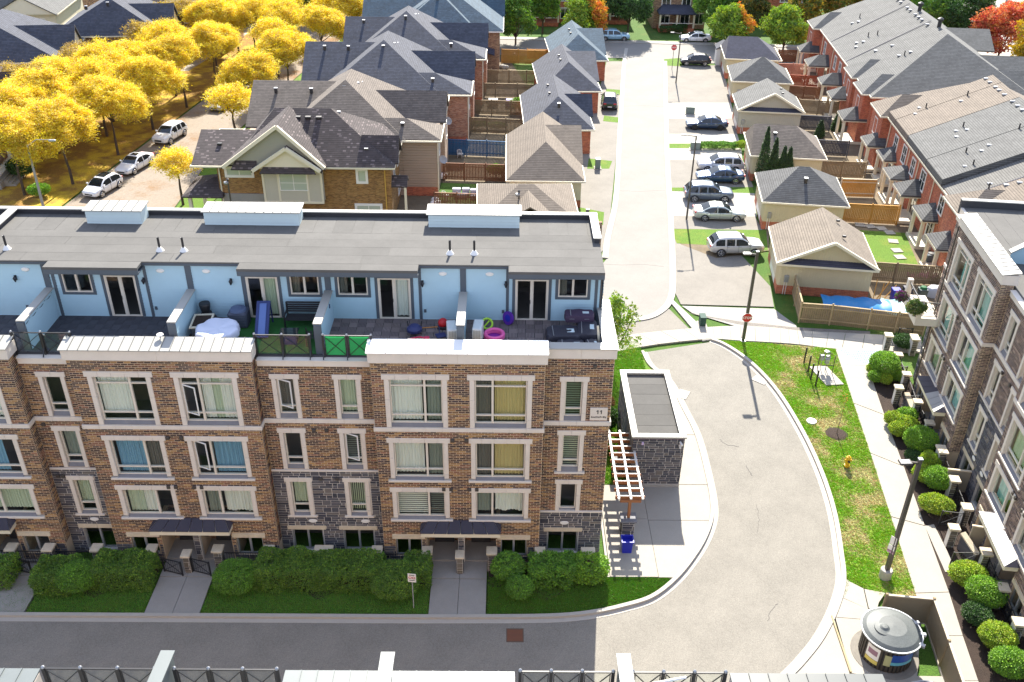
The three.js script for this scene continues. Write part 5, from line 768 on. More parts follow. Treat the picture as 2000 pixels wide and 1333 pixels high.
function deepBin(x, z, turn, label) {
  const t = thing('waste_container', label, 'waste container', x, 0.1, z, turn), n = 40, r = 1.12; const g = gb();
  gb().lathe([[0, 1.45], [r, 1.45], [r + 0.02, 0], [0, 0]], 40).mesh('barrel', M.black, t); for (let i = 0; i < n; i++) { const a = i / n * 6.2832; g.at(M4(0, 0, 0, a)).cbox(-0.055, 0.055, 0.03, 1.35, r + 0.005, r + 0.05, 0.008); } stuff(g.mesh('ribs', plain(0.05, 0.042, 0.032, 0.7), t));
  const lid = [[0, 1.95], [0.6, 1.92], [1.12, 1.78], [1.3, 1.66], [1.3, 1.58], [0, 1.58]].map(q => [q[0], q[1] - 0.1]); const mt = grainMat([0.075, 0.085, 0.083], 0.4, 0.4, 1.3, 0.6, 0.003); const L = gb().lathe(lid, 44).mesh('lid', mt, t); gb().lathe([[0, 0.2], [0.12, 0.19], [0.22, 0.12], [0.3, 0.1], [0.42, 0.08], [0.45, 0], [0, 0]], 28, -0.42, 1.72, 0.1).mesh('hatch', mt, L); gb().lathe([[1.3, 0], [1.36, 0.0], [1.36, -0.07], [1.3, -0.07]], 44, 0, 1.58, 0).mesh('rim', M.steel, L); for (const a of [-0.5, 0, 0.5]) gb().at(M4(0, 0, 0, 1.4 + a)).cbox(-0.09, 0.09, 1.45, 1.6, 1.2, 1.5, 0.02).mesh('hinge', M.steel, t);
  const lab = (a, w, y0, y1, m, nm) => { const k = gb(); for (let i = 0; i < 6; i++) { const p = a - w / 2 + w * i / 6, q = a - w / 2 + w * (i + 1) / 6, R = r + 0.06; k.poly([[Math.sin(p) * R, y0, Math.cos(p) * R], [Math.sin(q) * R, y0, Math.cos(q) * R], [Math.sin(q) * R, y1, Math.cos(q) * R], [Math.sin(p) * R, y1, Math.cos(p) * R]]); } return k.mesh(nm, m, t); };
  lab(-0.95, 0.55, 0.5, 1.25, M.white, 'label'); lab(-0.95, 0.4, 0.75, 1.05, plain(0.28, 0.16, 0.2), 'picture').scale.set(1.004, 1, 1.004); lab(-0.95, 0.55, 0.25, 0.48, plain(0.6, 0.5, 0.12), 'label'); lab(0.25, 0.95, 0.75, 1.2, plain(0.01, 0.06, 0.3, 0.5), 'label'); lab(0.25, 0.95, 0.55, 0.74, plain(0.12, 0.4, 0.5, 0.5), 'label'); lab(-0.35, 0.25, 0.45, 1.1, plain(0.4, 0.4, 0.2), 'label'); return t;
}
deepBin(23.72, 5.62, 0.0, 'big round waste container with grey lid inside the tan screen'); deepBin(24.1, 9.75, 0.4, 'second round waste container cut by the bottom edge');
{ const g = gb().lathe([[0, 0.03], [1.5, 0.02], [1.52, 0], [0, 0]], 40, 23.72, 0.1, 5.62); g.ground('container_base', M.asphaltOld); }

// ---------- houses, garages and fences beyond ----------
// one roof body over an eave rectangle; ridge from p to q ([x, z]) at height ry
function roofBody(g, x0, x1, z0, z1, ey, p, q, ry, t = 0.14) {
  const A = [x0, ey, z1], B = [x1, ey, z1], D = [x1, ey, z0], E = [x0, ey, z0], P = [p[0], ry, p[1]], Q = [q[0], ry, q[1]], same = Math.hypot(p[0] - q[0], p[1] - q[1]) < 0.05;
  const off = [rnd() * 2, rnd() * 2], S = f => g.sheet(f, t, off);
  if (same) { S([A, B, P]); S([B, D, P]); S([D, E, P]); S([E, A, P]); }
  else if (Math.abs(p[0] - q[0]) > Math.abs(p[1] - q[1])) { S([A, B, Q, P]); S([D, E, P, Q]); if (q[0] < x1 - 0.05) S([B, D, Q]); if (p[0] > x0 + 0.05) S([E, A, P]); }
  else { S([B, D, Q, P]); S([E, A, P, Q]); if (p[1] < z1 - 0.05) S([A, B, P]); if (q[1] > z0 + 0.05) S([D, E, Q]); }
}
function gableX(g, x, z0, z1, y, zr, ry, t = 0.12, d = 1) { g.poly(d > 0 ? [[x, y, z1], [x, y, z0], [x, ry, zr]] : [[x, y, z0], [x, y, z1], [x, ry, zr]]); }
function houseWindow(root, face, u, y, w, h, o = {}) { // face: matrix of the wall plane (u right, y up, +z out)
  const t = o.trim || 0.13, F = gb().at(face); F.box(u - w / 2 - t, u + w / 2 + t, y - t, y, -0.05, 0.07).box(u - w / 2 - t, u + w / 2 + t, y + h, y + h + t, -0.05, 0.06).box(u - w / 2 - t, u - w / 2, y, y + h, -0.05, 0.055).box(u + w / 2, u + w / 2 + t, y, y + h, -0.05, 0.055);
  const W = F.mesh('window', o.m || M.white, root), n = o.n || 2; const f = gb().at(face); for (let i = 1; i < n; i++) { const x = u - w / 2 + w * i / n; f.box(x - 0.03, x + 0.03, y, y + h, 0, 0.045); } if (o.bar) f.box(u - w / 2, u + w / 2, y + h * o.bar - 0.025, y + h * o.bar + 0.025, 0, 0.04); if (f.p.length) f.mesh('frame_bar', o.fm || M.white, W);
  for (let i = 0; i < n; i++) gb().at(face).poly([[u - w / 2 + w * i / n + 0.02, y, 0.02], [u - w / 2 + w * (i + 1) / n - 0.02, y, 0.02], [u - w / 2 + w * (i + 1) / n - 0.02, y + h, 0.02], [u - w / 2 + w * i / n + 0.02, y + h, 0.02]]).mesh('pane', o.glass || M.glassDark, W);
  return W;
}
const FRONT = z => M4(0, 0, z), RIGHT = x => M4(x, 0, 0, Math.PI / 2), LEFT = x => M4(x, 0, 0, -Math.PI / 2); // RIGHT: u = -z ; LEFT: u = z
const paleGlass = new THREE.MeshPhysicalMaterial({ color: lin(0.42, 0.46, 0.37), roughness: 0.15, ior: 1.6 });
function ventStack(root, x, y, z) { const V = gb().cbox(x - 0.14, x + 0.14, y, y + 0.42, z - 0.14, z + 0.14, 0.02).mesh('roof_vent', M.black, root); gb().cbox(x - 0.18, x + 0.18, y + 0.42, y + 0.5, z - 0.18, z + 0.18, 0.02).mesh('hood', M.steel, V); }
function boxVent(root, x, y, z, s = 0.2, m = M.black) { gb().cbox(x - s, x + s, y, y + 0.16, z - s * 0.8, z + s * 0.8, 0.03).mesh('roof_vent', m, root); }
function eaves(g, x0, x1, z0, z1, y) { g.box(x0 - 0.06, x1 + 0.06, y - 0.17, y - 0.02, z1 - 0.03, z1 + 0.07).box(x0 - 0.06, x1 + 0.06, y - 0.17, y - 0.02, z0 - 0.07, z0 + 0.03).box(x0 - 0.07, x0 + 0.03, y - 0.165, y - 0.025, z0, z1).box(x1 - 0.03, x1 + 0.07, y - 0.165, y - 0.025, z0, z1); }

// tan brick house with speckled roof
{
  const h = thing('brick_house', 'tan brick house with speckled black roof and cream bay behind the flat roof', 'house', 0, 0, 0, 0), f = -41.95;
  gb().box(-19.0, -4.0, 0, 5.55, -50.6, f).mesh('wall', M.brickTan, h); gb().box(-18.9, -15.1, 0, 2.75, f, f + 0.12).mesh('stone_veneer', M.paver, h);
  const g = gb(); roofBody(g, -17.6, -3.55, -51, -41.35, 5.55, [-14.45, -46.3], [-9.5, -46.3], 9.05); roofBody(g, -21.0, -13, -49.4, -41.5, 5.5, [-21.0, -45.6], [-13, -45.6], 7.25);
  roofBody(g, -18.2, -9.4, -46.2, -40.7, 5.62, [-13.15, -40.7], [-13.15, -46.2], 9.3, 0.2); roofBody(g, -15.6, -9.65, -43.2, -40.35, 5.45, [-12.5, -40.35], [-12.5, -43.2], 7.55, 0.18); roofBody(g, -6.6, -3.3, -45.6, -42.2, 5.62, [-6.6, -43.9], [-3.3, -43.9], 7.5);
  const R = g.mesh('roof', M.shBlack, h); for (const x of [-12.3, -11.4, -10.45]) boxVent(R, x, 8.45, -45.4, 0.26); boxVent(R, -19, 6.5, -43.8); ventStack(R, -6.1, 6.2, -42.9); boxVent(R, -13.1, 8.75, -41.6, 0.2); boxVent(R, -8.9, 8.6, -46.5, 0.2, M.steel);
  const w = gb(); w.poly([[-17.6, 5.75, -40.95], [-9.9, 5.75, -40.95], [-13.15, 9.0, -40.95]]); w.mesh('shake_gable', plain(0.29, 0.285, 0.22), h); gb().poly([[-15.1, 5.55, -40.55], [-10.1, 5.55, -40.55], [-12.5, 7.25, -40.55]]).mesh('cream_gable', M.cream, h);
  const t = gb(); const rake = (a, b, z) => t.bar([...a, z], [...b, z + 0.001], 0.14, 0.14, 4); rake([-18.1, 5.6], [-13.15, 9.2], -40.72); rake([-9.45, 5.6], [-13.15, 9.2], -40.74); rake([-15.5, 5.45], [-12.5, 7.45], -40.36); rake([-9.75, 5.45], [-12.5, 7.45], -40.38); eaves(t, -21, -3.6, -51, -41.35, 5.5); t.mesh('trim', M.cream, h);
  gb().sheet([[-17.4, 5.45, -40.6], [-15.2, 5.45, -40.6], [-15.2, 6.15, -40.95], [-17.0, 6.15, -40.95]], 0.06).sheet([[-14.9, 5.3, -40.2], [-10.1, 5.3, -40.2], [-10.4, 5.75, -40.55], [-14.6, 5.75, -40.55]], 0.06).mesh('pent_roof', M.shBlack, h);
  const B = gb().box(-14.95, -9.85, 2.3, 5.3, f, -41.15).mesh('bay', M.panelGrey, h); const bt = gb(); for (const x of [-14.9, -13.6, -11.1, -9.9]) bt.box(x - 0.09, x + 0.09, 2.3, 5.3, -41.15, -41.11); bt.box(-14.99, -9.81, 2.2, 2.4, -41.25, -41.08).box(-14.99, -9.81, 5.1, 5.3, -41.25, -41.09); bt.mesh('trim', M.cream, B);
  houseWindow(h, FRONT(-41.14), -12.3, 3.45, 2.3, 1.55, { n: 2, bar: 0.42, glass: paleGlass, trim: 0.06 }); houseWindow(h, FRONT(f), -17.1, 4.45, 2.1, 0.6, { n: 2, glass: paleGlass, trim: 0.22 }); houseWindow(h, FRONT(f), -6.5, 4.0, 0.6, 0.95, { n: 1, glass: paleGlass, trim: 0.22 }); houseWindow(h, FRONT(f), -6.1, 0.5, 2.0, 1.2, { n: 2, glass: paleGlass, trim: 0.22 }); houseWindow(h, FRONT(f + 0.12), -17.4, 0.5, 2.1, 1.2, { n: 2, glass: paleGlass, trim: 0.2 });
  houseWindow(h, RIGHT(-4), 44.2, 3.6, 0.9, 1.2, { n: 1 }); houseWindow(h, RIGHT(-4), 47.5, 3.6, 1.2, 1.2); houseWindow(h, RIGHT(-4), 47.5, 0.8, 1.4, 1.3);
  gb().bar([-4.5, 0, f + 0.08], [-4.5, 5.4, f + 0.08], 0.06, 0.06, 8).mesh('downpipe', plain(0.5, 0.3, 0.06), h); gb().bar([-18.8, 0, f + 0.1], [-18.8, 5.4, f + 0.1], 0.06, 0.06, 8).mesh('downpipe', M.cream, h);
  const pg = gb(); roofBody(pg, -22.2, -18.6, -46, -41.2, 2.7, [-19.4, -43.6], [-19.4, -43.6], 3.9); pg.mesh('porch_roof', M.shBlack, h); gb().cbox(-21.8, -21.5, 0, 2.6, -41.8, -41.5, 0.02).cbox(-21.8, -21.5, 0, 2.6, -45.6, -45.3, 0.02).mesh('porch_post', M.cream, h);
  const sr = gb(); roofBody(sr, -4.0, -2.6, -43.6, -41.9, 3.6, [-4.0, -42.75], [-2.6, -42.75], 4.3); sr.mesh('porch_roof', M.shBlack, h); gb().cbox(-2.9, -2.7, 0, 3.5, -42.1, -41.9, 0.02).mesh('porch_post', M.cream, h);
}
// row houses behind it: a hipped body, a wing on the street side and a lower wing on the garden side
function rowHouse(o) {
  const h = thing('brick_house', o.label, 'house', 0, 0, 0, 0), g = gb(), m = o.sh;
  const w = gb(); w.box(o.x0 + 0.5, o.x1 - 0.4, 0, o.ey, o.z0 + 0.5, o.zw); w.mesh('wall', o.wall, h); if (o.side) gb().box(o.x1 - 3.6, o.x1 - 0.45, 0.9, o.ey, o.zw - 0.6, o.zf - 0.45).mesh('side_wall', o.side, h), gb().box(o.x1 - 3.6, o.x1 - 0.46, 0, 0.9, o.zw - 0.6, o.zf - 0.46).mesh('base_wall', M.brickRed, h);
  const hz = o.zf - (o.ry - o.ey) / 0.68; roofBody(g, o.ax - (o.ry - o.ey) / 0.66, o.ax + (o.ry - o.ey) / 0.64, o.z0, o.zf, o.ey, [o.ax, hz], [o.ax, o.z0 + 4.5], o.ry);
  roofBody(g, o.x0, o.ax, o.wz0, o.wz1, o.ey + 0.1, [o.x0, (o.wz0 + o.wz1) / 2], [o.ax, (o.wz0 + o.wz1) / 2], o.wy);
  const lz = o.zf - 0.12 - (o.ly - o.ey) / 0.68; roofBody(g, o.ax, o.x1, lz * 2 - o.zf, o.zf - 0.12, o.ey + 0.04, [o.ax, lz], [o.lx, lz], o.ly);
  if (o.dorm) { const [z0, z1, y] = o.dorm; roofBody(g, o.ax + 0.8, o.x1 + 0.2, z0, z1, o.ey + 0.06, [o.ax + 0.8, (z0 + z1) / 2], [o.x1 + 0.2, (z0 + z1) / 2], y); const c = gb(); gableX(c, o.x1, z0 + 0.2, z1 - 0.2, o.ey, (z0 + z1) / 2, y - 0.2); c.mesh('gable_wall', o.wall, h); w; gb().box(o.x1 - 3, o.x1, 0, o.ey, z0 + 0.3, z1 - 0.3).mesh('side_wall', o.wall, h); houseWindow(h, RIGHT(o.x1), -(z0 + z1) / 2, 3.3, 1.2, 1.4); }
  const R = g.mesh('roof', m, h); const t = gb(); eaves(t, o.x0, o.x1, o.z0, o.zf, o.ey); t.mesh('trim', M.cream, h);
  for (const [x, y, z] of o.stacks) ventStack(R, x, y, z); boxVent(R, o.ax + 0.9, o.ry - 0.75, hz - 1.2, 0.22, M.steel); boxVent(R, o.ax + 1.1, o.ry - 0.95, hz - 2.2, 0.22, M.steel);
  houseWindow(h, RIGHT(o.x1 - 0.4), -(o.zf - 3), 3.4, 1.2, 1.4); houseWindow(h, RIGHT(o.x1 - 0.4), -(o.zf - 6.5), 0.8, 1.5, 1.9); houseWindow(h, RIGHT(o.x1 - 0.4), -(o.zf - 9), 3.4, 1.2, 1.4); gb().bar([o.x1 - 0.35, 0, o.zw + 0.05], [o.x1 - 0.35, o.ey - 0.1, o.zw + 0.05], 0.055, 0.055, 8).mesh('downpipe', M.cream, h); return h;
}
rowHouse({ label: 'house with tan brown shingles and tan siding behind the speckled roof', x0: -18.6, x1: 0.0, z0: -62, zf: -48, zw: -48.5, ey: 5.6, ax: -9.3, ry: 9.5, wz0: -61, wz1: -51, wy: 8.7, ly: 7.0, lx: -3.3, dorm: [-58.6, -53.2, 7.9], sh: M.shBrown, wall: M.tanSiding, side: M.tanSiding, stacks: [[-16.2, 7.9, -54.6], [-12.8, 7.9, -54.6], [-9.35, 8.6, -53.3], [-3.6, 6.3, -49.5]] });
rowHouse({ label: 'house with slate blue shingles and pink brick, second behind the tan brick house', x0: -16.2, x1: 2.3, z0: -77, zf: -62.3, zw: -62.8, ey: 5.6, ax: -7.3, ry: 9.7, wz0: -75, wz1: -66, wy: 8.9, ly: 7.2, lx: -1.6, dorm: [-73.5, -67.8, 8.0], sh: M.shDark, wall: M.brickPink, side: M.brickPink, stacks: [[-14.0, 8.2, -69.6], [-11.4, 8.2, -69.6], [-7.3, 8.8, -67.6], [-1.8, 6.4, -63.8]] });
rowHouse({ label: 'house with slate blue shingles, third in the row behind the tan brick house', x0: -13.8, x1: 3.5, z0: -90, zf: -76.5, zw: -77, ey: 5.6, ax: -6.2, ry: 9.7, wz0: -88, wz1: -79.5, wy: 8.7, ly: 7.2, lx: -0.6, dorm: [-87, -81.6, 8.0], sh: M.shDark, wall: M.brickPink, side: M.brickPink, stacks: [[-11.5, 8, -83], [-6.2, 8.9, -81.4], [-0.6, 6.6, -77.8]] });
{ // blue roofed end house
  const h = thing('brick_house', 'brown brick house with steel blue roof at the far end of the row', 'house'); gb().box(-8, 5.0, 0, 5.5, -104, -91.5).mesh('wall', M.brickBrown, h); gb().box(-1.5, 1.8, 0, 5.45, -91.5, -90.6).mesh('front_bay', M.brickBrown, h);
  const g = gb(); roofBody(g, -9.5, 5.5, -104.5, -91.0, 5.5, [-2.2, -97.2], [-2.2, -98.3], 9.8); roofBody(g, -8.8, 2.3, -100.2, -90.1, 5.45, [-3.1, -95.4], [-3.1, -95.4], 9.4); roofBody(g, -13.5, -3, -103, -94.5, 5.6, [-13.5, -98.6], [-3, -98.6], 8.6); roofBody(g, -0.5, 5.7, -103.4, -99.4, 5.6, [-0.5, -101.4], [5.7, -101.4], 7.6); const R = g.mesh('roof', M.shBlue, h); ventStack(R, -3.2, 8.2, -94.4); boxVent(R, 0.2, 8.1, -98, 0.22, M.steel);
  const t = gb(); eaves(t, -9.5, 5.5, -104.5, -91.0, 5.45); t.mesh('trim', M.white, h); houseWindow(h, FRONT(-90.6), 0.2, 3.6, 0.7, 1.4, { n: 1 }); houseWindow(h, RIGHT(5), 95, 3.4, 1.1, 1.4); const p = gb(); p.sheet([[1.6, 3.3, -90.5], [4.4, 2.5, -90.5], [4.4, 3.0, -91.5], [1.6, 3.8, -91.5]], 0.12); p.mesh('lean_to_roof', M.shNavy, h);
}
// garages on the left of the lane
function garage(o) {
  const h = thing('garage', o.label, 'garage', o.at[0], 0, o.at[1], -o.turn), { w, d } = o, e = 2.75; // local: front left eave corner at (0, 0), depth to -z
  const W = gb().box(0.3, w - 0.3, 0, e, -d + 0.3, -0.3).mesh('wall', o.wall, h); gb().box(0.28, w - 0.28, 0, 0.75, -d + 0.28, -0.28).mesh('brick_base', o.base || M.brickRed, h);
  if (o.batten) { const g = gb(); for (let x = 0.45; x < w - 0.3; x += 0.21) g.box(x - 0.03, x + 0.03, 0.76, e - 0.05, -0.3, -0.255); for (let z = 0.45; z < d - 0.3; z += 0.21) g.box(0.255, 0.3, 0.76, e - 0.05, -z - 0.03, -z + 0.03); stuff(g.mesh('battens', o.wall, W)); }
  const g = gb(); for (const b of o.roof) roofBody(g, ...b); const R = g.mesh('roof', o.sh, h), t = gb(); eaves(t, 0, w, -d, 0, e); t.mesh('eaves_trim', M.cream, h);
  if (o.gable) { const { a, ry, z } = o.gable; gb().poly([[0.35, e, z], [w - 0.35, e, z], [a, ry - 0.25, z]]).mesh('gable_wall', o.wall, h); if (o.batten) { const k = gb(); for (let x = 0.6; x < w - 0.5; x += 0.21) { const top = e + (ry - 0.3 - e) * (x < a ? x / a : (w - x) / (w - a)); if (top > e + 0.05) k.box(x - 0.03, x + 0.03, e, top, z, z + 0.045); } stuff(k.mesh('battens', o.wall, h)); } gb().sheet([[0.1, e + 0.02, 0.02], [w - 0.1, e + 0.02, 0.02], [w - 0.75, e + 0.33, z + 0.03], [0.75, e + 0.33, z + 0.03]], 0.06).mesh('pent_roof', M.shNavy, h); const k = gb(); k.bar([-0.05, e - 0.02, 0.02], [a, ry - 0.02, 0.021], 0.1, 0.1, 4).bar([w + 0.05, e - 0.02, 0.02], [a, ry - 0.02, 0.022], 0.1, 0.1, 4); k.mesh('rake_trim', M.cream, h); }
  for (const v of o.vents || []) v[3] ? boxVent(R, v[0], v[1], v[2], 0.14) : ventStack(R, v[0], v[1], v[2]);
  if (o.meter) { const [x, z] = o.meter; gb().cbox(x - 0.16, x + 0.16, 1.1, 1.65, z, z + 0.16, 0.02).mesh('meter_box', M.steel, h); gb().bar([x - 0.1, 0, z + 0.06], [x - 0.1, 1.15, z + 0.06], 0.025, 0.025, 6).bar([x + 0.08, 0, z + 0.06], [x + 0.08, 1.15, z + 0.06], 0.025, 0.025, 6).mesh('conduit', M.white, h); }
  if (o.door) { const x = o.door < 0 ? 0.3 : w - 0.3; for (const z of d > 9 ? [-3.3, -8.8] : [-d / 2]) { const D = gb().box(x - 0.03, x + 0.03, 0.1, 2.3, z - 1.6, z + 1.6).mesh('garage_door', M.white, h); const k = gb(); for (let i = 1; i < 4; i++) k.box(x - 0.036, x + 0.036, 0.1 + i * 0.55 - 0.015, 0.1 + i * 0.55 + 0.015, z - 1.6, z + 1.6); k.mesh('panel_joint', M.cream, D); } }
  return h;
}
const G = (label, at, turn, sh, wall, extra) => garage({ label, at, turn, sh, wall, w: 7.3, d: 7, batten: true, door: -1, ...extra });
G('garage with pale tan roof and green gable beside the fenced pool', [26.9, -29.35], 0.14, M.shWarm, M.panelSide, { w: 7.5, d: 6.9, roof: [[0, 7.5, -6.9, 0, 2.75, [3.95, 0], [3.95, -6.9], 4.75]], gable: { a: 3.95, ry: 4.75, z: -0.45 }, meter: [0.9, -0.3], vents: [[5.0, 4.3, -5.2, 1], [5.0, 4.3, -2.2, 1]] });
G('garage with dark blue pyramid roof beside the silver sedan', [28.55, -41.45], 0.13, M.shSlate, M.panelSide, { w: 7.4, roof: [[0, 7.4, -7, 0, 2.75, [3.2, -3.3], [4.1, -3.3], 4.95]], meter: [0.8, -0.3], vents: [[3.7, 3.95, -1.9]] });
G('garage with brown hipped roof behind the pointed cedars', [30.05, -53], 0.12, M.shBrown, M.panelSide, { roof: [[0, 7.3, -6.6, 0, 2.75, [0.35, -3.4], [4.5, -3.4], 4.85]], vents: [[2.4, 3.9, -2.4]] });
G('garage with pale grey gabled roof behind the dark blue sedan', [31.8, -67.25], 0.1, M.shGrey, M.panelGrey, { w: 7.25, d: 6.3, roof: [[0, 7.25, -6.3, 0, 2.75, [3.7, 0], [3.7, -6.3], 4.75]], gable: { a: 3.7, ry: 4.75, z: -0.45 }, meter: [0.7, -0.3], vents: [[4.9, 4.3, -3.4, 1], [4.9, 4.2, -2.0, 1]] });
G('garage with slate pyramid roof, second from the far end on the right', [33.45, -78.9], 0.12, M.shSlate, M.panelSide, { roof: [[0, 7.2, -7, 0, 2.75, [3.6, -3.3], [3.9, -3.3], 4.95]], meter: [1, -0.3] });
G('garage with violet black hipped roof at the far end on the right', [34.7, -89.4], 0.11, M.shNavy, M.panelSide, { roof: [[0, 7.1, -6.9, 0, 2.75, [0.5, -3.4], [4.3, -3.4], 4.85]] });
G('tan roofed garage with small front gable partly hidden by the flat roof', [3.7, -36.2], -0.03, M.shTan, M.brickTan, { w: 8.5, d: 8.6, door: 1, batten: false, roof: [[0, 8.5, -8.6, 0, 2.75, [3.6, -4], [4.8, -4], 4.6], [2.0, 6.8, -3.6, 0.3, 2.8, [4.3, 0.3], [4.3, -3.6], 4.3]] });
G('double garage with warm tan hipped roof on the left of the lane', [6.05, -45.7], 0.0, M.shTan, M.panelSide, { w: 7.2, d: 12.6, door: 1, batten: false, base: M.brickRed, roof: [[0, 7.2, -12.6, 0, 2.75, [3.65, -3.6], [3.65, -12.6], 5.2], [3.65, 7.3, -11.4, -4.2, 2.8, [3.65, -8.6], [7.3, -8.6], 5.15]] });
G('double garage with slate roof, third on the left of the lane', [7.95, -59.9], -0.03, M.shDark, M.brickRed, { w: 7.25, d: 12.2, door: 1, batten: false, roof: [[0, 7.25, -12.2, 0, 2.75, [3.65, -3.6], [3.65, -12.2], 5.2], [3.65, 7.6, -8.6, -4.4, 2.8, [3.65, -6.5], [7.6, -6.5], 4.6]], vents: [[3.65, 4.4, -2.2], [2.9, 4.75, -6, 1], [2.9, 4.75, -9, 1]] });
G('double garage with slate roof, fourth on the left of the lane', [9.9, -73.6], -0.05, M.shDark, M.brickRed, { w: 7.25, d: 12.2, door: 1, batten: false, roof: [[0, 7.25, -12.2, 0, 2.75, [3.65, -3.6], [3.65, -12.2], 5.2], [3.65, 7.5, -11.6, -3.8, 2.85, [3.65, -9], [7.5, -9], 5.1]], vents: [[2.9, 4.75, -6, 1], [2.9, 4.75, -8, 1]] });
G('double garage with blue grey roof at the far left end of the lane', [11.9, -87.2], -0.05, M.shBlue, M.brickRed, { w: 7.25, d: 11.8, door: 1, batten: false, roof: [[0, 7.25, -11.8, 0, 2.75, [3.65, -3.6], [3.65, -11.8], 5.2], [3.65, 7.4, -9.8, -2.8, 2.85, [3.65, -7.5], [7.4, -7.5], 5.1]], vents: [[2.9, 4.75, -6, 1], [2.9, 4.75, -8, 1]] });
// board fences
function fence(pts, h, m, label, o = {}) {
  const t = thing('board_fence', label, 'fence'); for (let i = 0; i + 1 < pts.length; i++) {
    const a = pts[i], b = pts[i + 1], L = Math.hypot(b[0] - a[0], b[1] - a[1]), f = M4(a[0], 0, a[1], -Math.atan2(b[1] - a[1], b[0] - a[0])); const g = gb().at(f); for (let x = 0.08; x < L - 0.12; x += 0.15) { const y = h - 0.1 + rr(-0.015, 0.015), d = rr(-0.006, 0.006); g.box(x, x + 0.132, 0.06, y, -0.014 + d, 0.014 + d, 'd'); } stuff(g.mesh('boards', m, t));
    gb().at(f).box(0, L, h - 0.1, h - 0.05, -0.06, 0.06).box(0, L, 0.35, 0.44, 0.02, 0.055).box(0, L, h - 0.42, h - 0.34, 0.02, 0.052).mesh('rail', o.cap || m, t); const n = Math.max(1, Math.round(L / 2.4)); for (let k = i ? 1 : 0; k <= n; k++) gb().at(f).cbox(k * L / n - 0.055, k * L / n + 0.055, 0, h + 0.08, -0.02, 0.09, 0.012).mesh('post', o.cap || m, t);
  } return t;
}
fence([[28.57,-30.11], [27.85, -25.0], [30.0, -24.72], [32.64, -24.13], [36.4, -23.3]], 1.75, M.woodGrey, 'weathered grey green board fence round the covered pool', { cap: grainMat([0.36, 0.27, 0.15], 0.4, 0.4, 2.3, 0.9, 0.004) });
fence([[35.3, -31.9], [37.2, -31.65], [40.6, -31.2]], 1.75, M.woodGrey, 'grey board fence between the pool yard and the bright lawn'); fence([[36.6, -43.4], [41.4, -42.9]], 1.9, M.woodOrange, 'orange brown board fence at the upper edge of the bright lawn'); fence([[38.12,-49.39], [41.5,-49.23]], 1.9, M.woodOrange, 'orange brown board fence beside the garage with blue pyramid roof', { cap: M.pierCap });
fence([[37.45,-54.45], [42.14,-54.17]], 1.8, M.woodGrey, 'olive grey board fence behind the brown roofed garage'); fence([[38.96,-60.73], [42.27,-60.37]], 1.8, M.woodDark, 'slate grey board fence, second behind the brown roofed garage'); fence([[39.31,-69.01], [42.79,-68.59]], 1.8, M.woodDark, 'dark blue grey board fence behind the pale gabled garage'); fence([[40.85,-75.06], [45.36,-74.24]], 1.8, M.woodGrey, 'grey board fence above the dark blue one on the right'); fence([[40.96,-80.77], [45.03,-80.07]], 1.8, M.woodBrown, 'brown board fence, third from the far end on the right'); fence([[42.2,-85.62], [46.4,-85.1]], 1.8, M.woodRed, 'bright red board fence on the right'); fence([[42.2,-91.03], [46.22,-90.71]], 1.8, M.woodPink, 'faded pink board fence on the right'); fence([[44.07,-98.06], [46.83,-98.2]], 1.8, M.woodBrown, 'brown board fence at the far end on the right');
fence([[-0.5,-44.84], [3.65,-44.6]], 1.9, M.woodBrown, 'red brown board fence behind the flat roof'); fence([[-0.12,-52.52], [6.1,-52.16]], 1.85, M.woodBrown, 'dark brown board fence with white stones before it'); fence([[-0.22,-59.52], [6.08,-58.95]], 1.8, M.woodBlue, 'bright blue board fence on the left'); fence([[1.86,-66.85], [7.99,-66.19]], 1.8, M.woodGrey, 'grey board fence behind the blue one'); fence([[1.99,-73.28], [8.86,-72.77]], 1.8, M.woodGrey, 'grey board fence above green vegetable plants'); fence([[1.88,-80.19], [10.07,-79.88]], 1.8, M.woodGrey, 'grey board fence, third behind the blue one'); fence([[1.75,-86.18], [10.89,-85.88]], 1.8, M.woodGrey, 'grey board fence in front of the orange one'); fence([[5.31,-95.86], [12.1,-95.11]], 2.0, M.woodOrange, 'bright orange board fence at the far left'); fence([[8.86,-97.99], [12.21,-97.88]], 1.5, M.woodOrange, 'short orange board fence behind the bright orange one');
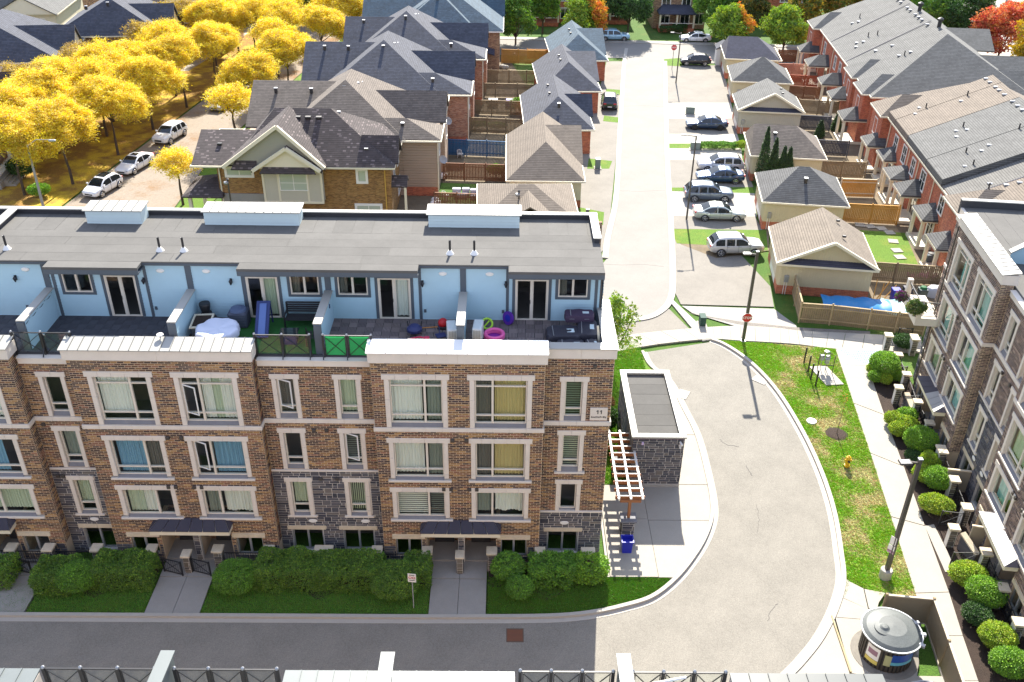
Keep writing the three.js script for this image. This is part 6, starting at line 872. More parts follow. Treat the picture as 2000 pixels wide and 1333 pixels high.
// red brick townhouse rows on the right
function redRow(o) {
  const h = thing('townhouse_row', o.label, 'townhouses', o.at[0], 0, o.at[1], -o.turn), L = o.len, ey = 5.65, dp = 17.5, rz = 8.8; // local: eave line along -z from (0, 0); x to the right
  gb().box(0.35, dp - 0.4, 0, ey, -L + 0.35, -0.35).mesh('wall', M.brickRed, h); for (const b of o.bays) gb().box(b[2] + 0.3, 3, 0, ey, -b[1] + 0.25, -b[0] - 0.25).mesh('bay_wall', M.brickRed, h);
  const g = gb(), ry = o.ry || 9.7; roofBody(g, 0, dp, -L, 0, ey, [rz, -(o.hip ?? 5)], [rz, -L + 5], ry); for (const b of o.bays) { const c = (b[0] + b[1]) / 2, w = b[1] - b[0], yy = ey + w * 0.36; roofBody(g, b[2], 5.2, -b[1], -b[0], ey + 0.02, [b[2] + w * 0.5, -c], [5.2, -c], yy); } for (const b of o.east || []) { const c = (b[0] + b[1]) / 2; roofBody(g, 9.5, dp + 2.2, -b[1], -b[0], ey + 0.02, [9.5, -c], [dp + 2.2, -c], ey + 1.9); }
  const R = g.mesh('roof', o.sh, h); const t = gb(); t.box(-0.06, 0.03, ey - 0.17, ey - 0.02, -L, 0).box(0, dp, ey - 0.17, ey - 0.02, -0.03, 0.06); for (const b of o.bays) t.box(b[2] - 0.05, b[2] + 0.03, ey - 0.15, ey, -b[1], -b[0]).box(b[2], 0.3, ey - 0.15, ey, -b[0] - 0.03, -b[0] + 0.05); t.mesh('eaves_trim', M.cream, h);
  for (const [a, b, m] of o.units || []) { const up = o.rise && a >= o.rise - 0.01 ? 0.5 : 0; gb().sheet([[0.06 - up * 0.2, ey + 0.09 + up, -a - 0.05], [rz, ry + 0.05 + up, -Math.max(a, (o.hip ?? 5)) - 0.05], [rz, ry + 0.05 + up, -b + 0.05], [0.06 - up * 0.2, ey + 0.09 + up, -b + 0.05]], 0.03 + up, [rnd(), rnd()]).mesh('roof_section', m, R); }
  for (const z of o.party) { const x1 = rz - 0.1; g; gb().sheet([[0.1, ey + 0.1, -z + 0.05], [x1, ry + 0.06, -z + 0.05], [x1, ry + 0.06, -z - 0.05], [0.1, ey + 0.1, -z - 0.05]].map(q => q), 0.04).mesh('party_line', M.shNavy, R); }
  if (o.step) for (const z of o.step) gb().poly([[0, ey, -z], [rz, ry, -z], [rz, ry + 0.45, -z], [0, ey + 0.45, -z]]).sheet([[0, ey + 0.45, -z], [rz, ry + 0.45, -z], [rz, ry + 0.45, -z - 4.5], [0, ey + 0.45, -z - 4.5]], 0.12).mesh('raised_roof', o.sh2 || o.sh, R);
  const slope = (ry - ey) / rz, lift = z => o.rise && z > o.rise ? 0.5 : 0; for (const [x, z] of o.vents) boxVent(R, x, ey + x * slope - 0.02 + lift(z), -z, 0.2, M.steel); for (const [x, z] of o.pipes) gb().bar([x, ey + x * slope - 0.1, -z], [x, ey + x * slope + 0.55 + lift(z), -z], 0.06, 0.06, 8).mesh('pipe', M.black, R); for (const z of o.ridge) boxVent(R, rz - 0.7, ry - 0.32 + lift(z), -z, 0.2, M.steel);
  for (const z of o.chim || []) { gb().lathe([[0.22, 0], [0.22, 0.8], [0.34, 0.85], [0.34, 1.05], [0.1, 1.2], [0, 1.2]], 12, rz, ry - 0.2, -z).mesh('chimney', M.black, R); }
  for (const [z, y, w, hh, x] of o.wins) houseWindow(h, LEFT((x || 0) + 0.35), -z, y, w, hh, { n: 2, bar: 0.5, glass: M.glassDark }); for (const z of o.pipesDown) gb().bar([0.25, 0, -z], [0.25, ey - 0.1, -z], 0.05, 0.05, 8).mesh('downpipe', M.cream, h);
  for (const p of o.porch) { const [z0, z1, x0, k] = p, P = gb(), e = 2.75; if (k) roofBody(P, x0, 0.8, -z1, -z0, e, [0.8 - 0.05, -(z0 + z1) / 2], [0.8, -(z0 + z1) / 2], e + 1.0); else roofBody(P, x0, 0.8, -z1, -z0, e, [x0 + (z1 - z0) / 2.2, -(z0 + z1) / 2], [0.8, -(z0 + z1) / 2], e + 1.05); const Q = P.mesh('porch_roof', o.psh || M.shSlate, h); const f = gb(); f.box(x0 - 0.05, 0.35, e - 0.24, e - 0.04, -z0 - 0.15, -z0 - 0.02).box(x0 - 0.02, x0 + 0.1, e - 0.24, e - 0.04, -z1, -z0).box(x0, 0.35, 0, 0.28, -z1 + 0.1, -z0 - 0.1); f.mesh('porch_deck', M.cream, Q); for (const z of [z0 + 0.3, z1 - 0.3]) gb().cbox(x0 + 0.12, x0 + 0.4, 0.28, e - 0.2, -z - 0.14, -z + 0.14, 0.02).mesh('porch_post', M.cream, Q); houseWindow(h, LEFT(0.35), -(z0 + z1) / 2, 0.4, 1.3, 2.0, { n: 2, glass: M.glassDark, fm: M.cream, m: M.cream }); }
  return h;
}
redRow({ label: 'nearer red brick townhouse row with tan and grey roof on the right', at: [41.0, -26.5], turn: 0.105, len: 35.5, hip: 4, sh: M.shTan, bays: [[30.2, 34.8, -0.7], [5.2, 9.6, -0.4]], rise: 11.7, units: [[0.2, 8.6, M.shTan], [8.6, 11.7, M.shPale], [11.7, 16.5, M.shGrey], [16.5, 22.8, M.shGrey], [22.8, 27.5, M.shTan], [27.5, 30.1, M.shTan]], party: [8.6], vents: [[2.2, 28.3], [1.6, 27.2], [3.2, 20.2], [3.9, 19.7], [2.9, 19.0], [4.3, 15.2], [3.6, 14.6], [2.8, 9.3], [3.6, 8.2], [4.4, 7.9], [1.9, 12.8], [5.2, 26.4]], pipes: [[2.6, 27.8], [3.8, 20.6], [2.6, 15.3], [2.4, 12.6], [2.5, 8.6], [5.9, 27.2], [6.8, 16.4]], ridge: [29.6, 28.4, 26.8, 25.8, 24.4, 22.3, 21.0, 19.8, 18.6], wins: [[32.6, 3.2, 1.0, 1.5, -0.7], [27, 3.3, 1.1, 1.4], [23.8, 3.3, 1.1, 1.5], [20.6, 3.3, 1.0, 1.4], [17.3, 3.2, 1.3, 1.6], [25.2, 0.5, 1.4, 1.6], [12.6, 0.6, 1.4, 1.9], [11.5, 3.4, 1.1, 1.3]], pipesDown: [29.5, 22.2, 19.0, 14.2], porch: [[29.6, 32.6, -1.6, 0], [25.5, 28.6, -0.9, 0], [20.6, 23.6, -1.4, 1], [16.6, 19.6, -1.4, 0], [11.2, 14.4, -1.0, 0], [5.5, 8.5, -1.4, 0]], psh: M.shSlate, east: [[20, 26]] });
redRow({ label: 'farther red brick townhouse row with long grey roof on the right', at: [44.7, -63.2], turn: 0.105, len: 37, hip: 7.8, ry: 10.7, sh: M.shGrey, bays: [[0.9, 5.4, -0.8], [7.2, 11.6, -0.6], [30.8, 35.6, -0.9]], party: [14, 23.5], vents: [[2.0, 18.5], [2.6, 17.8], [1.7, 17.2], [3.0, 26.6], [3.6, 26.0], [4.4, 12.0], [5.2, 7.4], [4.2, 7.9], [2.9, 12.8]], pipes: [[3.3, 18.9], [4.1, 18.0], [4.6, 7.4], [4.0, 27.5]], ridge: [13.2, 15.6, 17.0, 18.4, 20.8, 22.2, 25.4, 27, 28.4, 29.6], chim: [11.2, 19.5, 27.2], wins: [[3.2, 3.2, 1.0, 1.5, -0.8], [9.4, 3.2, 1.0, 1.5, -0.6], [13.6, 3.2, 1, 1.4], [17.4, 3.2, 1, 1.4], [20.4, 3.2, 1, 1.4], [27.4, 3.2, 1, 1.4], [33.2, 3.2, 1, 1.4, -0.9]], pipesDown: [6.3, 12.3, 22, 29], porch: [[1.0, 4.2, -2.2, 0], [8.8, 11.8, -2.0, 0], [14.6, 17.6, -2.1, 0], [23, 26.2, -2.3, 0], [30.2, 33, -2.2, 0]], psh: M.shSlate, east: [[3, 8.6], [9, 15], [22, 29]] });
// far side of the cross street, and the houses beyond the yellow trees
function farHouse(x, z, w, d, ey, ry, label, sh, wall, turn = 0, o = {}) {
  const h = thing('house', label, 'house', x, 0, z, turn); gb().box(0.4, w - 0.4, 0, ey, -d + 0.4, -0.4).mesh('wall', wall, h); const g = gb(); const along = o.along; roofBody(g, 0, w, -d, 0, ey, along ? [w / 2, -d * 0.3] : [w * 0.3, -d / 2], along ? [w / 2, -d * 0.75] : [w * 0.7, -d / 2], ry); if (o.front) roofBody(g, w * o.front[0], w * o.front[1], -d * 0.5, 0.5, ey + 0.03, [w * (o.front[0] + o.front[1]) / 2, 0.5], [w * (o.front[0] + o.front[1]) / 2, -d * 0.5], o.front[2]); if (o.side) roofBody(g, w * 0.5, w + 0.6, -d * o.side[1], -d * o.side[0], ey + 0.03, [w * 0.5, -d * (o.side[0] + o.side[1]) / 2], [w + 0.6, -d * (o.side[0] + o.side[1]) / 2], o.side[2]);
  const R = g.mesh('roof', sh, h); ventStack(R, w * 0.5, ry - 0.8, -d * 0.22); ventStack(R, w * 0.3, ry - 1.3, -d * 0.25); const t = gb(); eaves(t, 0, w, -d, 0, ey); t.mesh('eaves_trim', M.cream, h); if (o.front) { const c = gb(); c.poly([[w * o.front[0] + 0.2, ey, 0.3], [w * o.front[1] - 0.2, ey, 0.3], [w * (o.front[0] + o.front[1]) / 2, o.front[2] - 0.25, 0.3]]); c.mesh('gable_wall', M.cream, h); }
  if (o.side) { const c = gb(); gableX(c, w + 0.35, -d * o.side[1] + 0.2, -d * o.side[0] - 0.2, ey, -d * (o.side[0] + o.side[1]) / 2, o.side[2] - 0.25); c.mesh('gable_wall', M.cream, h); gb().box(w - 0.5, w + 0.34, 0, ey, -d * o.side[1] + 0.3, -d * o.side[0] - 0.3).mesh('side_wall', wall, h); houseWindow(h, RIGHT(w + 0.34), d * (o.side[0] + o.side[1]) / 2, 3.4, 1.3, 1.3); }
  for (const u of [0.25, 0.6, 0.85]) { houseWindow(h, FRONT(-0.4), w * u, 3.5, 1.2, 1.3); houseWindow(h, FRONT(-0.4), w * u, 0.8, 1.3, 1.5); } if (o.porch) { const P = gb(); roofBody(P, w * o.porch[0], w * o.porch[1], -0.4, 2.2, 2.8, [w * o.porch[0] + 0.8, -0.3], [w * o.porch[1] - 0.8, -0.3], 3.7); const Q = P.mesh('porch_roof', sh, h); gb().box(w * o.porch[0] + 0.2, w * o.porch[1] - 0.2, 0, 0.6, -0.4, 2.0).mesh('porch_deck', M.brickRed, Q); for (const u of [0.05, 0.5, 0.95]) gb().cbox(w * (o.porch[0] + (o.porch[1] - o.porch[0]) * u) - 0.13, w * (o.porch[0] + (o.porch[1] - o.porch[0]) * u) + 0.13, 0.6, 2.7, 1.7, 1.95, 0.02).mesh('porch_post', M.cream, Q); gb().box(w * o.porch[0] + 0.3, w * o.porch[1] - 0.3, 1.3, 1.38, 1.85, 1.9).mesh('porch_rail', M.white, Q); }
  return h;
}
farHouse(28.6, -117.2, 9, 10, 5.2, 8.6, 'brick house with cream window and porch across the far street', M.shNavy, M.brickBrown, 0, { porch: [0.1, 0.75] }); farHouse(7.6, -120, 9, 10, 5.4, 8.8, 'dark brick house with red porch posts between the far trees', M.shNavy, M.brickRed, 0, { porch: [0.2, 0.75] }); farHouse(42, -121, 14, 10, 6, 9, 'red brick house with white windows at the top between the far trees', M.shMaroon, M.brickRed, 0.02, {}); farHouse(18.5, -122, 8, 9, 5.4, 8.6, 'dark fronted house behind the far trees with pale porch posts', M.shNavy, M.brickBrown, 0, { porch: [0.1, 0.9] }); farHouse(-6, -124, 11, 9, 5.4, 8.8, 'house with dark roof above the steel blue roofed house', M.shNavy, M.brickBrown, 0, {});
farHouse(-62, -71.5, 17, 14, 5.4, 9.2, 'house with navy pointed roof at the top left', M.shDark, M.brickBrown, 0.15, { along: true, side: [0.25, 0.6, 8.2], front: [0.0, 0.4, 7.6] }); farHouse(-59, -53, 15, 14, 5.4, 9.0, 'house with brown roof at the left edge behind the yellow trees', M.shMaroon, M.brickBrown, 0.15, { side: [0.3, 0.65, 7.6] }); farHouse(-51, -84.5, 14, 13, 5.6, 9.4, 'house with dark blue roof and cream gable behind the yellow trees', M.shDark, M.brickBrown, 0.12, { along: true, side: [0.2, 0.6, 8.4] }); farHouse(-48, -101, 15, 13, 5.8, 9.8, 'house with maroon roof and long ridge at the top left', M.shMaroon, M.brickTan, 0.1, { side: [0.1, 0.5, 8.6], front: [0.3, 0.9, 8.6] }); farHouse(-72, -95, 17, 14, 5.6, 9.6, 'house with pale grey roof at the top left corner', M.shGrey, M.cream, 0.12, { along: true, front: [0.5, 1.0, 8.0] }); farHouse(-40, -118, 13, 12, 5.6, 9.2, 'brick house with maroon roof beyond the yellow trees at the top', M.shMaroon, M.brickTan, 0.08, { side: [0.2, 0.7, 8.6] }); farHouse(-66, -117, 16, 14, 5.8, 10, 'house with slate roof at the very top left', M.shDark, M.brickBrown, 0.1, { front: [0.2, 0.7, 8.5] });
{ const t = thing('porch', 'white porch with railing and steps at the left edge', 'porch', -46.2, 0, -50.2, 0.12); gb().box(-4, 4.1, 0, 0.7, -3.4, 2).mesh('deck', M.paver, t); for (const z of [-3, 1.6]) gb().cbox(3.5, 3.85, 0.7, 3.2, z - 0.17, z + 0.17, 0.02).mesh('post', M.white, t); const g = gb(); g.box(3.6, 3.66, 1.55, 1.62, -2.8, 1.4).box(3.6, 3.66, 0.8, 0.86, -2.8, 1.4); for (let z = -2.7; z < 1.4; z += 0.16) g.box(3.61, 3.65, 0.86, 1.55, z - 0.02, z + 0.02); g.mesh('railing', M.white, t); gb().box(-4, 4.3, 3.2, 3.5, -3.8, 2.2).mesh('beam', M.cream, t); const r = gb(); roofBody(r, -4.2, 4.6, -4, 2.4, 3.5, [-4.2, -0.8], [2.8, -0.8], 4.6); r.mesh('roof', M.shMaroon, t); for (let i = 0; i < 3; i++) gb().box(4.1 + i * 0.35, 4.45 + i * 0.35, 0, 0.55 - i * 0.17, -1.4, 1.2).mesh('step', M.concrete, t); }
// dark brick wall stub with the shed at the far end of the lane
{ const t = thing('shed', 'small white shed with dark roof beside the far black car', 'shed', 35.0, 0, -96.2, -0.1); gb().box(0, 2.0, 0, 2.3, -2.2, 0).mesh('wall', M.white, t); const g = gb(); roofBody(g, -0.15, 2.15, -2.4, 0.15, 2.3, [1.0, 0.15], [1.0, -2.4], 3.0); g.mesh('roof', M.shDark, t); gb().box(0.5, 1.4, 0.05, 1.9, 0, 0.04).mesh('door', M.cream, t); }

// ---------- cars: lofted bodies with glass, wheels, lamps, mirrors ----------
const carShapes = {
  // side stations of the lower body: [x along car (nose +), y bottom, y top, half width]; greenhouse: [base front, top front, top rear, base rear], roof height, belt height
  sedan: { L: 4.7, body: [[2.35, 0.34, 0.58, 0.62], [2.22, 0.26, 0.70, 0.78], [1.7, 0.22, 0.80, 0.89], [0.95, 0.2, 0.90, 0.91], [0, 0.19, 0.93, 0.92], [-1.0, 0.2, 0.96, 0.92], [-1.75, 0.22, 1.0, 0.9], [-2.2, 0.28, 0.98, 0.8], [-2.35, 0.36, 0.84, 0.66]], gh: [1.05, 0.2, -0.95, -1.8], belt: 0.92, roof: 1.43 },
  suv: { L: 4.65, body: [[2.32, 0.42, 0.72, 0.66], [2.2, 0.32, 0.92, 0.82], [1.7, 0.28, 1.0, 0.92], [0.9, 0.27, 1.06, 0.94], [0, 0.26, 1.08, 0.94], [-1.0, 0.27, 1.1, 0.94], [-1.8, 0.29, 1.1, 0.92], [-2.2, 0.36, 1.06, 0.86], [-2.32, 0.45, 0.9, 0.78]], gh: [1.12, 0.3, -1.7, -2.2], belt: 1.06, roof: 1.66 },
  hatch: { L: 4.2, body: [[2.1, 0.36, 0.6, 0.6], [2.0, 0.28, 0.74, 0.76], [1.5, 0.24, 0.88, 0.87], [0.85, 0.22, 0.97, 0.88], [0, 0.21, 0.99, 0.88], [-0.9, 0.22, 1.0, 0.88], [-1.6, 0.25, 1.0, 0.86], [-1.98, 0.3, 0.96, 0.8], [-2.1, 0.4, 0.84, 0.7]], gh: [1.15, 0.3, -1.3, -1.98], belt: 0.97, roof: 1.53 },
};
const carGlass = new THREE.MeshPhysicalMaterial({ color: lin(0.012, 0.018, 0.022), roughness: 0.04, ior: 1.6, side: THREE.DoubleSide });
function paint(r, g, b, metal = 0.35) { return new THREE.MeshPhysicalMaterial({ color: lin(r, g, b), metalness: metal, roughness: 0.38, clearcoat: 1, clearcoatRoughness: 0.05 }); }
function makeCar(kind, col, label, x, z, turn, o = {}) {
  const S = carShapes[kind], t = thing('parked_car', label, 'car', x, 0.02, z, turn), B = S.body, N = 12;
  // cross section of the lower body: sill, tuck, widest, shoulder, deck
  const sec = (x, y0, y1, w) => { const h = y1 - y0, P = [[0.0, 0], [0.80, 0], [0.93, 0.06], [0.985, 0.28], [1.0, 0.5], [0.985, 0.72], [0.93, 0.9], [0.84, 0.975], [0.5, 1.0], [0, 1.012]]; return P.map(q => [x, y0 + h * q[1], w * q[0]]); };
  const fine = []; { const c = k => new THREE.CatmullRomCurve3(B.map(b => new THREE.Vector3(b[0], b[k], 0)), false, 'centripetal'); for (let i = 0; i <= 28; i++) { const u = i / 28, f = u * (B.length - 1), a = Math.min(B.length - 2, Math.floor(f)), s = f - a, L = k => B[a][k] + (B[a + 1][k] - B[a][k]) * s; fine.push([L(0), L(1), L(2), L(3)]); } }
  const rows = fine.map(b => sec(...b)), pos = [], idx = [], W = rows[0].length * 2 - 1; rows.forEach(r => { for (let i = r.length - 1; i > 0; i--) pos.push(r[i][0], r[i][1], -r[i][2]); r.forEach(p => pos.push(...p)); });
  // ring order: deck left ... sill ... deck right; close over the deck by its two centre points
  for (let i = 0; i + 1 < rows.length; i++) for (let j = 0; j < W - 1; j++) { const a = i * W + j, b = a + 1, c = a + W, d = c + 1; idx.push(a, b, c, b, d, c); }
  for (const [r, f] of [[0, 1], [rows.length - 1, 0]]) for (let j = 1; j < W - 1; j++) { const a = r * W, b = a + j, c = b + 1; f ? idx.push(a, c, b) : idx.push(a, b, c); }
  const g = new THREE.BufferGeometry(); g.setAttribute('position', new THREE.Float32BufferAttribute(pos, 3)); g.setIndex(idx); g.computeVertexNormals(); const body = child('body', g, col, t); col.side = THREE.DoubleSide;
  // greenhouse: one lofted shell, its quads sorted into glass and painted metal
  const [bf, tf, tr, br] = S.gh, y0 = S.belt - 0.05, y1 = S.roof, w0 = B[4][3] - 0.045, w1 = w0 - 0.21, NS = 44, SP = [];
  const prof = new THREE.CatmullRomCurve3([[bf + 0.1, y0 - 0.03], [bf, y0 + 0.02], [(bf + tf) / 2, y0 + (y1 - y0) * 0.56], [tf, y1 - 0.045], [tf - 0.45, y1 + 0.0], [(tf + tr) / 2, y1 + 0.02], [tr + 0.35, y1 - 0.012], [tr, y1 - 0.06], [(tr + br) / 2 - 0.03, y0 + (y1 - y0) * 0.5], [br, y0 + 0.02], [br - 0.08, y0 - 0.03]].map(q => new THREE.Vector3(q[0], q[1], 0)), false, 'centripetal'), pp = prof.getPoints(NS);
  const hMax = y1 - y0, secT = [[0, 1], [0.3, 1], [0.55, 1], [0.76, 0.995], [0.87, 0.97], [0.94, 0.9], [0.985, 0.74], [1, 0.45], [1.006, 0]];
  pp.forEach(q => { const h = Math.max(0, q.y - y0 + 0.03), f = Math.min(1, h / hMax), taper = 1 - 0.05 * Math.pow(Math.abs((q.x - (bf + br) / 2) / ((bf - br) / 2)), 4); const r = secT.map(([t, k]) => { const w = (w0 + (w1 - w0) * Math.min(1, t * f)) * taper; return [q.x, y0 - 0.03 + h * t, w * k]; }); for (let i = 0; i < r.length; i++) SP.push(r[i][0], r[i][1], r[i][2]); for (let i = r.length - 2; i >= 0; i--) SP.push(r[i][0], r[i][1], -r[i][2]); });
  const SW = secT.length * 2 - 1, gI = [], mI = [], cuts = kind === 'suv' ? [0.03, 0.36, 0.4, 0.67, 0.71, 0.95] : [0.05, 0.46, 0.5, 0.93], xf = bf - 0.2, xr = br + 0.16;
  for (let i = 0; i < NS; i++) for (let j = 0; j < SW - 1; j++) { const A = i * SW + j, q = [A, A + SW, A + 1, A + 1, A + SW, A + SW + 1], xm = (pp[i].x + pp[i + 1].x) / 2, hm = (pp[i].y + pp[i + 1].y) / 2 - y0, jj = j < SW / 2 ? j : SW - 2 - j, slope = Math.abs(pp[i + 1].y - pp[i].y) / (Math.abs(pp[i + 1].x - pp[i].x) + 1e-6), u = (xf - xm) / (xf - xr); let win = false; for (let k = 0; k < cuts.length; k += 2) if (u > cuts[k] && u < cuts[k + 1]) win = true; const glass = jj >= 5 ? slope > 0.32 && hm > 0.04 : win && jj <= 2 && hm > hMax * 0.3; (glass ? gI : mI).push(...q); }
  const SG = new THREE.BufferGeometry(); SG.setAttribute('position', new THREE.Float32BufferAttribute(SP, 3)); SG.setIndex([...gI, ...mI]); SG.computeVertexNormals(); const part = ix => { const h = new THREE.BufferGeometry(); h.setAttribute('position', SG.attributes.position); h.setAttribute('normal', SG.attributes.normal); h.setIndex(ix); return h; };
  child('roof', part(mI), col, body); child('windows', part(gI), carGlass, body);
  const gap = gb(); for (const x of kind === 'suv' ? [0.98, 0.02, -0.95] : [0.9, -0.1, -1.0]) for (const sd of [-1, 1]) { const hw = B[4][3]; gap.box(x - 0.008, x + 0.008, B[4][1] + 0.12, y0 - 0.02, sd > 0 ? hw * 0.9 : -hw - 0.004, sd > 0 ? hw + 0.004 : -hw * 0.9); } gap.mesh('door_gap', M.black, body);
  if (o.glassRoof) gb().box(tr + 0.25, tf - 0.2, y1 + 0.012, y1 + 0.024, -w1 * 0.72, w1 * 0.72, 'd').mesh('glass_roof', carGlass, body);
  if (o.sunroof) gb().box(tf - 0.75, tf - 0.2, y1 + 0.008, y1 + 0.022, -w1 * 0.5, w1 * 0.5, 'd').mesh('sunroof', carGlass, body);
  if (o.rails) for (const s of [-1, 1]) gb().bar([tf - 0.2, y1 + 0.05, s * w1 * 0.86], [tr + 0.1, y1 + 0.04, s * w1 * 0.86], 0.025, 0.025, 6).mesh('roof_rail', M.steel, body);
  const R = kind === 'suv' ? 0.36 : 0.33, wx = S.L * 0.305, ww = B[4][3]; for (const x of [wx, -wx]) for (const s of [-1, 1]) {
    const Wh = gb().geo(new THREE.CylinderGeometry(R, R, 0.22, 24), M4(x, R - 0.02, s * (ww - 0.1), 0, 1, Math.PI / 2)).mesh('wheel', M.rubber, t); const rim = gb(), zf = s * (ww + 0.012); rim.geo(new THREE.CylinderGeometry(R * 0.2, R * 0.2, 0.02, 12), M4(x, R - 0.02, zf + s * 0.004, 0, 1, Math.PI / 2)); for (let i = 0; i < 5; i++) { const a = i * 1.2566 + 0.3; rim.bar([x + Math.cos(a) * R * 0.1, R - 0.02 + Math.sin(a) * R * 0.1, zf], [x + Math.cos(a) * R * 0.68, R - 0.02 + Math.sin(a) * R * 0.68, zf], 0.035, 0.03, 4); } rim.geo(new THREE.TorusGeometry(R * 0.68, 0.022, 6, 24), M4(x, R - 0.02, zf)); rim.mesh('rim', o.rim || M.chrome, Wh);
    gb().geo(new THREE.CircleGeometry(R * 1.16, 24, 0, Math.PI), M4(x, R - 0.03, s * (ww + 0.0), s < 0 ? Math.PI : 0)).mesh('wheel_arch', M.rubber, body);
  }
  const nose = B[0], tail = B[B.length - 1]; for (const s of [-1, 1]) { gb().cbox(nose[0] - 0.2, nose[0] - 0.035, nose[2] - 0.02, nose[2] + 0.09, s > 0 ? 0.4 : -0.72, s > 0 ? 0.72 : -0.4, 0.02).mesh('headlight', new THREE.MeshPhysicalMaterial({ color: lin(0.5, 0.55, 0.6), roughness: 0.1 }), body); gb().cbox(tail[0] - 0.012, tail[0] + 0.13, tail[2] - 0.08, tail[2] + 0.08, s > 0 ? 0.42 : -0.76, s > 0 ? 0.76 : -0.42, 0.02).mesh('taillight', M.red, body); gb().cbox(bf - 0.35, bf - 0.2, y0 + 0.06, y0 + 0.2, s > 0 ? w0 : -w0 - 0.2, s > 0 ? w0 + 0.2 : -w0, 0.03).mesh('mirror', col, body); for (const x of [0.15, -0.85]) gb().cbox(x - 0.1, x + 0.1, y0 - 0.12, y0 - 0.08, s * ww * 0.98 - 0.02, s * ww * 0.98 + 0.02, 0.008).mesh('door_handle', M.chrome, body); }
  gb().box(nose[0] - 0.03, nose[0] + 0.012, nose[1] + 0.06, nose[2] - 0.06, -0.4, 0.4).mesh('grille', M.black, body); gb().box(tail[0] - 0.012, tail[0] + 0.03, tail[1] + 0.05, tail[1] + 0.17, -0.26, 0.26).mesh('number_plate', M.white, body); return t;
}
// turn 0: nose towards +x
const RT = -0.12, silver = paint(0.42, 0.43, 0.42), white = paint(0.72, 0.73, 0.73, 0.05);
makeCar('suv', paint(0.5, 0.5, 0.48), 'silver SUV beside the pale tan roofed garage', 25.5, -36.9, 0.05, { rails: 1 });
makeCar('sedan', paint(0.42, 0.46, 0.42), 'silver green sedan between the silver SUV and grey SUV', 25.5, -44.0, RT + 0.1);
makeCar('suv', paint(0.12, 0.15, 0.19, 0.6), 'steel grey SUV nose right, below the dark blue sedan', 25.3, -48.4, RT + 0.1, { rails: 1 });
makeCar('sedan', paint(0.025, 0.06, 0.13, 0.5), 'dark blue sedan parked against the white SUV', 27.3, -53.1, Math.PI - 0.02);
makeCar('suv', paint(0.52, 0.53, 0.55, 0.4), 'pale silver SUV behind the dark blue sedan', 27.9, -56.1, Math.PI - 0.02, {});
makeCar('sedan', paint(0.02, 0.045, 0.10, 0.5), 'shiny navy sedan alone on the drive below the pale gabled garage', 28.9, -69.3, Math.PI - 0.03, { rim: M.black });
makeCar('hatch', paint(0.012, 0.012, 0.016, 0.2), 'black hatchback on the far corner drive beside the shed', 32.2, -96.4, Math.PI - 0.05);
makeCar('sedan', white, 'white sedan on the far street behind the STOP sign', 34.4, -109.6, Math.PI, {});
makeCar('suv', paint(0.3, 0.5, 0.62), 'pale blue SUV on the far street at the shadow of the trees', 22.2, -109.8, 0.03, {});
makeCar('suv', paint(0.02, 0.02, 0.026, 0.4), 'black car nose away on the left of the lane', 18.5, -77.2, 1.5, {});
makeCar('hatch', white, 'white electric car with black glass roof on the leafy street', -32.2, -48.6, -1.86, { glassRoof: 1 });
makeCar('sedan', white, 'white sedan with sunroof, second on the leafy street', -31.2, -54.6, -1.84, { sunroof: 1 });
makeCar('suv', white, 'white van like car, third on the leafy street under branches', -30.4, -63.4, -1.82, {});
makeCar('sedan', paint(0.012, 0.012, 0.014), 'black car far up the leafy street among the yellow trees', -26.3, -82, -1.8, {});
makeCar('sedan', paint(0.55, 0.56, 0.57), 'silver car up the leafy street glimpsed through yellow leaves', -27.6, -75, -1.8, {});

// ---------- things on the roof terraces ----------
const FLR = 12.08;
function acUnit(x, z, turn, label) { const t = thing('air_conditioner', label, 'air conditioner', x, FLR, z, turn); gb().cbox(-0.22, 0.22, 0.06, 0.98, -0.46, 0.46, 0.03).mesh('cabinet', plain(0.5, 0.52, 0.52, 0.5), t); const k = gb(); for (let i = 0; i < 12; i++) k.box(-0.17, 0.17, 0.16 + i * 0.063, 0.185 + i * 0.063, 0.46, 0.475); for (let i = -1; i <= 1; i++) k.box(i * 0.13 - 0.01, i * 0.13 + 0.01, 0.14, 0.92, 0.472, 0.48); k.mesh('louvres', M.frameGrey, t); for (const s of [-1, 1]) gb().box(-0.26, 0.26, 0, 0.06, s * 0.32 - 0.04, s * 0.32 + 0.04).mesh('foot', M.black, t); const v = gb(); for (let i = 0; i < 6; i++) v.box(-0.15 + i * 0.06, -0.13 + i * 0.06, 0.98, 0.992, -0.4, 0.4); v.mesh('top_ribs', M.sidingLight, t); return t; }
acUnit(3.55, -1.95, 0.12, 'grey air conditioner on the left of the right party wall'); acUnit(4.75, -2.05, -0.08, 'white louvred air conditioner on the right of the right party wall');
{ const t = thing('paddling_pool', 'round pink paddling pool on the right terrace', 'paddling pool', 5.5, FLR, -2.5); const g = gb(); for (const y of [0.08, 0.2]) g.geo(new THREE.TorusGeometry(0.42, 0.085, 12, 36), M4(0, y, 0, 0, 1, Math.PI / 2)); g.mesh('ring', M.pink, t); gb().lathe([[0, 0.03], [0.4, 0.03], [0.4, 0], [0, 0]], 24).mesh('water', M.purple, t); }
{ const t = thing('toy_ring', 'lime green toy ring leaning by the pink pool', 'toy', 5.15, FLR + 0.28, -3.3, 0.3); child('ring', new THREE.TorusGeometry(0.25, 0.055, 10, 24), M.lime, t).rotation.x = -0.7; gb().bar([-0.2, -0.2, 0], [0.1, 0.15, 0.02], 0.04, 0.04, 6).mesh('crossbar', M.lime, t); }
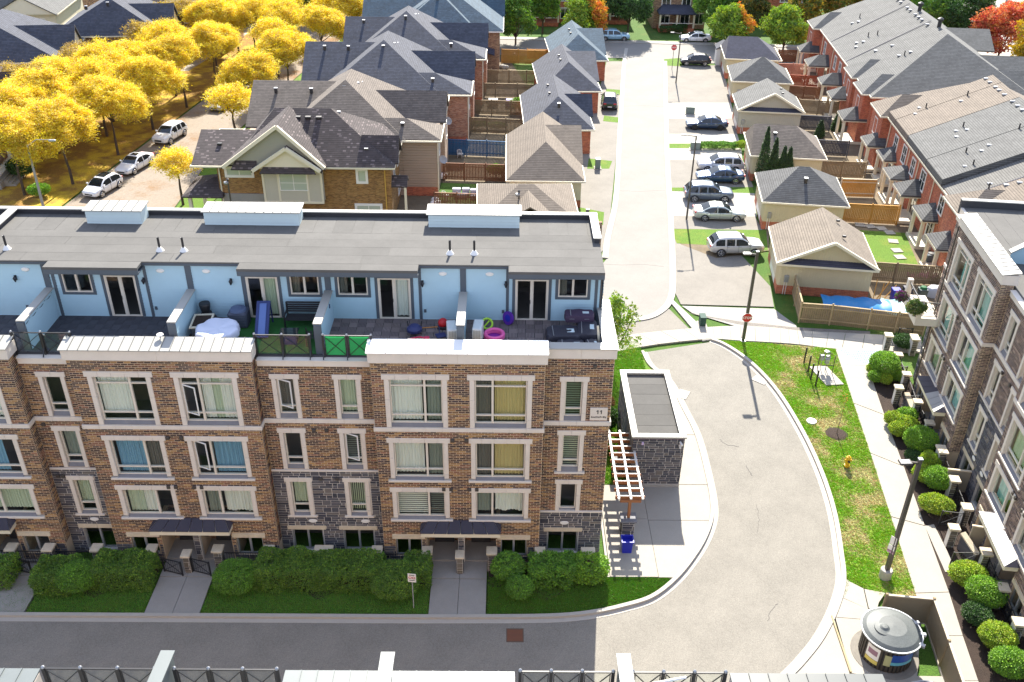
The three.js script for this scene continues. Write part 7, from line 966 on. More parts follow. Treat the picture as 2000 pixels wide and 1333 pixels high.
{ const t = thing('float_disc', 'purple disc leaning at the blue wall beside the sliding door', 'toy', 6.15, FLR + 0.34, -3.75, 0.15); gb().geo(new THREE.CylinderGeometry(0.33, 0.33, 0.09, 24), M4(0, 0, 0, 0, 1, 1.2, 0.9)).mesh('disc', plain(0.1, 0.02, 0.3, 0.5), t); gb().geo(new THREE.CylinderGeometry(0.18, 0.18, 0.1, 18), M4(0, 0, 0, 0, 1, 1.2, 0.9)).mesh('hub', M.blue, t); }
function bag(x, y, z, w, h, d, turn, label, m = plain(0.028, 0.028, 0.04, 0.5)) { const t = thing('storage_bag', label, 'storage bag', x, FLR + y, z, turn); const g = new THREE.BoxGeometry(w, h, d, 10, 6, 8), P = g.attributes.position; for (let i = 0; i < P.count; i++) { const X = P.getX(i) / w * 2, Yy = P.getY(i) / h * 2, Zz = P.getZ(i) / d * 2, k = 1 - 0.1 * (X * X * Zz * Zz + X * X * Yy * Yy + Zz * Zz * Yy * Yy) / 2 + 0.03 * Math.sin(X * 7 + z * 9) * Math.cos(Zz * 6); P.setXYZ(i, P.getX(i) * k, P.getY(i) * k + h / 2, P.getZ(i) * k); } g.computeVertexNormals(); child('cover', g, m, t); gb().bar([-w * 0.45, h * 0.55, d * 0.47], [w * 0.45, h * 0.55, d * 0.47], 0.014, 0.014, 6).bar([-w * 0.3, h * 0.99, -d * 0.4], [-w * 0.3, h * 0.99, d * 0.4], 0.02, 0.02, 6).mesh('zip', M.steel, t); gb().cbox(w * 0.1, w * 0.32, h * 0.96, h * 1.0, -d * 0.15, d * 0.15, 0.01).mesh('patch', M.sidingLight, t); return t; }
bag(8.7, 0, -2.2, 1.6, 0.6, 1.1, 0.05, 'dark storage bag, left one of the pile at the right parapet'); bag(9.85, 0, -2.5, 0.95, 0.65, 1.5, -0.05, 'dark storage bag with pale patch, right one of the pile'); bag(9.0, 0, -1.25, 1.3, 0.5, 0.75, 0.0, 'dark storage bag at the front of the pile by the parapet'); bag(9.5, 0.55, -3.3, 1.4, 0.4, 0.7, 0, 'dark folded bag lying at the back of the pile', plain(0.05, 0.03, 0.06)); bag(10.0, 0, -1.25, 0.6, 0.55, 0.7, 0.2, 'dark bag under the pale board at the parapet corner');
gb().cbox(9.55, 10.25, 12.66, 12.72, -1.05, -0.8, 0.02).top('pale_board', M.cream, 'pale board lying on the bags at the parapet corner', 'board'); gb().at(M4(10.25, 13.0, -1.6, 0, 1, 0.0, 0.12)).cbox(-0.05, 0.05, -0.9, 0.3, -0.03, 0.03, 0.01).top('pale_pole', M.cream, 'pale pole leaning on the bags at the parapet', 'pole');
{ const t = thing('grill_bag', 'round dark covered grill on the third terrace', 'grill', 1.75, FLR, -2.75); gb().lathe([[0, 0.5], [0.2, 0.47], [0.36, 0.33], [0.36, 0.2], [0.2, 0.08], [0, 0.06]], 20).mesh('bowl', M.navy, t); for (const a of [0, 2.1, 4.2]) gb().bar([Math.cos(a) * 0.2, 0.12, Math.sin(a) * 0.2], [Math.cos(a) * 0.34, 0, Math.sin(a) * 0.34], 0.02, 0.02, 6).mesh('leg', M.black, t); for (const s of [-1, 1]) gb().bar([s * 0.3, 0.35, -0.1], [s * 0.34, 0.62, -0.15], 0.03, 0.02, 6).mesh('handle', M.black, t); }
{ const t = thing('red_ball', 'red ball by the wall on the third terrace', 'ball', 3.05, FLR + 0.24, -3.4); child('ball', new THREE.SphereGeometry(0.24, 24, 16), M.red, t); }
{ const t = thing('broom', 'orange handled broom lying on the third terrace', 'broom', 2.3, FLR + 0.05, -3.25); gb().bar([-0.45, 0, 0.05], [0.5, 0.03, -0.05], 0.022, 0.022, 6).mesh('handle', plain(0.55, 0.22, 0.03), t); gb().cbox(0.5, 0.95, -0.04, 0.08, -0.18, 0.12, 0.02).mesh('head', M.black, t); }
{ const t = thing('dustpan', 'black dustpan beside the air conditioner on the third terrace', 'dustpan', 3.0, FLR, -2.6, 0.4); gb().cbox(-0.24, 0.24, 0, 0.06, -0.2, 0.2, 0.02).mesh('tray', M.navy, t); gb().bar([0, 0.05, -0.2], [0.05, 0.3, -0.4], 0.025, 0.02, 6).mesh('handle', M.navy, t); }
{ const t = thing('rocker_toy', 'crimson toy rocker behind the front coping of the third terrace', 'toy', 2.1, FLR, -1.5); const m = plain(0.4, 0.01, 0.06, 0.5); gb().bar([-0.4, 0.5, 0], [0, 0.62, 0.03], 0.04, 0.04, 6).bar([0, 0.62, 0.03], [0.35, 0.5, 0], 0.04, 0.04, 6).bar([-0.4, 0.5, 0], [-0.45, 0, 0.1], 0.03, 0.03, 6).bar([0.35, 0.5, 0], [0.42, 0, 0.1], 0.03, 0.03, 6).mesh('frame', m, t); gb().cbox(0.2, 0.45, 0.45, 0.6, -0.1, 0.1, 0.03).mesh('seat', m, t); }
// second terrace
gb().cbox(-6.9, -2.55, FLR, FLR + 0.015, -4.1, -0.9, 0.004).top('turf_mat', M.turf, 'artificial green turf mat on the second terrace', 'turf');
{ const t = thing('covered_tub', 'round tub under a white cover on the second terrace', 'tub', -7.15, FLR, -1.75); gb().lathe([[0, 0.72], [0.86, 0.74], [0.92, 0.62], [0.9, 0], [0, 0]], 14).mesh('tub', plain(0.25, 0.17, 0.1), t); const g = new THREE.LatheGeometry([[0, 0.8], [0.55, 0.79], [0.85, 0.86], [0.97, 0.8], [1.0, 0.55], [0.98, 0.5]].map(q => new THREE.Vector2(...q)), 40), P = g.attributes.position; for (let i = 0; i < P.count; i++) { const a = Math.atan2(P.getZ(i), P.getX(i)), r = Math.hypot(P.getX(i), P.getZ(i)); if (r > 0.4) { const k = 1 + 0.03 * Math.sin(a * 8) + 0.02 * Math.sin(a * 13); P.setXYZ(i, P.getX(i) * k, P.getY(i) + 0.03 * Math.sin(a * 6 + 1) * r, P.getZ(i) * k); } } g.computeVertexNormals(); const m = plain(0.55, 0.58, 0.68, 0.5); m.side = THREE.DoubleSide; child('cover', g, m, t); }
{ const t = thing('planter', 'dark planter box with pale rim of soil on the second terrace', 'planter', -8.15, FLR, -2.75, 0.08); gb().cbox(-0.42, 0.42, 0, 0.55, -0.6, 0.6, 0.03).mesh('box', M.slate, t); const g = gb(); g.box(-0.46, 0.46, 0.55, 0.62, 0.54, 0.64).box(-0.46, 0.46, 0.55, 0.62, -0.64, -0.54).box(-0.46, -0.38, 0.55, 0.62, -0.54, 0.54).box(0.38, 0.46, 0.55, 0.62, -0.54, 0.54); g.mesh('rim', M.cream, t); gb().box(-0.38, 0.38, 0.5, 0.58, -0.54, 0.54).mesh('soil', M.soil, t); }
{ const t = thing('plant_pot', 'dark pot standing on a box by the party wall', 'pot', -8.25, FLR, -3.75); gb().lathe([[0, 1.0], [0.25, 1.0], [0.27, 0.92], [0.2, 0.55], [0.2, 0.5], [0, 0.5]], 18).mesh('pot', M.black, t); gb().cbox(-0.22, 0.22, 0, 0.5, -0.2, 0.2, 0.02).mesh('stand', M.black, t); gb().bar([0.2, 0.5, 0.05], [0.55, 0.25, 0.1], 0.06, 0.05, 8).bar([0.55, 0.25, 0.1], [1.0, 0.2, 0.15], 0.05, 0.05, 8).mesh('hose', M.black, t); }
{ const t = thing('condenser', 'round top dark condenser unit on the second terrace', 'air conditioner', -6.6, FLR, -3.45); gb().cbox(-0.45, 0.45, 0, 0.82, -0.4, 0.4, 0.08).mesh('cabinet', plain(0.05, 0.06, 0.09), t); gb().lathe([[0, 0.93], [0.15, 0.95], [0.36, 0.9], [0.4, 0.82], [0, 0.82]], 28).mesh('fan_guard', plain(0.07, 0.1, 0.17), t); const g = gb(); for (let i = 0; i < 8; i++) g.box(-0.4, 0.4, 0.1 + i * 0.085, 0.12 + i * 0.085, 0.4, 0.412); g.mesh('louvres', M.slate, t); }
{ const t = thing('toy_slide', 'dark blue toy slide leaning by the sliding door', 'slide', -5.35, FLR, -2.9, 0.06); gb().at(M4(0, 0, 0, 0, 1, 0.62)).cbox(-0.32, 0.32, -0.03, 0.07, -0.95, 0.95, 0.02).mesh('frame', plain(0.03, 0.045, 0.14), t).position.y = 0.62; const c = gb().at(M4(0, 0, 0, 0, 1, 0.62)).cbox(-0.17, 0.17, 0.07, 0.11, -0.8, 0.85, 0.02).mesh('chute', plain(0.09, 0.15, 0.36, 0.35), t); c.position.y = 0.62; for (const s of [-1, 1]) gb().bar([s * 0.28, 0, -0.8], [s * 0.28, 1.1, -0.75], 0.04, 0.03, 6).mesh('leg', M.navy, t); }
{ const t = thing('garden_bench', 'dark garden bench below the window on the second terrace', 'bench', -3.55, FLR, -3.5); for (let i = 0; i < 5; i++) gb().cbox(-0.85, 0.85, 0.42, 0.46, -0.28 + i * 0.13, -0.17 + i * 0.13, 0.008).mesh('seat_slat', M.black, t); for (let i = 0; i < 5; i++) gb().cbox(-0.85, 0.85, 0.52 + i * 0.11, 0.61 + i * 0.11, -0.36 - i * 0.015, -0.33 - i * 0.015, 0.008).mesh('back_slat', M.black, t); for (const x of [-0.85, 0.85]) gb().cbox(x - 0.04, x + 0.04, 0, 1.05, -0.4, -0.32, 0.01).cbox(x - 0.04, x + 0.04, 0, 0.65, 0.3, 0.37, 0.01).cbox(x - 0.04, x + 0.04, 0.62, 0.67, -0.32, 0.37, 0.01).mesh('arm', M.black, t); }
{ const t = thing('garden_chair', 'dark slatted garden chair at the right party wall of the second terrace', 'chair', -2.85, FLR, -1.9, -1.4); for (let i = 0; i < 4; i++) gb().cbox(-0.35, 0.35, 0.4, 0.44, -0.25 + i * 0.14, -0.14 + i * 0.14, 0.008).mesh('seat_slat', M.black, t); for (let i = 0; i < 4; i++) gb().cbox(-0.35, 0.35, 0.5 + i * 0.13, 0.59 + i * 0.13, -0.33, -0.3, 0.008).mesh('back_slat', M.frameGrey, t); for (const x of [-0.33, 0.33]) gb().bar([x, 0, -0.3], [x, 1.0, -0.33], 0.03, 0.03, 4).bar([x, 0, 0.3], [x, 0.62, 0.3], 0.03, 0.03, 4).mesh('leg', M.black, t); }
{ const t = thing('side_table', 'dark glass topped side table on the turf', 'table', -3.95, FLR, -1.95, 0.05); gb().cbox(-0.42, 0.42, 0.5, 0.54, -0.36, 0.36, 0.01).mesh('top', M.glassDark, t); gb().cbox(-0.36, 0.36, 0, 0.5, -0.3, 0.3, 0.02).mesh('base', M.navy, t); }
{ const t = thing('floor_frame', 'pale slatted frame lying on the dark floor of the first terrace', 'rack', -10.35, FLR, -1.4, -0.04); gb().box(-0.95, 0.95, 0.05, 0.1, -0.45, -0.38).box(-0.95, 0.95, 0.05, 0.1, 0.38, 0.45).box(-0.95, -0.88, 0.05, 0.1, -0.38, 0.38).box(0.88, 0.95, 0.05, 0.1, -0.38, 0.38).mesh('frame', M.cream, t); for (let i = 0; i < 6; i++) gb().cbox(-0.88, 0.88, 0.04, 0.07, -0.34 + i * 0.125, -0.26 + i * 0.125, 0.006).mesh('slat', M.capMetal, t); }
{ const t = thing('weather_sensor', 'small white sensor on the coping by the party wall', 'sensor', -9.35, 13.0, -0.65); gb().lathe([[0, 0.22], [0.14, 0.2], [0.16, 0.16], [0, 0.15]], 14).mesh('head', M.white, t); gb().bar([0, 0, 0], [0, 0.16, 0], 0.03, 0.03, 8).mesh('stem', M.steel, t); }
// ---------- the block at the bottom edge: coping, railings, fins ----------
{
  const t = thing('townhouse_block', 'townhouse block along the bottom edge with metal coping and roof railings', 'townhouses'), z = 17.2;
  gb().box(-24, 20, 0, 11.9, z + 0.25, z + 11).mesh('wall', M.brickBrown, t); gb().box(-24, 20, 11.9, 11.98, z + 0.2, z + 11).mesh('terrace_floor', M.asphalt, t);
  const lowE = std({ color: lin(0.35, 0.36, 0.33), metalness: 1, roughness: 0.13 }); // coated panes that throw the sun back on the road
  for (let i = 0; i < 12; i++) for (const y of [3.2, 5.9, 8.9]) { const x = -22 + i * 3.6; const W = gb().box(x - 0.85, x + 0.85, y, y + 1.9, z + 0.2, z + 0.246).mesh('window', M.frame, t); gb().poly([[x + 0.75, y + 0.1, z + 0.19], [x - 0.75, y + 0.1, z + 0.19], [x - 0.75, y + 1.8, z + 0.19], [x + 0.75, y + 1.8, z + 0.19]]).mesh('pane', lowE, W); }
  for (const [a, b, m, w] of [[-12.2, -7.15, M.capGrey, 0.52], [-0.2, 6.35, M.capGrey, 0.46], [12.5, 16.9, plain(0.06, 0.068, 0.066, 0.45), 0.56]]) { gb().box(a, b, 11.9, 12.78, z + 0.1, z + 0.95).mesh('parapet', M.trim, t); const n = Math.round((b - a) / w); for (let i = 0; i < n; i++) { const p = a + (b - a) * i / n, q = a + (b - a) * (i + 1) / n; const g = gb().sheet([[p + 0.006, 12.86, z + 1.05], [q - 0.006, 12.86, z + 1.05], [q - 0.006, 12.84, z], [p + 0.006, 12.84, z]], 0.05); if (i) g.box(p - 0.014, p + 0.014, 12.83, 12.885, z + 0.02, z + 1.03); g.mesh('coping_sheet', m, t); } }
  for (const [a, b] of [[-7.1, -0.3], [6.4, 12.45]]) { gb().box(a, b, 11.5, 11.86, z + 0.15, z + 0.9).mesh('ledge', M.capGrey, t); const mid = a < 0 ? -3.6 : 9.4; railing(t, a + 0.1, mid - 0.25, z + 0.1, 11.86, 3, { infill: M.glass, brace: -1, h: 1.12 }); railing(t, mid + 0.3, b - 0.1, z + 0.1, 11.86, 3, { infill: M.glass, brace: -1, h: 1.12 }); }
  for (const x of [-3.55, 2.72, 9.45]) { const F = gb().box(x - 0.12, x + 0.12, 11.9, 13.2, z - 0.25, z + 4.5).mesh('party_wall', M.capGrey, t); gb().sheet([[x - 0.2, 13.62, z + 4.5], [x + 0.2, 13.62, z + 4.5], [x + 0.2, 13.28, z - 0.3], [x - 0.2, 13.28, z - 0.3]], 0.06).mesh('coping', M.capGrey, F); }
  const rb = gb(); for (let i = 0; i < 60; i++) rb.box(-7 + i * 0.33, -6.8 + i * 0.33, 11.98, 12.0, z + 0.9, z + 5); stuff(rb.mesh('floor_slats', M.concrete, t)); gb().bar([9.0, 12.75, z + 0.6], [11.2, 12.95, z + 0.25], 0.04, 0.04, 8).mesh('pale_rail', M.white, t);
}
// ---------- yards and drives on the right ----------
function wheelie(x, z, col, label, turn = 0) { const t = thing('wheelie_bin', label, 'bin', x, 0, z, turn), m = col; const g = gb(), q = [[-0.25, -0.25], [0.25, -0.25], [0.25, 0.25], [-0.25, 0.25]]; for (let i = 0; i < 4; i++) { const a = q[i], b = q[(i + 1) % 4]; g.poly([[b[0], 0.06, b[1]], [a[0], 0.06, a[1]], [a[0] * 1.2, 0.95, a[1] * 1.2], [b[0] * 1.2, 0.95, b[1] * 1.2]].reverse()); } m.side = THREE.DoubleSide; g.mesh('body', m, t); gb().cbox(-0.32, 0.32, 0.95, 1.03, -0.34, 0.32, 0.03).mesh('lid', m, t); for (const s of [-1, 1]) gb().geo(new THREE.CylinderGeometry(0.1, 0.1, 0.05, 14), M4(s * 0.22, 0.1, -0.28, 0, 1, 0, Math.PI / 2)).mesh('wheel', M.rubber, t); return t; }
wheelie(36.2, -28.6, M.blue, 'blue bin in the yard beside the covered pool'); wheelie(37.2, -28.9, plain(0.012, 0.012, 0.03, 0.5), 'black bin, middle one in the yard beside the pool'); { const b = wheelie(38.3, -28.7, plain(0.08, 0.1, 0.09, 0.5), 'grey bin with green lid in the yard beside the pool'); gb().lathe([[0, 0.2], [0.2, 0.17], [0.28, 0.02], [0, 0]], 14, 0, 1.03, 0).mesh('green_bag', plain(0.01, 0.1, 0.03), b); }
{ // pool covers
  const g = new THREE.PlaneGeometry(5.0, 2.2, 30, 12), P = g.attributes.position; for (let i = 0; i < P.count; i++) { const x = P.getX(i), y = P.getY(i); P.setZ(i, 0.55 * Math.sqrt(Math.max(0, 1 - Math.pow(y / 1.2, 2))) * (1 - 0.15 * Math.pow(x / 2.5, 4)) + 0.12 * Math.abs(Math.sin(x * 1.9)) + 0.03 * Math.sin(x * 6 + y * 4)); } g.rotateX(-Math.PI / 2); g.computeVertexNormals(); const m = plain(0.012, 0.17, 0.4, 0.45); m.side = THREE.DoubleSide; const o = child('pool_cover', g, m, scene); o.name = numbered('pool_cover'); o.position.set(32.3, 0.62, -26.3); o.rotation.y = -0.14; tag(o, 'bright blue tarpaulin heaped over the pool behind the board fence', 'tarpaulin');
  const g2 = new THREE.PlaneGeometry(3.6, 2.2, 24, 12), Q = g2.attributes.position; for (let i = 0; i < Q.count; i++) Q.setZ(i, 0.08 * Math.sin(Q.getX(i) * 4 + Q.getY(i) * 3) + 0.05 * Math.sin(Q.getY(i) * 7)); g2.rotateX(-Math.PI / 2); g2.computeVertexNormals(); const m2 = plain(0.28, 0.5, 0.48, 0.5); m2.side = THREE.DoubleSide; const o2 = child('pool_sheet', g2, m2, scene); o2.name = numbered('pool_sheet'); o2.position.set(36.0, 1.05, -25.6); o2.rotation.y = -0.14; tag(o2, 'pale turquoise plastic sheet beside the blue tarpaulin', 'plastic sheet');
  gb().at(M4(33.5, 0, -26.2, -0.14)).box(-3.2, 3.6, 0, 0.85, -0.95, 0.95).top('above_ground_pool', plain(0.2, 0.22, 0.24), 'above ground pool hidden under the blue and turquoise covers', 'pool');
}
{ const t = thing('log_rack', 'pale timber offcuts leaning at the garage corner', 'timber', 35.0, 0, -28.9); for (let i = 0; i < 4; i++) gb().bar([i * 0.25 - 0.4, 0, 0.2], [i * 0.3 - 0.2 + (i % 2) * 0.7, 1.5 - i * 0.15, -0.3], 0.03, 0.03, 4).mesh('plank', M.woodOrange, t); }
{ const t = thing('tarp_heap', 'white grey tarp heap in the yard behind the balcony', 'tarp', 39.8, 0, -29.6); const g = new THREE.SphereGeometry(0.9, 18, 10, 0, 6.283, 0, 1.57), P = g.attributes.position; for (let i = 0; i < P.count; i++) { const k = 1 + 0.12 * Math.sin(P.getX(i) * 7) * Math.cos(P.getZ(i) * 6); P.setXYZ(i, P.getX(i) * k * 1.2, P.getY(i) * k * 0.9, P.getZ(i) * k * 0.7); } g.computeVertexNormals(); child('tarp', g, plain(0.4, 0.4, 0.42), t); }
{ const t = thing('ac_unit', 'dark condenser unit beside the red brick porch by the lawn', 'air conditioner', 41.5, 0, -35.2); gb().cbox(-0.45, 0.45, 0, 0.9, -0.45, 0.45, 0.08).mesh('cabinet', M.slate, t); gb().lathe([[0, 0.08], [0.3, 0.06], [0.36, 0], [0, 0]], 20, 0, 0.9, 0).mesh('fan_guard', M.black, t); }
{ const t = thing('flower_bed', 'magenta flower bed below the bright lawn', 'flowers', 40.0, 0, -32.3); const g = gb(); for (let i = 0; i < 60; i++) { const x = rr(-1.4, 1.0), z = rr(-0.35, 0.35), r = rr(0.06, 0.12); g.geo(new THREE.IcosahedronGeometry(r, 0), M4(x, rr(0.2, 0.45), z)); } g.mesh('blossom', plain(0.5, 0.02, 0.35), t); const k = gb(); for (let i = 0; i < 60; i++) k.geo(new THREE.IcosahedronGeometry(rr(0.08, 0.14), 0), M4(rr(-1.4, 1.2), rr(0.08, 0.25), rr(-0.4, 0.4))); stuff(k.mesh('leaves', plain(0.03, 0.08, 0.015), t)); }
for (let i = 0; i < 7; i++) { const p = [[38.09,-42.77], [38.92,-42.46], [39.8,-42.04], [40.24,-41.18], [39.92,-39.37], [39.59,-37.53], [39.39,-36.24]][i]; gb().at(M4(p[0], 0, p[1], rr(-0.2, 0.2))).cbox(-0.42, 0.42, 0.012, 0.06, -0.4, 0.4, 0.01).top('stepping_slab', M.concrete, `square stepping slab in the bright lawn, ${ORD[i]} from the fence`, 'paving slab', 'stepping slabs in the lawn'); }
function cabinet(x, z, label, turn = 0, w = 1.0, h = 0.85, m = plain(0.16, 0.2, 0.17, 0.6)) { const t = thing('utility_cabinet', label, 'utility box', x, 0, z, turn); gb().cbox(-w / 2, w / 2, 0.08, h, -0.35, 0.35, 0.03).mesh('cabinet', m, t); gb().box(-w / 2 - 0.12, w / 2 + 0.12, 0, 0.08, -0.47, 0.47).mesh('plinth', M.concrete, t); gb().cbox(-w / 2 - 0.02, w / 2 + 0.02, h, h + 0.05, -0.38, 0.38, 0.02).mesh('lid', m, t); return t; }
cabinet(27.9, -74.5, 'grey green utility box on the white drive, farther one', -0.1); cabinet(26.4, -62.1, 'grey green utility box on the grass strip, nearer one', -0.1); cabinet(15.4, -56.2, 'green utility box by the lane on the left', 0, 0.5, 1.0); cabinet(20.56,-24.57, 'small dark green utility pedestal by the pavement', 0, 0.42, 0.75, plain(0.02, 0.06, 0.045)); { const t = thing('valve_post', 'black valve post in the grass by the flat roof corner', 'post', 13.2, 0, -43.4); t.position.set(13.4, 0, -43.2); gb().cbox(-0.14, 0.14, 0, 1.0, -0.14, 0.14, 0.02).mesh('post', M.black, t); gb().cbox(-0.17, 0.17, 1.0, 1.08, -0.17, 0.17, 0.02).mesh('cap', M.black, t); }
// yards on the left
{ const t = thing('garden_table', 'pale blue square garden table behind the flat roof', 'table', 0, 0, 0); t.position.set(-2.35, 0, -42.4); gb().cbox(-0.65, 0.65, 0.72, 0.77, -0.5, 0.5, 0.01).mesh('top', plain(0.1, 0.42, 0.45), t); for (const x of [-0.58, 0.58]) for (const z of [-0.44, 0.44]) gb().box(x - 0.03, x + 0.03, 0, 0.72, z - 0.03, z + 0.03).mesh('leg', M.sidingLight, t); gb().lathe([[0, 0.3], [0.14, 0.28], [0.2, 0], [0, 0]], 14, 0.1, 0.77, 0).mesh('lantern', M.sidingLight, t); }
{ const t = thing('covered_grill', 'dark covered barbecue beside the pale blue table', 'barbecue', -0.7, 0, -42.4); const g = new THREE.BoxGeometry(1.5, 1.0, 0.7, 8, 6, 6), P = g.attributes.position; for (let i = 0; i < P.count; i++) { const X = P.getX(i) / 0.75, Y = P.getY(i) / 0.5; P.setY(i, P.getY(i) * (1 - 0.3 * X * X * (Y > 0 ? 1 : 0)) + 0.5); P.setX(i, P.getX(i) * (1 - 0.06 * Math.abs(Y))); } g.computeVertexNormals(); child('cover', g, M.navy, t); gb().bar([0.3, 0.9, 0.36], [0.68, 0.45, 0.36], 0.03, 0.03, 6).mesh('pale_trim', M.white, t); }
function yardChair(x, z, turn, label) { const t = thing('garden_chair', label, 'chair', x, 0, z, turn); gb().cbox(-0.26, 0.26, 0.4, 0.45, -0.25, 0.25, 0.02).mesh('seat', M.white, t); const g = gb(); for (let i = 0; i < 5; i++) g.bar([-0.2 + i * 0.1, 0.45, -0.24], [-0.2 + i * 0.1, 0.95 - Math.abs(i - 2) * 0.04, -0.32], 0.018, 0.018, 6); g.bar([-0.26, 0.45, -0.24], [-0.24, 0.9, -0.32], 0.025, 0.025, 6).bar([0.26, 0.45, -0.24], [0.24, 0.9, -0.32], 0.025, 0.025, 6).bar([-0.24, 0.9, -0.32], [0, 1.02, -0.33], 0.025, 0.025, 6).bar([0, 1.02, -0.33], [0.24, 0.9, -0.32], 0.025, 0.025, 6); g.mesh('backrest', M.white, t); for (const a of [-0.22, 0.22]) for (const b of [-0.2, 0.2]) gb().bar([a, 0.4, b], [a * 1.1, 0, b * 1.1], 0.025, 0.02, 6).mesh('leg', M.white, t); return t; }
yardChair(1.23,-58.84, 2.9, 'white garden chair in front of the blue fence'); { const c = yardChair(0, 0, 2.6, 'cream garden chair in the yard with white stones'); c.position.set(0.35, 0, -47.6); } { const t = thing('white_bags', 'heap of white sacks by the garden chair on the left', 'sacks', 0, 0, 0); for (const [x, z, s] of [[-0.35, -52.9, 0.42], [-0.1, -53.3, 0.35], [-0.6, -46.9, 0.4], [-0.3, -46.3, 0.34], [-0.7, -46.1, 0.36]]) { const g = new THREE.SphereGeometry(s, 12, 8); g.scale(1, 0.75, 0.9); child('sack', g, M.white, t).position.set(x, s * 0.6, z); } }
[[1.3, -49.2, 0.8, 0.5], [2.2, -49.0, 0.7, 0.6], [3.0, -48.9, 0.75, 0.55], [3.9, -48.8, 1.0, 0.8], [1.8, -48.2, 1.2, 0.35], [3.4, -48.0, 1.4, 0.32]].forEach(([x, z, w, h], i) => gb().cbox(x - w / 2, x + w / 2, 0, h, z - 0.25, z + 0.25, 0.03).top('stone_block', plain(0.38, 0.37, 0.42), `pale stone block against the dark brown fence, ${ORD[i]} of the pile`, 'stone block', 'pale stone blocks by the dark brown fence'));
for (const [x, z, y, l] of [[0.05, -49.3, 3.3, 'round grey satellite dish on the tan siding house, nearer'], [0.1, -57.3, 4.4, 'round grey satellite dish on the tan siding house, farther']]) { const t = thing('satellite_dish', l, 'satellite dish', x, y, z, 0.6); const m = plain(0.3, 0.3, 0.3, 0.6); m.side = THREE.DoubleSide; gb().lathe([[0, 0], [0.2, 0.03], [0.38, 0.12], [0.4, 0.12]], 20).mesh('dish', m, t).rotation.x = 1.0; gb().bar([0, -0.05, 0], [-0.4, -0.3, -0.1], 0.025, 0.025, 6).bar([0, 0, 0], [0.05, 0.25, 0.3], 0.015, 0.015, 6).mesh('arm', M.steel, t); }
for (const [x, z, w] of [[4.4, -76.8, 1.2], [6.6, -76.7, 1.3]]) gb().cbox(x - w / 2, x + w / 2, 0, 0.8, z - 0.4, z + 0.4, 0.05).top('storage_bin', w > 1.25 ? plain(0.05, 0.02, 0.25, 0.6) : plain(0.06, 0.06, 0.08, 0.6), w > 1.25 ? 'violet storage bin in the far left yard' : 'dark storage bin in the far left yard', 'storage bin');
{ const t = thing('outdoor_heap', 'pale heap of stones in front of the orange fence', 'stones', 5.0, 0, -93.2); for (let i = 0; i < 12; i++) child('rock', new THREE.IcosahedronGeometry(rr(0.2, 0.42), 1), M.concrete, t).position.set(rr(-1.1, 1.1), rr(0.05, 0.3), rr(-0.4, 0.4)); }

// ---------- plants ----------
const leafMat = (o = {}) => new THREE.MeshPhysicalMaterial({ color: 0xffffff, roughness: 0.85, transmission: 0.32, thickness: 0, side: THREE.DoubleSide, ...o });
const LEAF = leafMat(), LEAFY = leafMat({ transmission: 0.45 }), TWIG = M.bark;
// small sprays of leaf blades
function spray(n, len, wid, spread) { const g = gb(); for (let i = 0; i < n; i++) { const a = rr(0, 6.283), e = rr(-0.6, 0.9), d = new THREE.Vector3(Math.cos(a) * Math.cos(e), Math.sin(e), Math.sin(a) * Math.cos(e)), s = new THREE.Vector3(rr(-1, 1), rr(-1, 1), rr(-1, 1)).cross(d).normalize(), o = d.clone().multiplyScalar(rr(0, spread)), L = len * rr(0.7, 1.2), w = wid * rr(0.8, 1.2); const P = (l, q) => o.clone().addScaledVector(d, L * l).addScaledVector(s, w * q).toArray(); g.poly([P(0, 0), P(0.45, -0.5), P(1, 0), P(0.45, 0.5)]); } return g.geometry; }
const sprays = { big: [0, 1].map(() => spray(8, 0.26, 0.13, 0.16)), fine: [0, 1].map(() => spray(12, 0.2, 0.055, 0.3)), small: [0, 1].map(() => spray(7, 0.10, 0.055, 0.05)), tiny: spray(6, 0.075, 0.045, 0.04) };
function limbs(g, from, dir, len, r, depth, ends, o) {
  const steps = 3; let p = from.clone(), d = dir.clone(); for (let i = 0; i < steps; i++) { const q = p.clone().addScaledVector(d, len / steps), r1 = r * (1 - (i + 1) / steps * 0.4), r0 = r * (1 - i / steps * 0.4); g.bar(p.toArray(), q.toArray(), r0, r1, depth > 2 ? 7 : 5, false); p = q; d = d.clone().add(new THREE.Vector3(rr(-1, 1), rr(-0.3, 0.7) * (o.up || 1), rr(-1, 1)).multiplyScalar(0.16)).normalize(); if (depth < 3) ends.push([p.clone(), d.clone(), depth]); }
  if (depth <= 0) { ends.push([p, d, 0]); return; }
  const n = depth > 2 ? 4 : 3; for (let i = 0; i < n; i++) { const a = i / n * 6.283 + rr(-0.5, 0.5), t = o.open * rr(0.7, 1.25); const s = Math.abs(d.y) > 0.9 ? new THREE.Vector3(1, 0, 0) : new THREE.Vector3(0, 1, 0), e1 = s.cross(d).normalize(), e2 = d.clone().cross(e1); if (depth === 3 && i === 0 && false) continue; limbs(g, p, d.clone().multiplyScalar(Math.cos(t)).addScaledVector(e1, Math.sin(t) * Math.cos(a)).addScaledVector(e2, Math.sin(t) * Math.sin(a)).normalize(), len * rr(0.62, 0.82), r * 0.56, depth - 1, ends, o); }
}
const tint = (cols, dark = 1) => { const c = pick(cols), k = rr(0.65, 1.3) * dark; return lin(c[0] * k, c[1] * k, c[2] * k); };
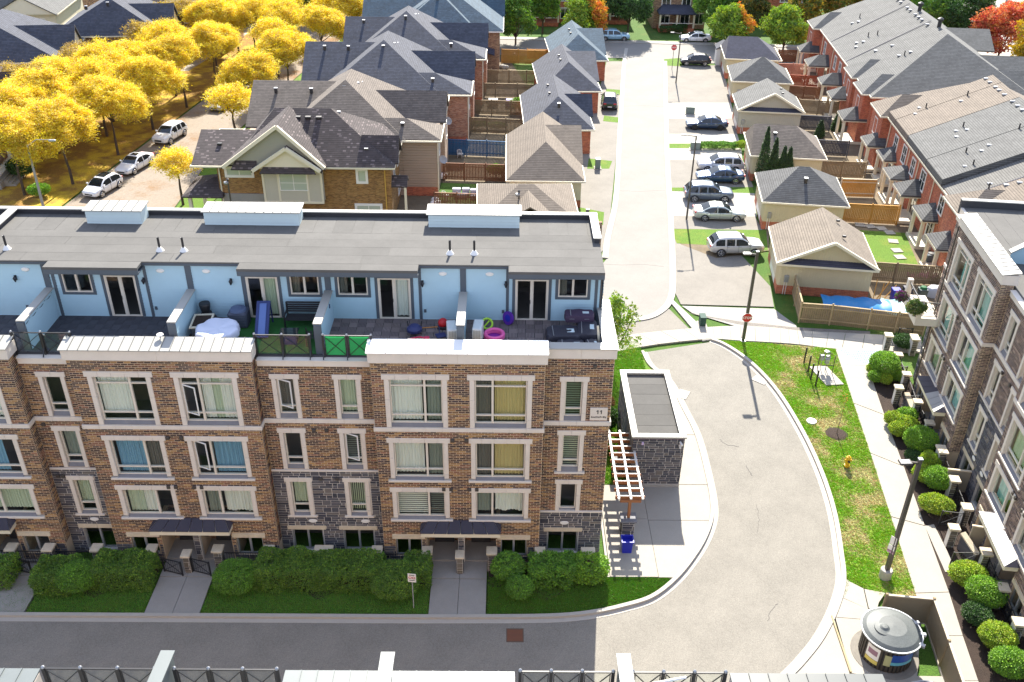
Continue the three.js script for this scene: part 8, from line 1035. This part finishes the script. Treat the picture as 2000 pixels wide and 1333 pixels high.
function openTree(label, o) { // honey locust habit: airy layered crown on visible limbs
  const t = thing(o.name || 'yellow_tree', label, 'tree'), g = gb(), ends = []; t.userData.group = o.group; limbs(g, new THREE.Vector3(0, o.trunk, 0), new THREE.Vector3(rr(-0.1, 0.1), 1, rr(-0.1, 0.1)).normalize(), o.h * 0.25, o.r * 0.8, o.deep ?? 4, ends, { open: o.open || 0.62, up: 1 }); g.bar([0, 0, 0], [0, o.trunk, 0], o.r, o.r * 0.8, 9, false); g.mesh('trunk', o.bark || M.bark, t);
  const mats = [], cols = [], per = o.per || 9; for (const [p, d, dep] of ends) { const q = rnd(), k = q < 0.22 ? 0.1 : q < 0.55 ? 0.8 : 1.5, n = (dep ? per * 0.55 : per) * k; for (let i = 0; i < n; i++) { const s = (o.scatter || 0.75) * rr(0.5, 1.1); mats.push(M4(p.x + rr(-s, s), p.y + rr(-1.2, 0.8) * s, p.z + rr(-s, s), rr(0, 6.28), rr(0.75, 1.35) * (o.leaf || 1), rr(-0.5, 0.5))); cols.push(tint(o.cols)); } }
  const h = mats.length >> 1; stuff(inst('crown', sprays.fine[0], LEAFY, mats.slice(0, h), t, cols.slice(0, h))); stuff(inst('crown', sprays.fine[1], LEAFY, mats.slice(h), t, cols.slice(h))); return t;
}
const YEL = [[0.86, 0.68, 0.004], [0.9, 0.76, 0.008], [0.82, 0.6, 0.004], [0.85, 0.72, 0.03], [0.6, 0.38, 0.01]];
function denseTree(label, o) { // rounded crown of many leaf clumps with an uneven outline
  const t = thing(o.name || 'green_tree', label, 'tree', o.x, 0, o.z), g = gb(); g.bar([0, 0, 0], [0, o.base + 0.8, 0], 0.16, 0.12, 8, false); const mats = [], cols = [], n = o.n || 2600, lumps = []; for (let i = 0; i < 26; i++) { const a = rr(0, 6.283), e = Math.acos(rr(-0.75, 1)), r = rr(0.55, 0.86); lumps.push([Math.sin(e) * Math.cos(a) * r, Math.cos(e) * r, Math.sin(e) * Math.sin(a) * r, rr(0.26, 0.42)]); } const H = (o.h - o.base) / 2, cy = o.base + H;
  for (const l of lumps.slice(0, 12)) g.bar([0, o.base + 0.3, 0], [l[0] * o.w * 0.8, cy + l[1] * H * 0.8, l[2] * o.w * 0.8], 0.07, 0.02, 5, false); g.mesh('trunk', M.bark, t);
  for (let i = 0; i < n; i++) { const l = pick(lumps), a = rr(0, 6.283), e = Math.acos(rr(-1, 1)), r = l[3] * Math.pow(rnd(), 0.33); let x = l[0] + Math.sin(e) * Math.cos(a) * r, y = l[1] + Math.cos(e) * r, z = l[2] + Math.sin(e) * Math.sin(a) * r; if (o.cone) { const k = 1 - Math.max(0, (y + 0.4) / 1.6) * o.cone; x *= k; z *= k; } mats.push(M4(x * o.w, cy + y * H, z * o.w, rr(0, 6.28), rr(0.9, 1.5) * (o.leaf || 1), rr(-0.6, 0.6))); const side = o.mixTo && (x + y * 0.4) > o.mixAt ? o.mixTo : o.cols; cols.push(tint(side)); }
  const h = mats.length >> 1; stuff(inst('crown', sprays.big[0], LEAF, mats.slice(0, h), t, cols.slice(0, h))); stuff(inst('crown', sprays.big[1], LEAF, mats.slice(h), t, cols.slice(h))); return t;
}
const GRN = [[0.105, 0.255, 0.012], [0.15, 0.3, 0.015], [0.0675, 0.18, 0.012], [0.195, 0.33, 0.015]], DGR = [[0.042, 0.119, 0.0112], [0.063, 0.154, 0.014], [0.028, 0.084, 0.0084]], LIM = [[0.24, 0.39, 0.015], [0.33, 0.42, 0.018], [0.15, 0.285, 0.015]], ORA = [[0.65, 0.338, 0.0156], [0.546, 0.39, 0.0156], [0.715, 0.208, 0.026]], RED = [[0.68, 0.15, 0.06], [0.72, 0.26, 0.07], [0.6, 0.09, 0.05], [0.72, 0.34, 0.1]];
// yellow street trees: four grown, the rest copies
const proto = [openTree('tall yellow tree over the left lamp post', { h: 9.2, trunk: 1.5, r: 0.15, cols: YEL, per: 11, scatter: 0.62, open: 0.6, group: 'yellow street trees' }), openTree('yellow tree behind the two white cars', { h: 8.8, trunk: 1.5, r: 0.15, cols: YEL, per: 10, scatter: 0.66, open: 0.68, group: 'yellow street trees' }), openTree('yellow brown tree among the roofs at the left', { h: 8.5, trunk: 2, r: 0.18, cols: [[0.45, 0.3, 0.02], [0.34, 0.22, 0.04], [0.55, 0.4, 0.01]], per: 4, scatter: 0.6, open: 0.66, group: 'yellow street trees' }), openTree('small sparse yellow tree standing before the leafy street', { h: 5.6, trunk: 1.6, r: 0.13, cols: YEL, per: 5, scatter: 0.5, open: 0.75, deep: 3, group: 'yellow street trees' })];
proto[0].position.set(-35.8, 0, -50.3); proto[1].position.set(-34.3, 0, -58.4); proto[2].position.set(-44, 0, -62); proto[3].position.set(-23.8, 0, -45.6);
[[0, -38.6, -69, 0.5, 1.05, 'yellow tree filling the grove behind the third white car'], [1, -42.5, -66, 2.5, 1.0, 'yellow tree at the edge of the navy roof at the left'], [0, -34.5, -79, 3.9, 1.05, 'yellow tree filling the grove before the dark blue roof'], [1, -32, -100, 0.2, 1.0, 'yellow tree filling the grove near the top'], [1, -24.6, -97, 5.0, 1.0, 'yellow tree leaning over the far street'], [0, -40.5, -58.5, 5.6, 1.05, 'yellow tree between the porch and the grove'], [0, -39.2, -47.5, 1, 1.0, 'yellow tree by the porch at the left edge'], [1, -41.5, -54.5, 2, 1.05, 'yellow tree behind the porch at the left edge'], [1, -33.3, -66.5, 3, 1.0, 'yellow tree beside the third white car'], [0, -37.5, -64, 4, 1.0, 'yellow tree in the middle of the left grove'], [0, -31.9, -74.5, 5, 1.0, 'yellow tree far up the left kerb'], [1, -36.5, -73, 0.7, 1.0, 'yellow tree by the navy roof at the left'], [1, -30.6, -83, 1.7, 1.0, 'yellow tree beyond the far up cars'], [2, -41, -72, 2.2, 1.0, 'yellow brown tree before the navy pointed roof'], [2, -37, -82, 0.3, 1.0, 'yellow brown tree before the cream gable'], [0, -33, -92, 2.9, 1.05, 'yellow tree before the maroon ridge'], [2, -37.5, -95, 1.2, 1.0, 'brown yellow tree before the maroon roof'], [1, -28.8, -97, 4.4, 1.0, 'yellow tree along the far left walk'], [0, -21.6, -69, 5.2, 0.95, 'yellow tree on the right kerb beside the navy roof'], [1, -20.6, -79, 0.4, 1.0, 'yellow tree at the end of the second navy roof'], [0, -18.7, -91, 1.4, 1.0, 'yellow tree at the third navy roof'], [3, -22.4, -60.5, 2.2, 1.3, 'thin yellow tree at the edge of the tan brown roof'], [1, -17.2, -103, 3.3, 1.05, 'yellow tree near the top behind the navy roofs'], [0, -15.8, -112, 0.9, 1.0, 'yellow tree at the top beside the steel blue roof'], [1, -27.4, -108, 1.9, 1.0, 'yellow green tree by the black posts at the top'], [3, -23.9, -88, 0.2, 1.4, 'sparse yellow tree in the far street'], [2, -46.5, -50.5, 3.6, 0.9, 'brown yellow tree over the left roof edge']].forEach(([k, x, z, r, s, l]) => copyOf(proto[k], l, x, 0, z, r, s));
denseTree('green yellow tree by the bright grass at the top left', { x: -24.5, z: -117, w: 3.6, h: 8, base: 1.6, cols: [[0.16, 0.24, 0.01], [0.3, 0.3, 0.01], [0.08, 0.16, 0.01]], name: 'green_tree' });
denseTree('round green tree at the far end of the orange fence', { x: 7.3, z: -106.5, w: 3.1, h: 8.4, base: 0.6, cols: GRN, cone: 0.5 }); denseTree('dark green tree between the dark brick house and blue roofs', { x: 2.5, z: -112, w: 2.8, h: 7.5, base: 1, cols: DGR }); denseTree('bright green tree at the top above the steel blue roof', { x: 11.5, z: -113.5, w: 2.6, h: 8.5, base: 1.2, cols: GRN }); denseTree('green tree turning orange on its right behind the far garages', { x: 17.5, z: -108, w: 3.4, h: 7.2, base: 0.7, cols: LIM, mixTo: ORA, mixAt: 0.35, cone: 0.3 }); denseTree('dark green tree shading the far blue SUV', { x: 24.6, z: -113, w: 3.7, h: 9.5, base: 1.4, cols: DGR, n: 3200 }); denseTree('green tree beside the brick porch house, left side', { x: 20.6, z: -116, w: 3.0, h: 8.5, base: 1.4, cols: GRN }); denseTree('lime green tree with yellow right side by the far white car', { x: 38.4, z: -105.5, w: 3.2, h: 6.2, base: 0.6, cols: LIM, mixTo: ORA, mixAt: 0.62 }); denseTree('lime green round tree behind the violet black garage roof', { x: 46.2, z: -103.5, w: 3.3, h: 6.6, base: 0.6, cols: LIM }); denseTree('green tree above the lime trees at the top', { x: 38, z: -113.5, w: 3.6, h: 8, base: 1.5, cols: GRN, n: 3000 }); denseTree('dark olive tree between the lime round trees at the top', { x: 43, z: -113, w: 3.4, h: 8.4, base: 1.3, cols: [[0.1, 0.13, 0.012], [0.05, 0.1, 0.01], [0.2, 0.16, 0.015]] }); denseTree('yellow green tree at the corner of the far red house', { x: 50.5, z: -111, w: 2.5, h: 7.5, base: 1, cols: [[0.2, 0.22, 0.01], [0.07, 0.13, 0.01], [0.4, 0.28, 0.01]] });
denseTree('bright green tree behind the long grey ridge at the top right', { x: 67, z: -108, w: 5.2, h: 10, base: 1, cols: GRN, n: 4200 }); denseTree('green yellow tree at the top right above the grey ridge', { x: 59, z: -118, w: 4, h: 9, base: 1, cols: [[0.25, 0.22, 0.01], [0.1, 0.18, 0.01], [0.35, 0.2, 0.015]] }); denseTree('dark green tree right of the long grey ridge', { x: 72.5, z: -103, w: 3.6, h: 9, base: 0.8, cols: DGR }); denseTree('red orange maple at the top right', { x: 75.5, z: -99, w: 4.6, h: 8.6, base: 1, cols: RED, mixTo: ORA, mixAt: 0.55, n: 3800, name: 'red_tree' }); denseTree('golden yellow tree at the right edge by the grey roofs', { x: 76, z: -86.5, w: 5.2, h: 10, base: 0.6, cols: [[0.55, 0.36, 0.008], [0.6, 0.42, 0.01], [0.35, 0.3, 0.01]], n: 4200, name: 'yellow_tree' }); denseTree('orange shrub tree at the right edge below the golden tree', { x: 74, z: -75, w: 2.6, h: 5, base: 0.3, cols: ORA, name: 'orange_tree' });
denseTree('young green tree at the corner of the middle block', { x: 13.3, z: -18.6, w: 1.9, h: 6.0, base: 0.5, cols: LIM, cone: 0.55, leaf: 0.62, n: 620 });
{ const t = thing('sapling', 'bare sapling in the mulch ring on the lawn', 'sapling', 26.55, 0.07, -11.26), g = gb(), e = []; g.bar([0, 0, 0], [0.03, 1.3, 0], 0.025, 0.02, 6, false); limbs(g, new THREE.Vector3(0.03, 1.3, 0), new THREE.Vector3(0, 1, 0.05).normalize(), 0.9, 0.018, 1, e, { open: 0.35 }); g.mesh('trunk', M.barkPale, t); stuff(inst('leaves', sprays.tiny, LEAF, e.map(q => M4(q[0].x, q[0].y, q[0].z, rr(0, 6), 0.8)), t, e.map(() => tint(ORA)))); }
// pointed cedars
[[31.2,-52.3,5.86, 'tallest pointed cedar before the brown roofed garage'], [32.2,-52.4,4.72, 'second pointed cedar before the brown roofed garage'], [33.1,-52.3,3.96, 'short pointed cedar, third in the group'], [33.7,-52.4,3.82, 'short pointed cedar, rightmost in the group'], [41.12,-66.65,1.94, 'small cedar in the yard behind the dark blue fence'], [43.67,-69.01,2.08, 'cedar beside the red brick porch']].forEach(([x, z, h, l]) => { const t = thing('cedar', l, 'cedar', x, 0, z), mats = [], cols = []; gb().bar([0, 0, 0], [0, h * 0.9, 0], 0.07, 0.02, 6, false).mesh('trunk', M.bark, t); for (let i = 0; i < 900; i++) { const v = Math.pow(rnd(), 0.8), r = (0.5 + h * 0.035) * Math.min(1, v * 8 + 0.5) * (1 - Math.pow(v, 1.6)) * Math.sqrt(rr(0.35, 1)), a = rr(0, 6.283); mats.push(M4(Math.cos(a) * r, v * h, Math.sin(a) * r, rr(0, 6.28), rr(1.0, 1.7), -0.7)); cols.push(tint([[0.035, 0.085, 0.01], [0.05, 0.11, 0.012], [0.022, 0.06, 0.008]])); } stuff(inst('foliage', sprays.small[0], LEAF, mats, t, cols)); });
// clipped shrubs: leaf sprays over a lumpy body, twigs beneath
function shrubGeo(w, h, d, n, cols, o = {}) { const mats = [], c = [], lump = Array.from({ length: 9 }, () => [rr(0, 6.28), rr(0.2, 1.4), o.box > 2.9 ? rr(-0.03, 0.03) : rr(-0.08, 0.1)]); const boxy = (o.box || 2) > 2.9, aT = w * d, aS = (w + d) * h * 1.2; for (let i = 0; i < n; i++) { if (boxy) { // clipped hedge: shell of a rounded block with a wavering outline
    let x = rr(-1, 1), y = rnd(), z = rr(-1, 1); const dep = 1 - 0.28 * Math.pow(rnd(), 1.6); if (rnd() < aT / (aT + aS)) y = dep; else if (rnd() < w / (w + d)) z = Math.sign(rr(-1, 1)) * dep; else x = Math.sign(rr(-1, 1)) * dep; const ed = Math.max(0, Math.hypot(Math.max(0, Math.abs(x) - 0.75), Math.max(0, y - 0.75), Math.max(0, Math.abs(z) - 0.75)) - 0.25); const sh = 1 - ed * 0.9 + 0.05 * Math.sin(x * w * 2.1 + y * 3 + (w * 7) % 3) + 0.04 * Math.sin(z * 5 + x * 6); mats.push(M4(x * w / 2 * sh, 0.06 + y * h * (0.94 + 0.06 * Math.sin(x * w * 1.7)) * sh, z * d / 2 * sh, rr(0, 6.28), rr(0.8, 1.5) * (o.leaf || 1), rr(-0.6, 0.6))); c.push(tint(cols)); continue; }
    const a = rr(0, 6.283), v = rr(-0.75, 1), e = Math.acos(v); let k = Math.pow(rr(0.3, 1), 0.3); for (const l of lump) k += l[2] * Math.exp(-Math.pow(Math.atan2(Math.sin(a - l[0]), Math.cos(a - l[0])), 2) * 3 - Math.pow(e - l[1], 2) * 3); const q = o.box || 2, sp = (s) => Math.sign(s) * Math.pow(Math.abs(s), 2 / q); mats.push(M4(sp(Math.sin(e) * Math.cos(a)) * w / 2 * k, h * 0.55 + sp(v) * h * 0.45 * k, sp(Math.sin(e) * Math.sin(a)) * d / 2 * k, rr(0, 6.28), rr(0.8, 1.35) * (o.leaf || 1), rr(-0.6, 0.6))); c.push(tint(cols)); } return [mats, c]; }
function shrub(label, x, z, w, h, d, n, cols, o = {}) { const t = thing(o.name || 'shrub', label, o.cat || 'shrub', x, o.y ?? 0.06, z, o.turn || 0); const [m, c] = shrubGeo(w, h, d, n, cols, o), g = gb(); for (let i = 0; i < 9; i++) g.bar([rr(-0.1, 0.1) * w, 0, rr(-0.1, 0.1) * d], [rr(-0.35, 0.35) * w, h * rr(0.5, 0.8), rr(-0.35, 0.35) * d], 0.02, 0.01, 5, false); g.mesh('stems', M.bark, t); stuff(inst('foliage', o.big ? sprays.small[1] : sprays.tiny, LEAF, m, t, c)); return t; }
const HED = [[0.1035, 0.23, 0.0138], [0.1495, 0.3105, 0.0184], [0.0805, 0.184, 0.0138], [0.207, 0.345, 0.023]], ROUND = [[0.132, 0.319, 0.0176], [0.187, 0.396, 0.022], [0.099, 0.242, 0.0154]], GOLD = [[0.3, 0.48, 0.012], [0.4, 0.52, 0.016], [0.22, 0.36, 0.01], [0.42, 0.48, 0.02]], BRI = [[0.204, 0.408, 0.0136], [0.272, 0.476, 0.017], [0.136, 0.306, 0.0136]];
shrub('clipped hedge left of the round ball shrub, far left', -16.0, 1.65, 1.9, 1.15, 1.8, 2600, HED, { name: 'hedge', box: 6 }); shrub('clipped hedge right of the far left ball shrub', -12.75, 1.35, 2.9, 1.35, 1.7, 4000, HED, { name: 'hedge', box: 6 }); shrub('round clipped ball shrub at the far left bed', -14.75, 1.95, 1.85, 1.5, 1.7, 2600, ROUND); shrub('hedge at the left edge beyond the gate', -18.9, 1.5, 1.6, 1.2, 1.4, 1800, HED, { name: 'hedge', box: 6 });
shrub('round clipped shrub left end of the long hedge', -7.1, 1.85, 2.1, 1.5, 1.9, 2900, ROUND, { box: 2.4 }); shrub('long clipped hedge, left half, before the stone wall', -4.6, 1.3, 3.4, 1.45, 1.8, 4600, HED, { name: 'hedge', box: 6 }); shrub('long clipped hedge, right half, before the stone wall', -1.5, 1.3, 3.2, 1.4, 1.8, 4400, HED, { name: 'hedge', box: 6 }); shrub('big round shrub behind the parking sign', 0.75, 2.05, 2.4, 1.55, 2.1, 3600, HED, { box: 2.4 }); shrub('clipped hedge right of the big round shrub', 1.75, 1.15, 1.3, 1.3, 1.5, 1600, HED, { name: 'hedge', box: 6 });
shrub('loose bright shrub right of the right walk', 6.3, 1.05, 1.7, 1.45, 1.5, 1100, ROUND, { big: 1 }); shrub('small round ball shrub right of the right walk', 6.85, 2.25, 1.35, 1.1, 1.25, 1500, ROUND); shrub('loose leafy hedge in the middle right of the right walk', 8.4, 1.15, 2.2, 1.35, 1.4, 1500, ROUND, { big: 1, name: 'hedge', box: 6 }); shrub('loose leafy shrub at the block corner by the path', 10.3, 1.1, 2.0, 1.4, 1.5, 1500, BRI, { big: 1, box: 2.6 });
[['bright round ball shrub below the steel grate', [31.61,-17.93], 1.9, 1.65, BRI, 2.2], ['small ball shrub left of the bright ball, upper', [31,-18.11], 0.85, 0.75, GOLD], ['small ball shrub left of the bright ball, lower', [30.81,-17.11], 0.85, 0.8, BRI], ['olive shrub below the bright ball', [31.42,-16.87], 0.8, 0.8, GOLD], ['golden shrub at the pavement, uppermost of four', [30.33,-12.27], 1.1, 0.9, GOLD], ['golden green shrub near the upper railing', [31.29,-12.61], 1.2, 1.0, BRI], ['golden shrub below the uppermost one', [30.28,-11.21], 1.2, 0.9, GOLD], ['golden shrub beside the big bright shrub', [30.92,-11.59], 1.3, 1.0, GOLD], ['big bright green shrub at the middle of the right bed', [31.02,-9.79], 2.0, 1.45, BRI, 1.9], ['dark green low shrub under the big bright one', [30.53,-8.8], 1.3, 0.5, DGR], ['golden shrub behind the lamp post head', [30.99,-8.09], 1.2, 1.0, GOLD], ['yellow green shrub right of the lamp post', [30.27,-6.92], 1.4, 0.9, GOLD], ['bright round shrub right of the lamp post', [30.66,-6.25], 1.6, 1.35, BRI], ['low golden green shrub above the lower stairs', [29.93,-4.29], 1.9, 0.9, GOLD, 1.5], ['yellow green shrub below the lower stairs', [29.38,1.08], 1.9, 1.1, GOLD, 1.5], ['bright green shrub below the lower stairs, right', [29.68,2.38], 1.9, 1.35, BRI, 1.9], ['dark small leafed shrub with pale spots below the bright one', [28.83,3.59], 1.4, 0.8, DGR], ['golden green hedge at the bottom right corner, upper', [29.11,5.04], 1.7, 1.1, GOLD, 1.6], ['golden green hedge at the bottom right corner, lower', [28.96,6.59], 1.8, 1.2, BRI, 1.6], ['green plants inside the planter at the rear', [34.43,-21.61], 1.6, 0.9, DGR], ['leafy plant in the upper gated garden', [32.37,-17.32], 1.0, 0.8, BRI]].forEach(([l, p, w, h, c, d]) => shrub(l, p[0], p[1], w, h, d || w, Math.round(900 * w * (d || w) * 0.8 + 300), c, { y: 0.05 }));
shrub('low green hedge between the two white drives', 28.9, -62.4, 4.1, 0.6, 0.9, 2000, ROUND, { name: 'hedge', box: 6 }); shrub('olive shrub at the garage end of that low hedge', 31.4, -62.3, 1.3, 0.9, 1.0, 700, GOLD); shrub('green shrub at the corner of the brown roofed garage', 32.2, -60.6, 1.0, 1.5, 1.0, 900, HED); shrub('green shrub before the blue fence', 5.0, -53.6, 1.6, 1.2, 1.2, 1100, BRI, { big: 1 }); shrub('climbing green shrub at the grey fence by the third garage', 7.7, -74.5, 2.2, 1.6, 1.4, 1300, BRI, { big: 1 }); shrub('row of leafy vegetable plants before the grey fence, left', 2.8, -68.2, 2.4, 0.8, 1.0, 900, GRN, { big: 1 }); shrub('row of leafy vegetable plants before the grey fence, right', 5.0, -68.0, 2.2, 0.7, 0.9, 800, GRN, { big: 1 }); shrub('dark shrub beside the white porch at the left edge', -41.2, -51.8, 2.6, 2.0, 2.2, 1500, DGR, { big: 1 }); shrub('golden green shrub by the left lamp post', -37.6, -47.2, 2.0, 1.2, 1.8, 1100, BRI, { big: 1 }); shrub('dark bush by the hut wall and path', 12.4, -11.5, 1.1, 1.6, 1.4, 900, DGR, { big: 1 }); shrub('bright bush by the hut corner', 12.2, -9.4, 0.9, 1.0, 0.9, 500, BRI, { big: 1 }); shrub('rust brown bush behind the hut', 12.5, -13.6, 1.0, 1.0, 1.0, 500, [[0.3, 0.16, 0.04], [0.2, 0.1, 0.03]], { big: 1 });
shrub('potted plants with pale blooms on the balcony', 31.3, -15.1, 1.2, 1.1, 0.8, 700, [[0.1, 0.2, 0.02], [0.3, 0.32, 0.08], [0.06, 0.13, 0.01]], { y: 6.3, big: 1 }); shrub('purple flowering plant on the balcony corner', 31.0, -16.8, 0.7, 0.8, 0.6, 260, [[0.25, 0.03, 0.2], [0.08, 0.14, 0.03]], { y: 6.3, big: 1 }); shrub('bush by the far brick porch house', 33, -115.5, 2.2, 1.1, 1.2, 700, DGR, { big: 1, name: 'hedge', box: 6 }); shrub('dark clipped hedge on the far street verge', 31.6, -114.8, 3.5, 0.9, 1.0, 900, DGR, { big: 1, name: 'hedge', box: 6 });
// grass blades on the lawns close by
function blades(label, name, inside, x0, x1, z0, z1, n, y, h, colFn) { const g = gb(); for (let i = 0; i < 4; i++) { const a = i * 1.6, c = Math.cos(a), s = Math.sin(a), dx = rr(-0.4, 0.4), dz = rr(-0.4, 0.4); g.poly([[-0.014 * c + dx * 0.1, 0, -0.014 * s + dz * 0.1], [0.014 * c + dx * 0.1, 0, 0.014 * s + dz * 0.1], [dx * 0.16, 1, dz * 0.16]]); } const geo = g.geometry, mats = [], cols = []; for (let i = 0; i < n * 3 && mats.length < n; i++) { const x = rr(x0, x1), z = rr(z0, z1); if (!inside(x, z)) continue; const q = colFn(x, z); if (!q) continue; mats.push(M4(x, y, z, rr(0, 6.28), [1.6, h * rr(0.6, 1.3) * q[1], 1.6])); cols.push(lin(q[0][0] * rr(0.7, 1.3), q[0][1] * rr(0.7, 1.3), q[0][2])); } const o = inst(numbered(name), geo, leafMat({ transmission: 0.2 }), mats, scene, cols); stuff(o); o.userData.label = label; o.userData.category = 'grass'; return o; }
const inPoly = P => (x, z) => { let c = false; for (let i = 0, j = P.length - 1; i < P.length; j = i++) if ((P[i][1] > z) !== (P[j][1] > z) && x < (P[j][0] - P[i][0]) * (z - P[i][1]) / (P[j][1] - P[i][1]) + P[i][0]) c = !c; return c; };
const patch = (x, z) => { const u = ((Math.floor(x * 73 / 7.3 * 5.12) % 512) + 512) % 512, v = ((Math.floor(-z * 73 / 7.3 * 5.12) % 512) + 512) % 512; return N3[Math.floor(((x / 7.3) % 1 + 1) % 1 * 512) + 512 * Math.floor(((-z / 7.3) % 1 + 1) % 1 * 512)]; };
blades('grass of the sunny lawn island with straw coloured patches', 'grass', inPoly(island), 20, 30, -24, 2.5, 30000, 0.07, 0.075, (x, z) => { const t = patch(x, z); return t + rr(-0.22, 0.22) > 0.1 ? [[0.5, 0.42, 0.17], 0.4] : [[0.26, 0.46, 0.014], 0.7]; });
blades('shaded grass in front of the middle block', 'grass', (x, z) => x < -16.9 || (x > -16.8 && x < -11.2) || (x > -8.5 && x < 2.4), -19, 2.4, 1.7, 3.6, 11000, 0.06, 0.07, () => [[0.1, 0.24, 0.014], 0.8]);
blades('grass of the corner lawn between the right walk and the pad', 'grass', (x, z) => { const k = offset(inner, 0.46).filter(q => q[1] > 0.96 && q[0] > 5.3); return inPoly([[5.28, 0.95], [k[0][0], 0.95], ...k, [5.28, k[k.length - 1][1]]])(x, z); }, 5.3, 15, 0.95, 4, 14000, 0.06, 0.07, () => [[0.11, 0.26, 0.012], 0.8]);
blades('bright grass beside the stone hut', 'grass', (x, z) => (x < 13 && z < -6.4) || (z < -12.8 && x < 15.6), 11.1, 15.6, -22, -6.3, 14000, 0.06, 0.08, () => [[0.16, 0.36, 0.012], 0.8]);
renderer.render(scene, camera);
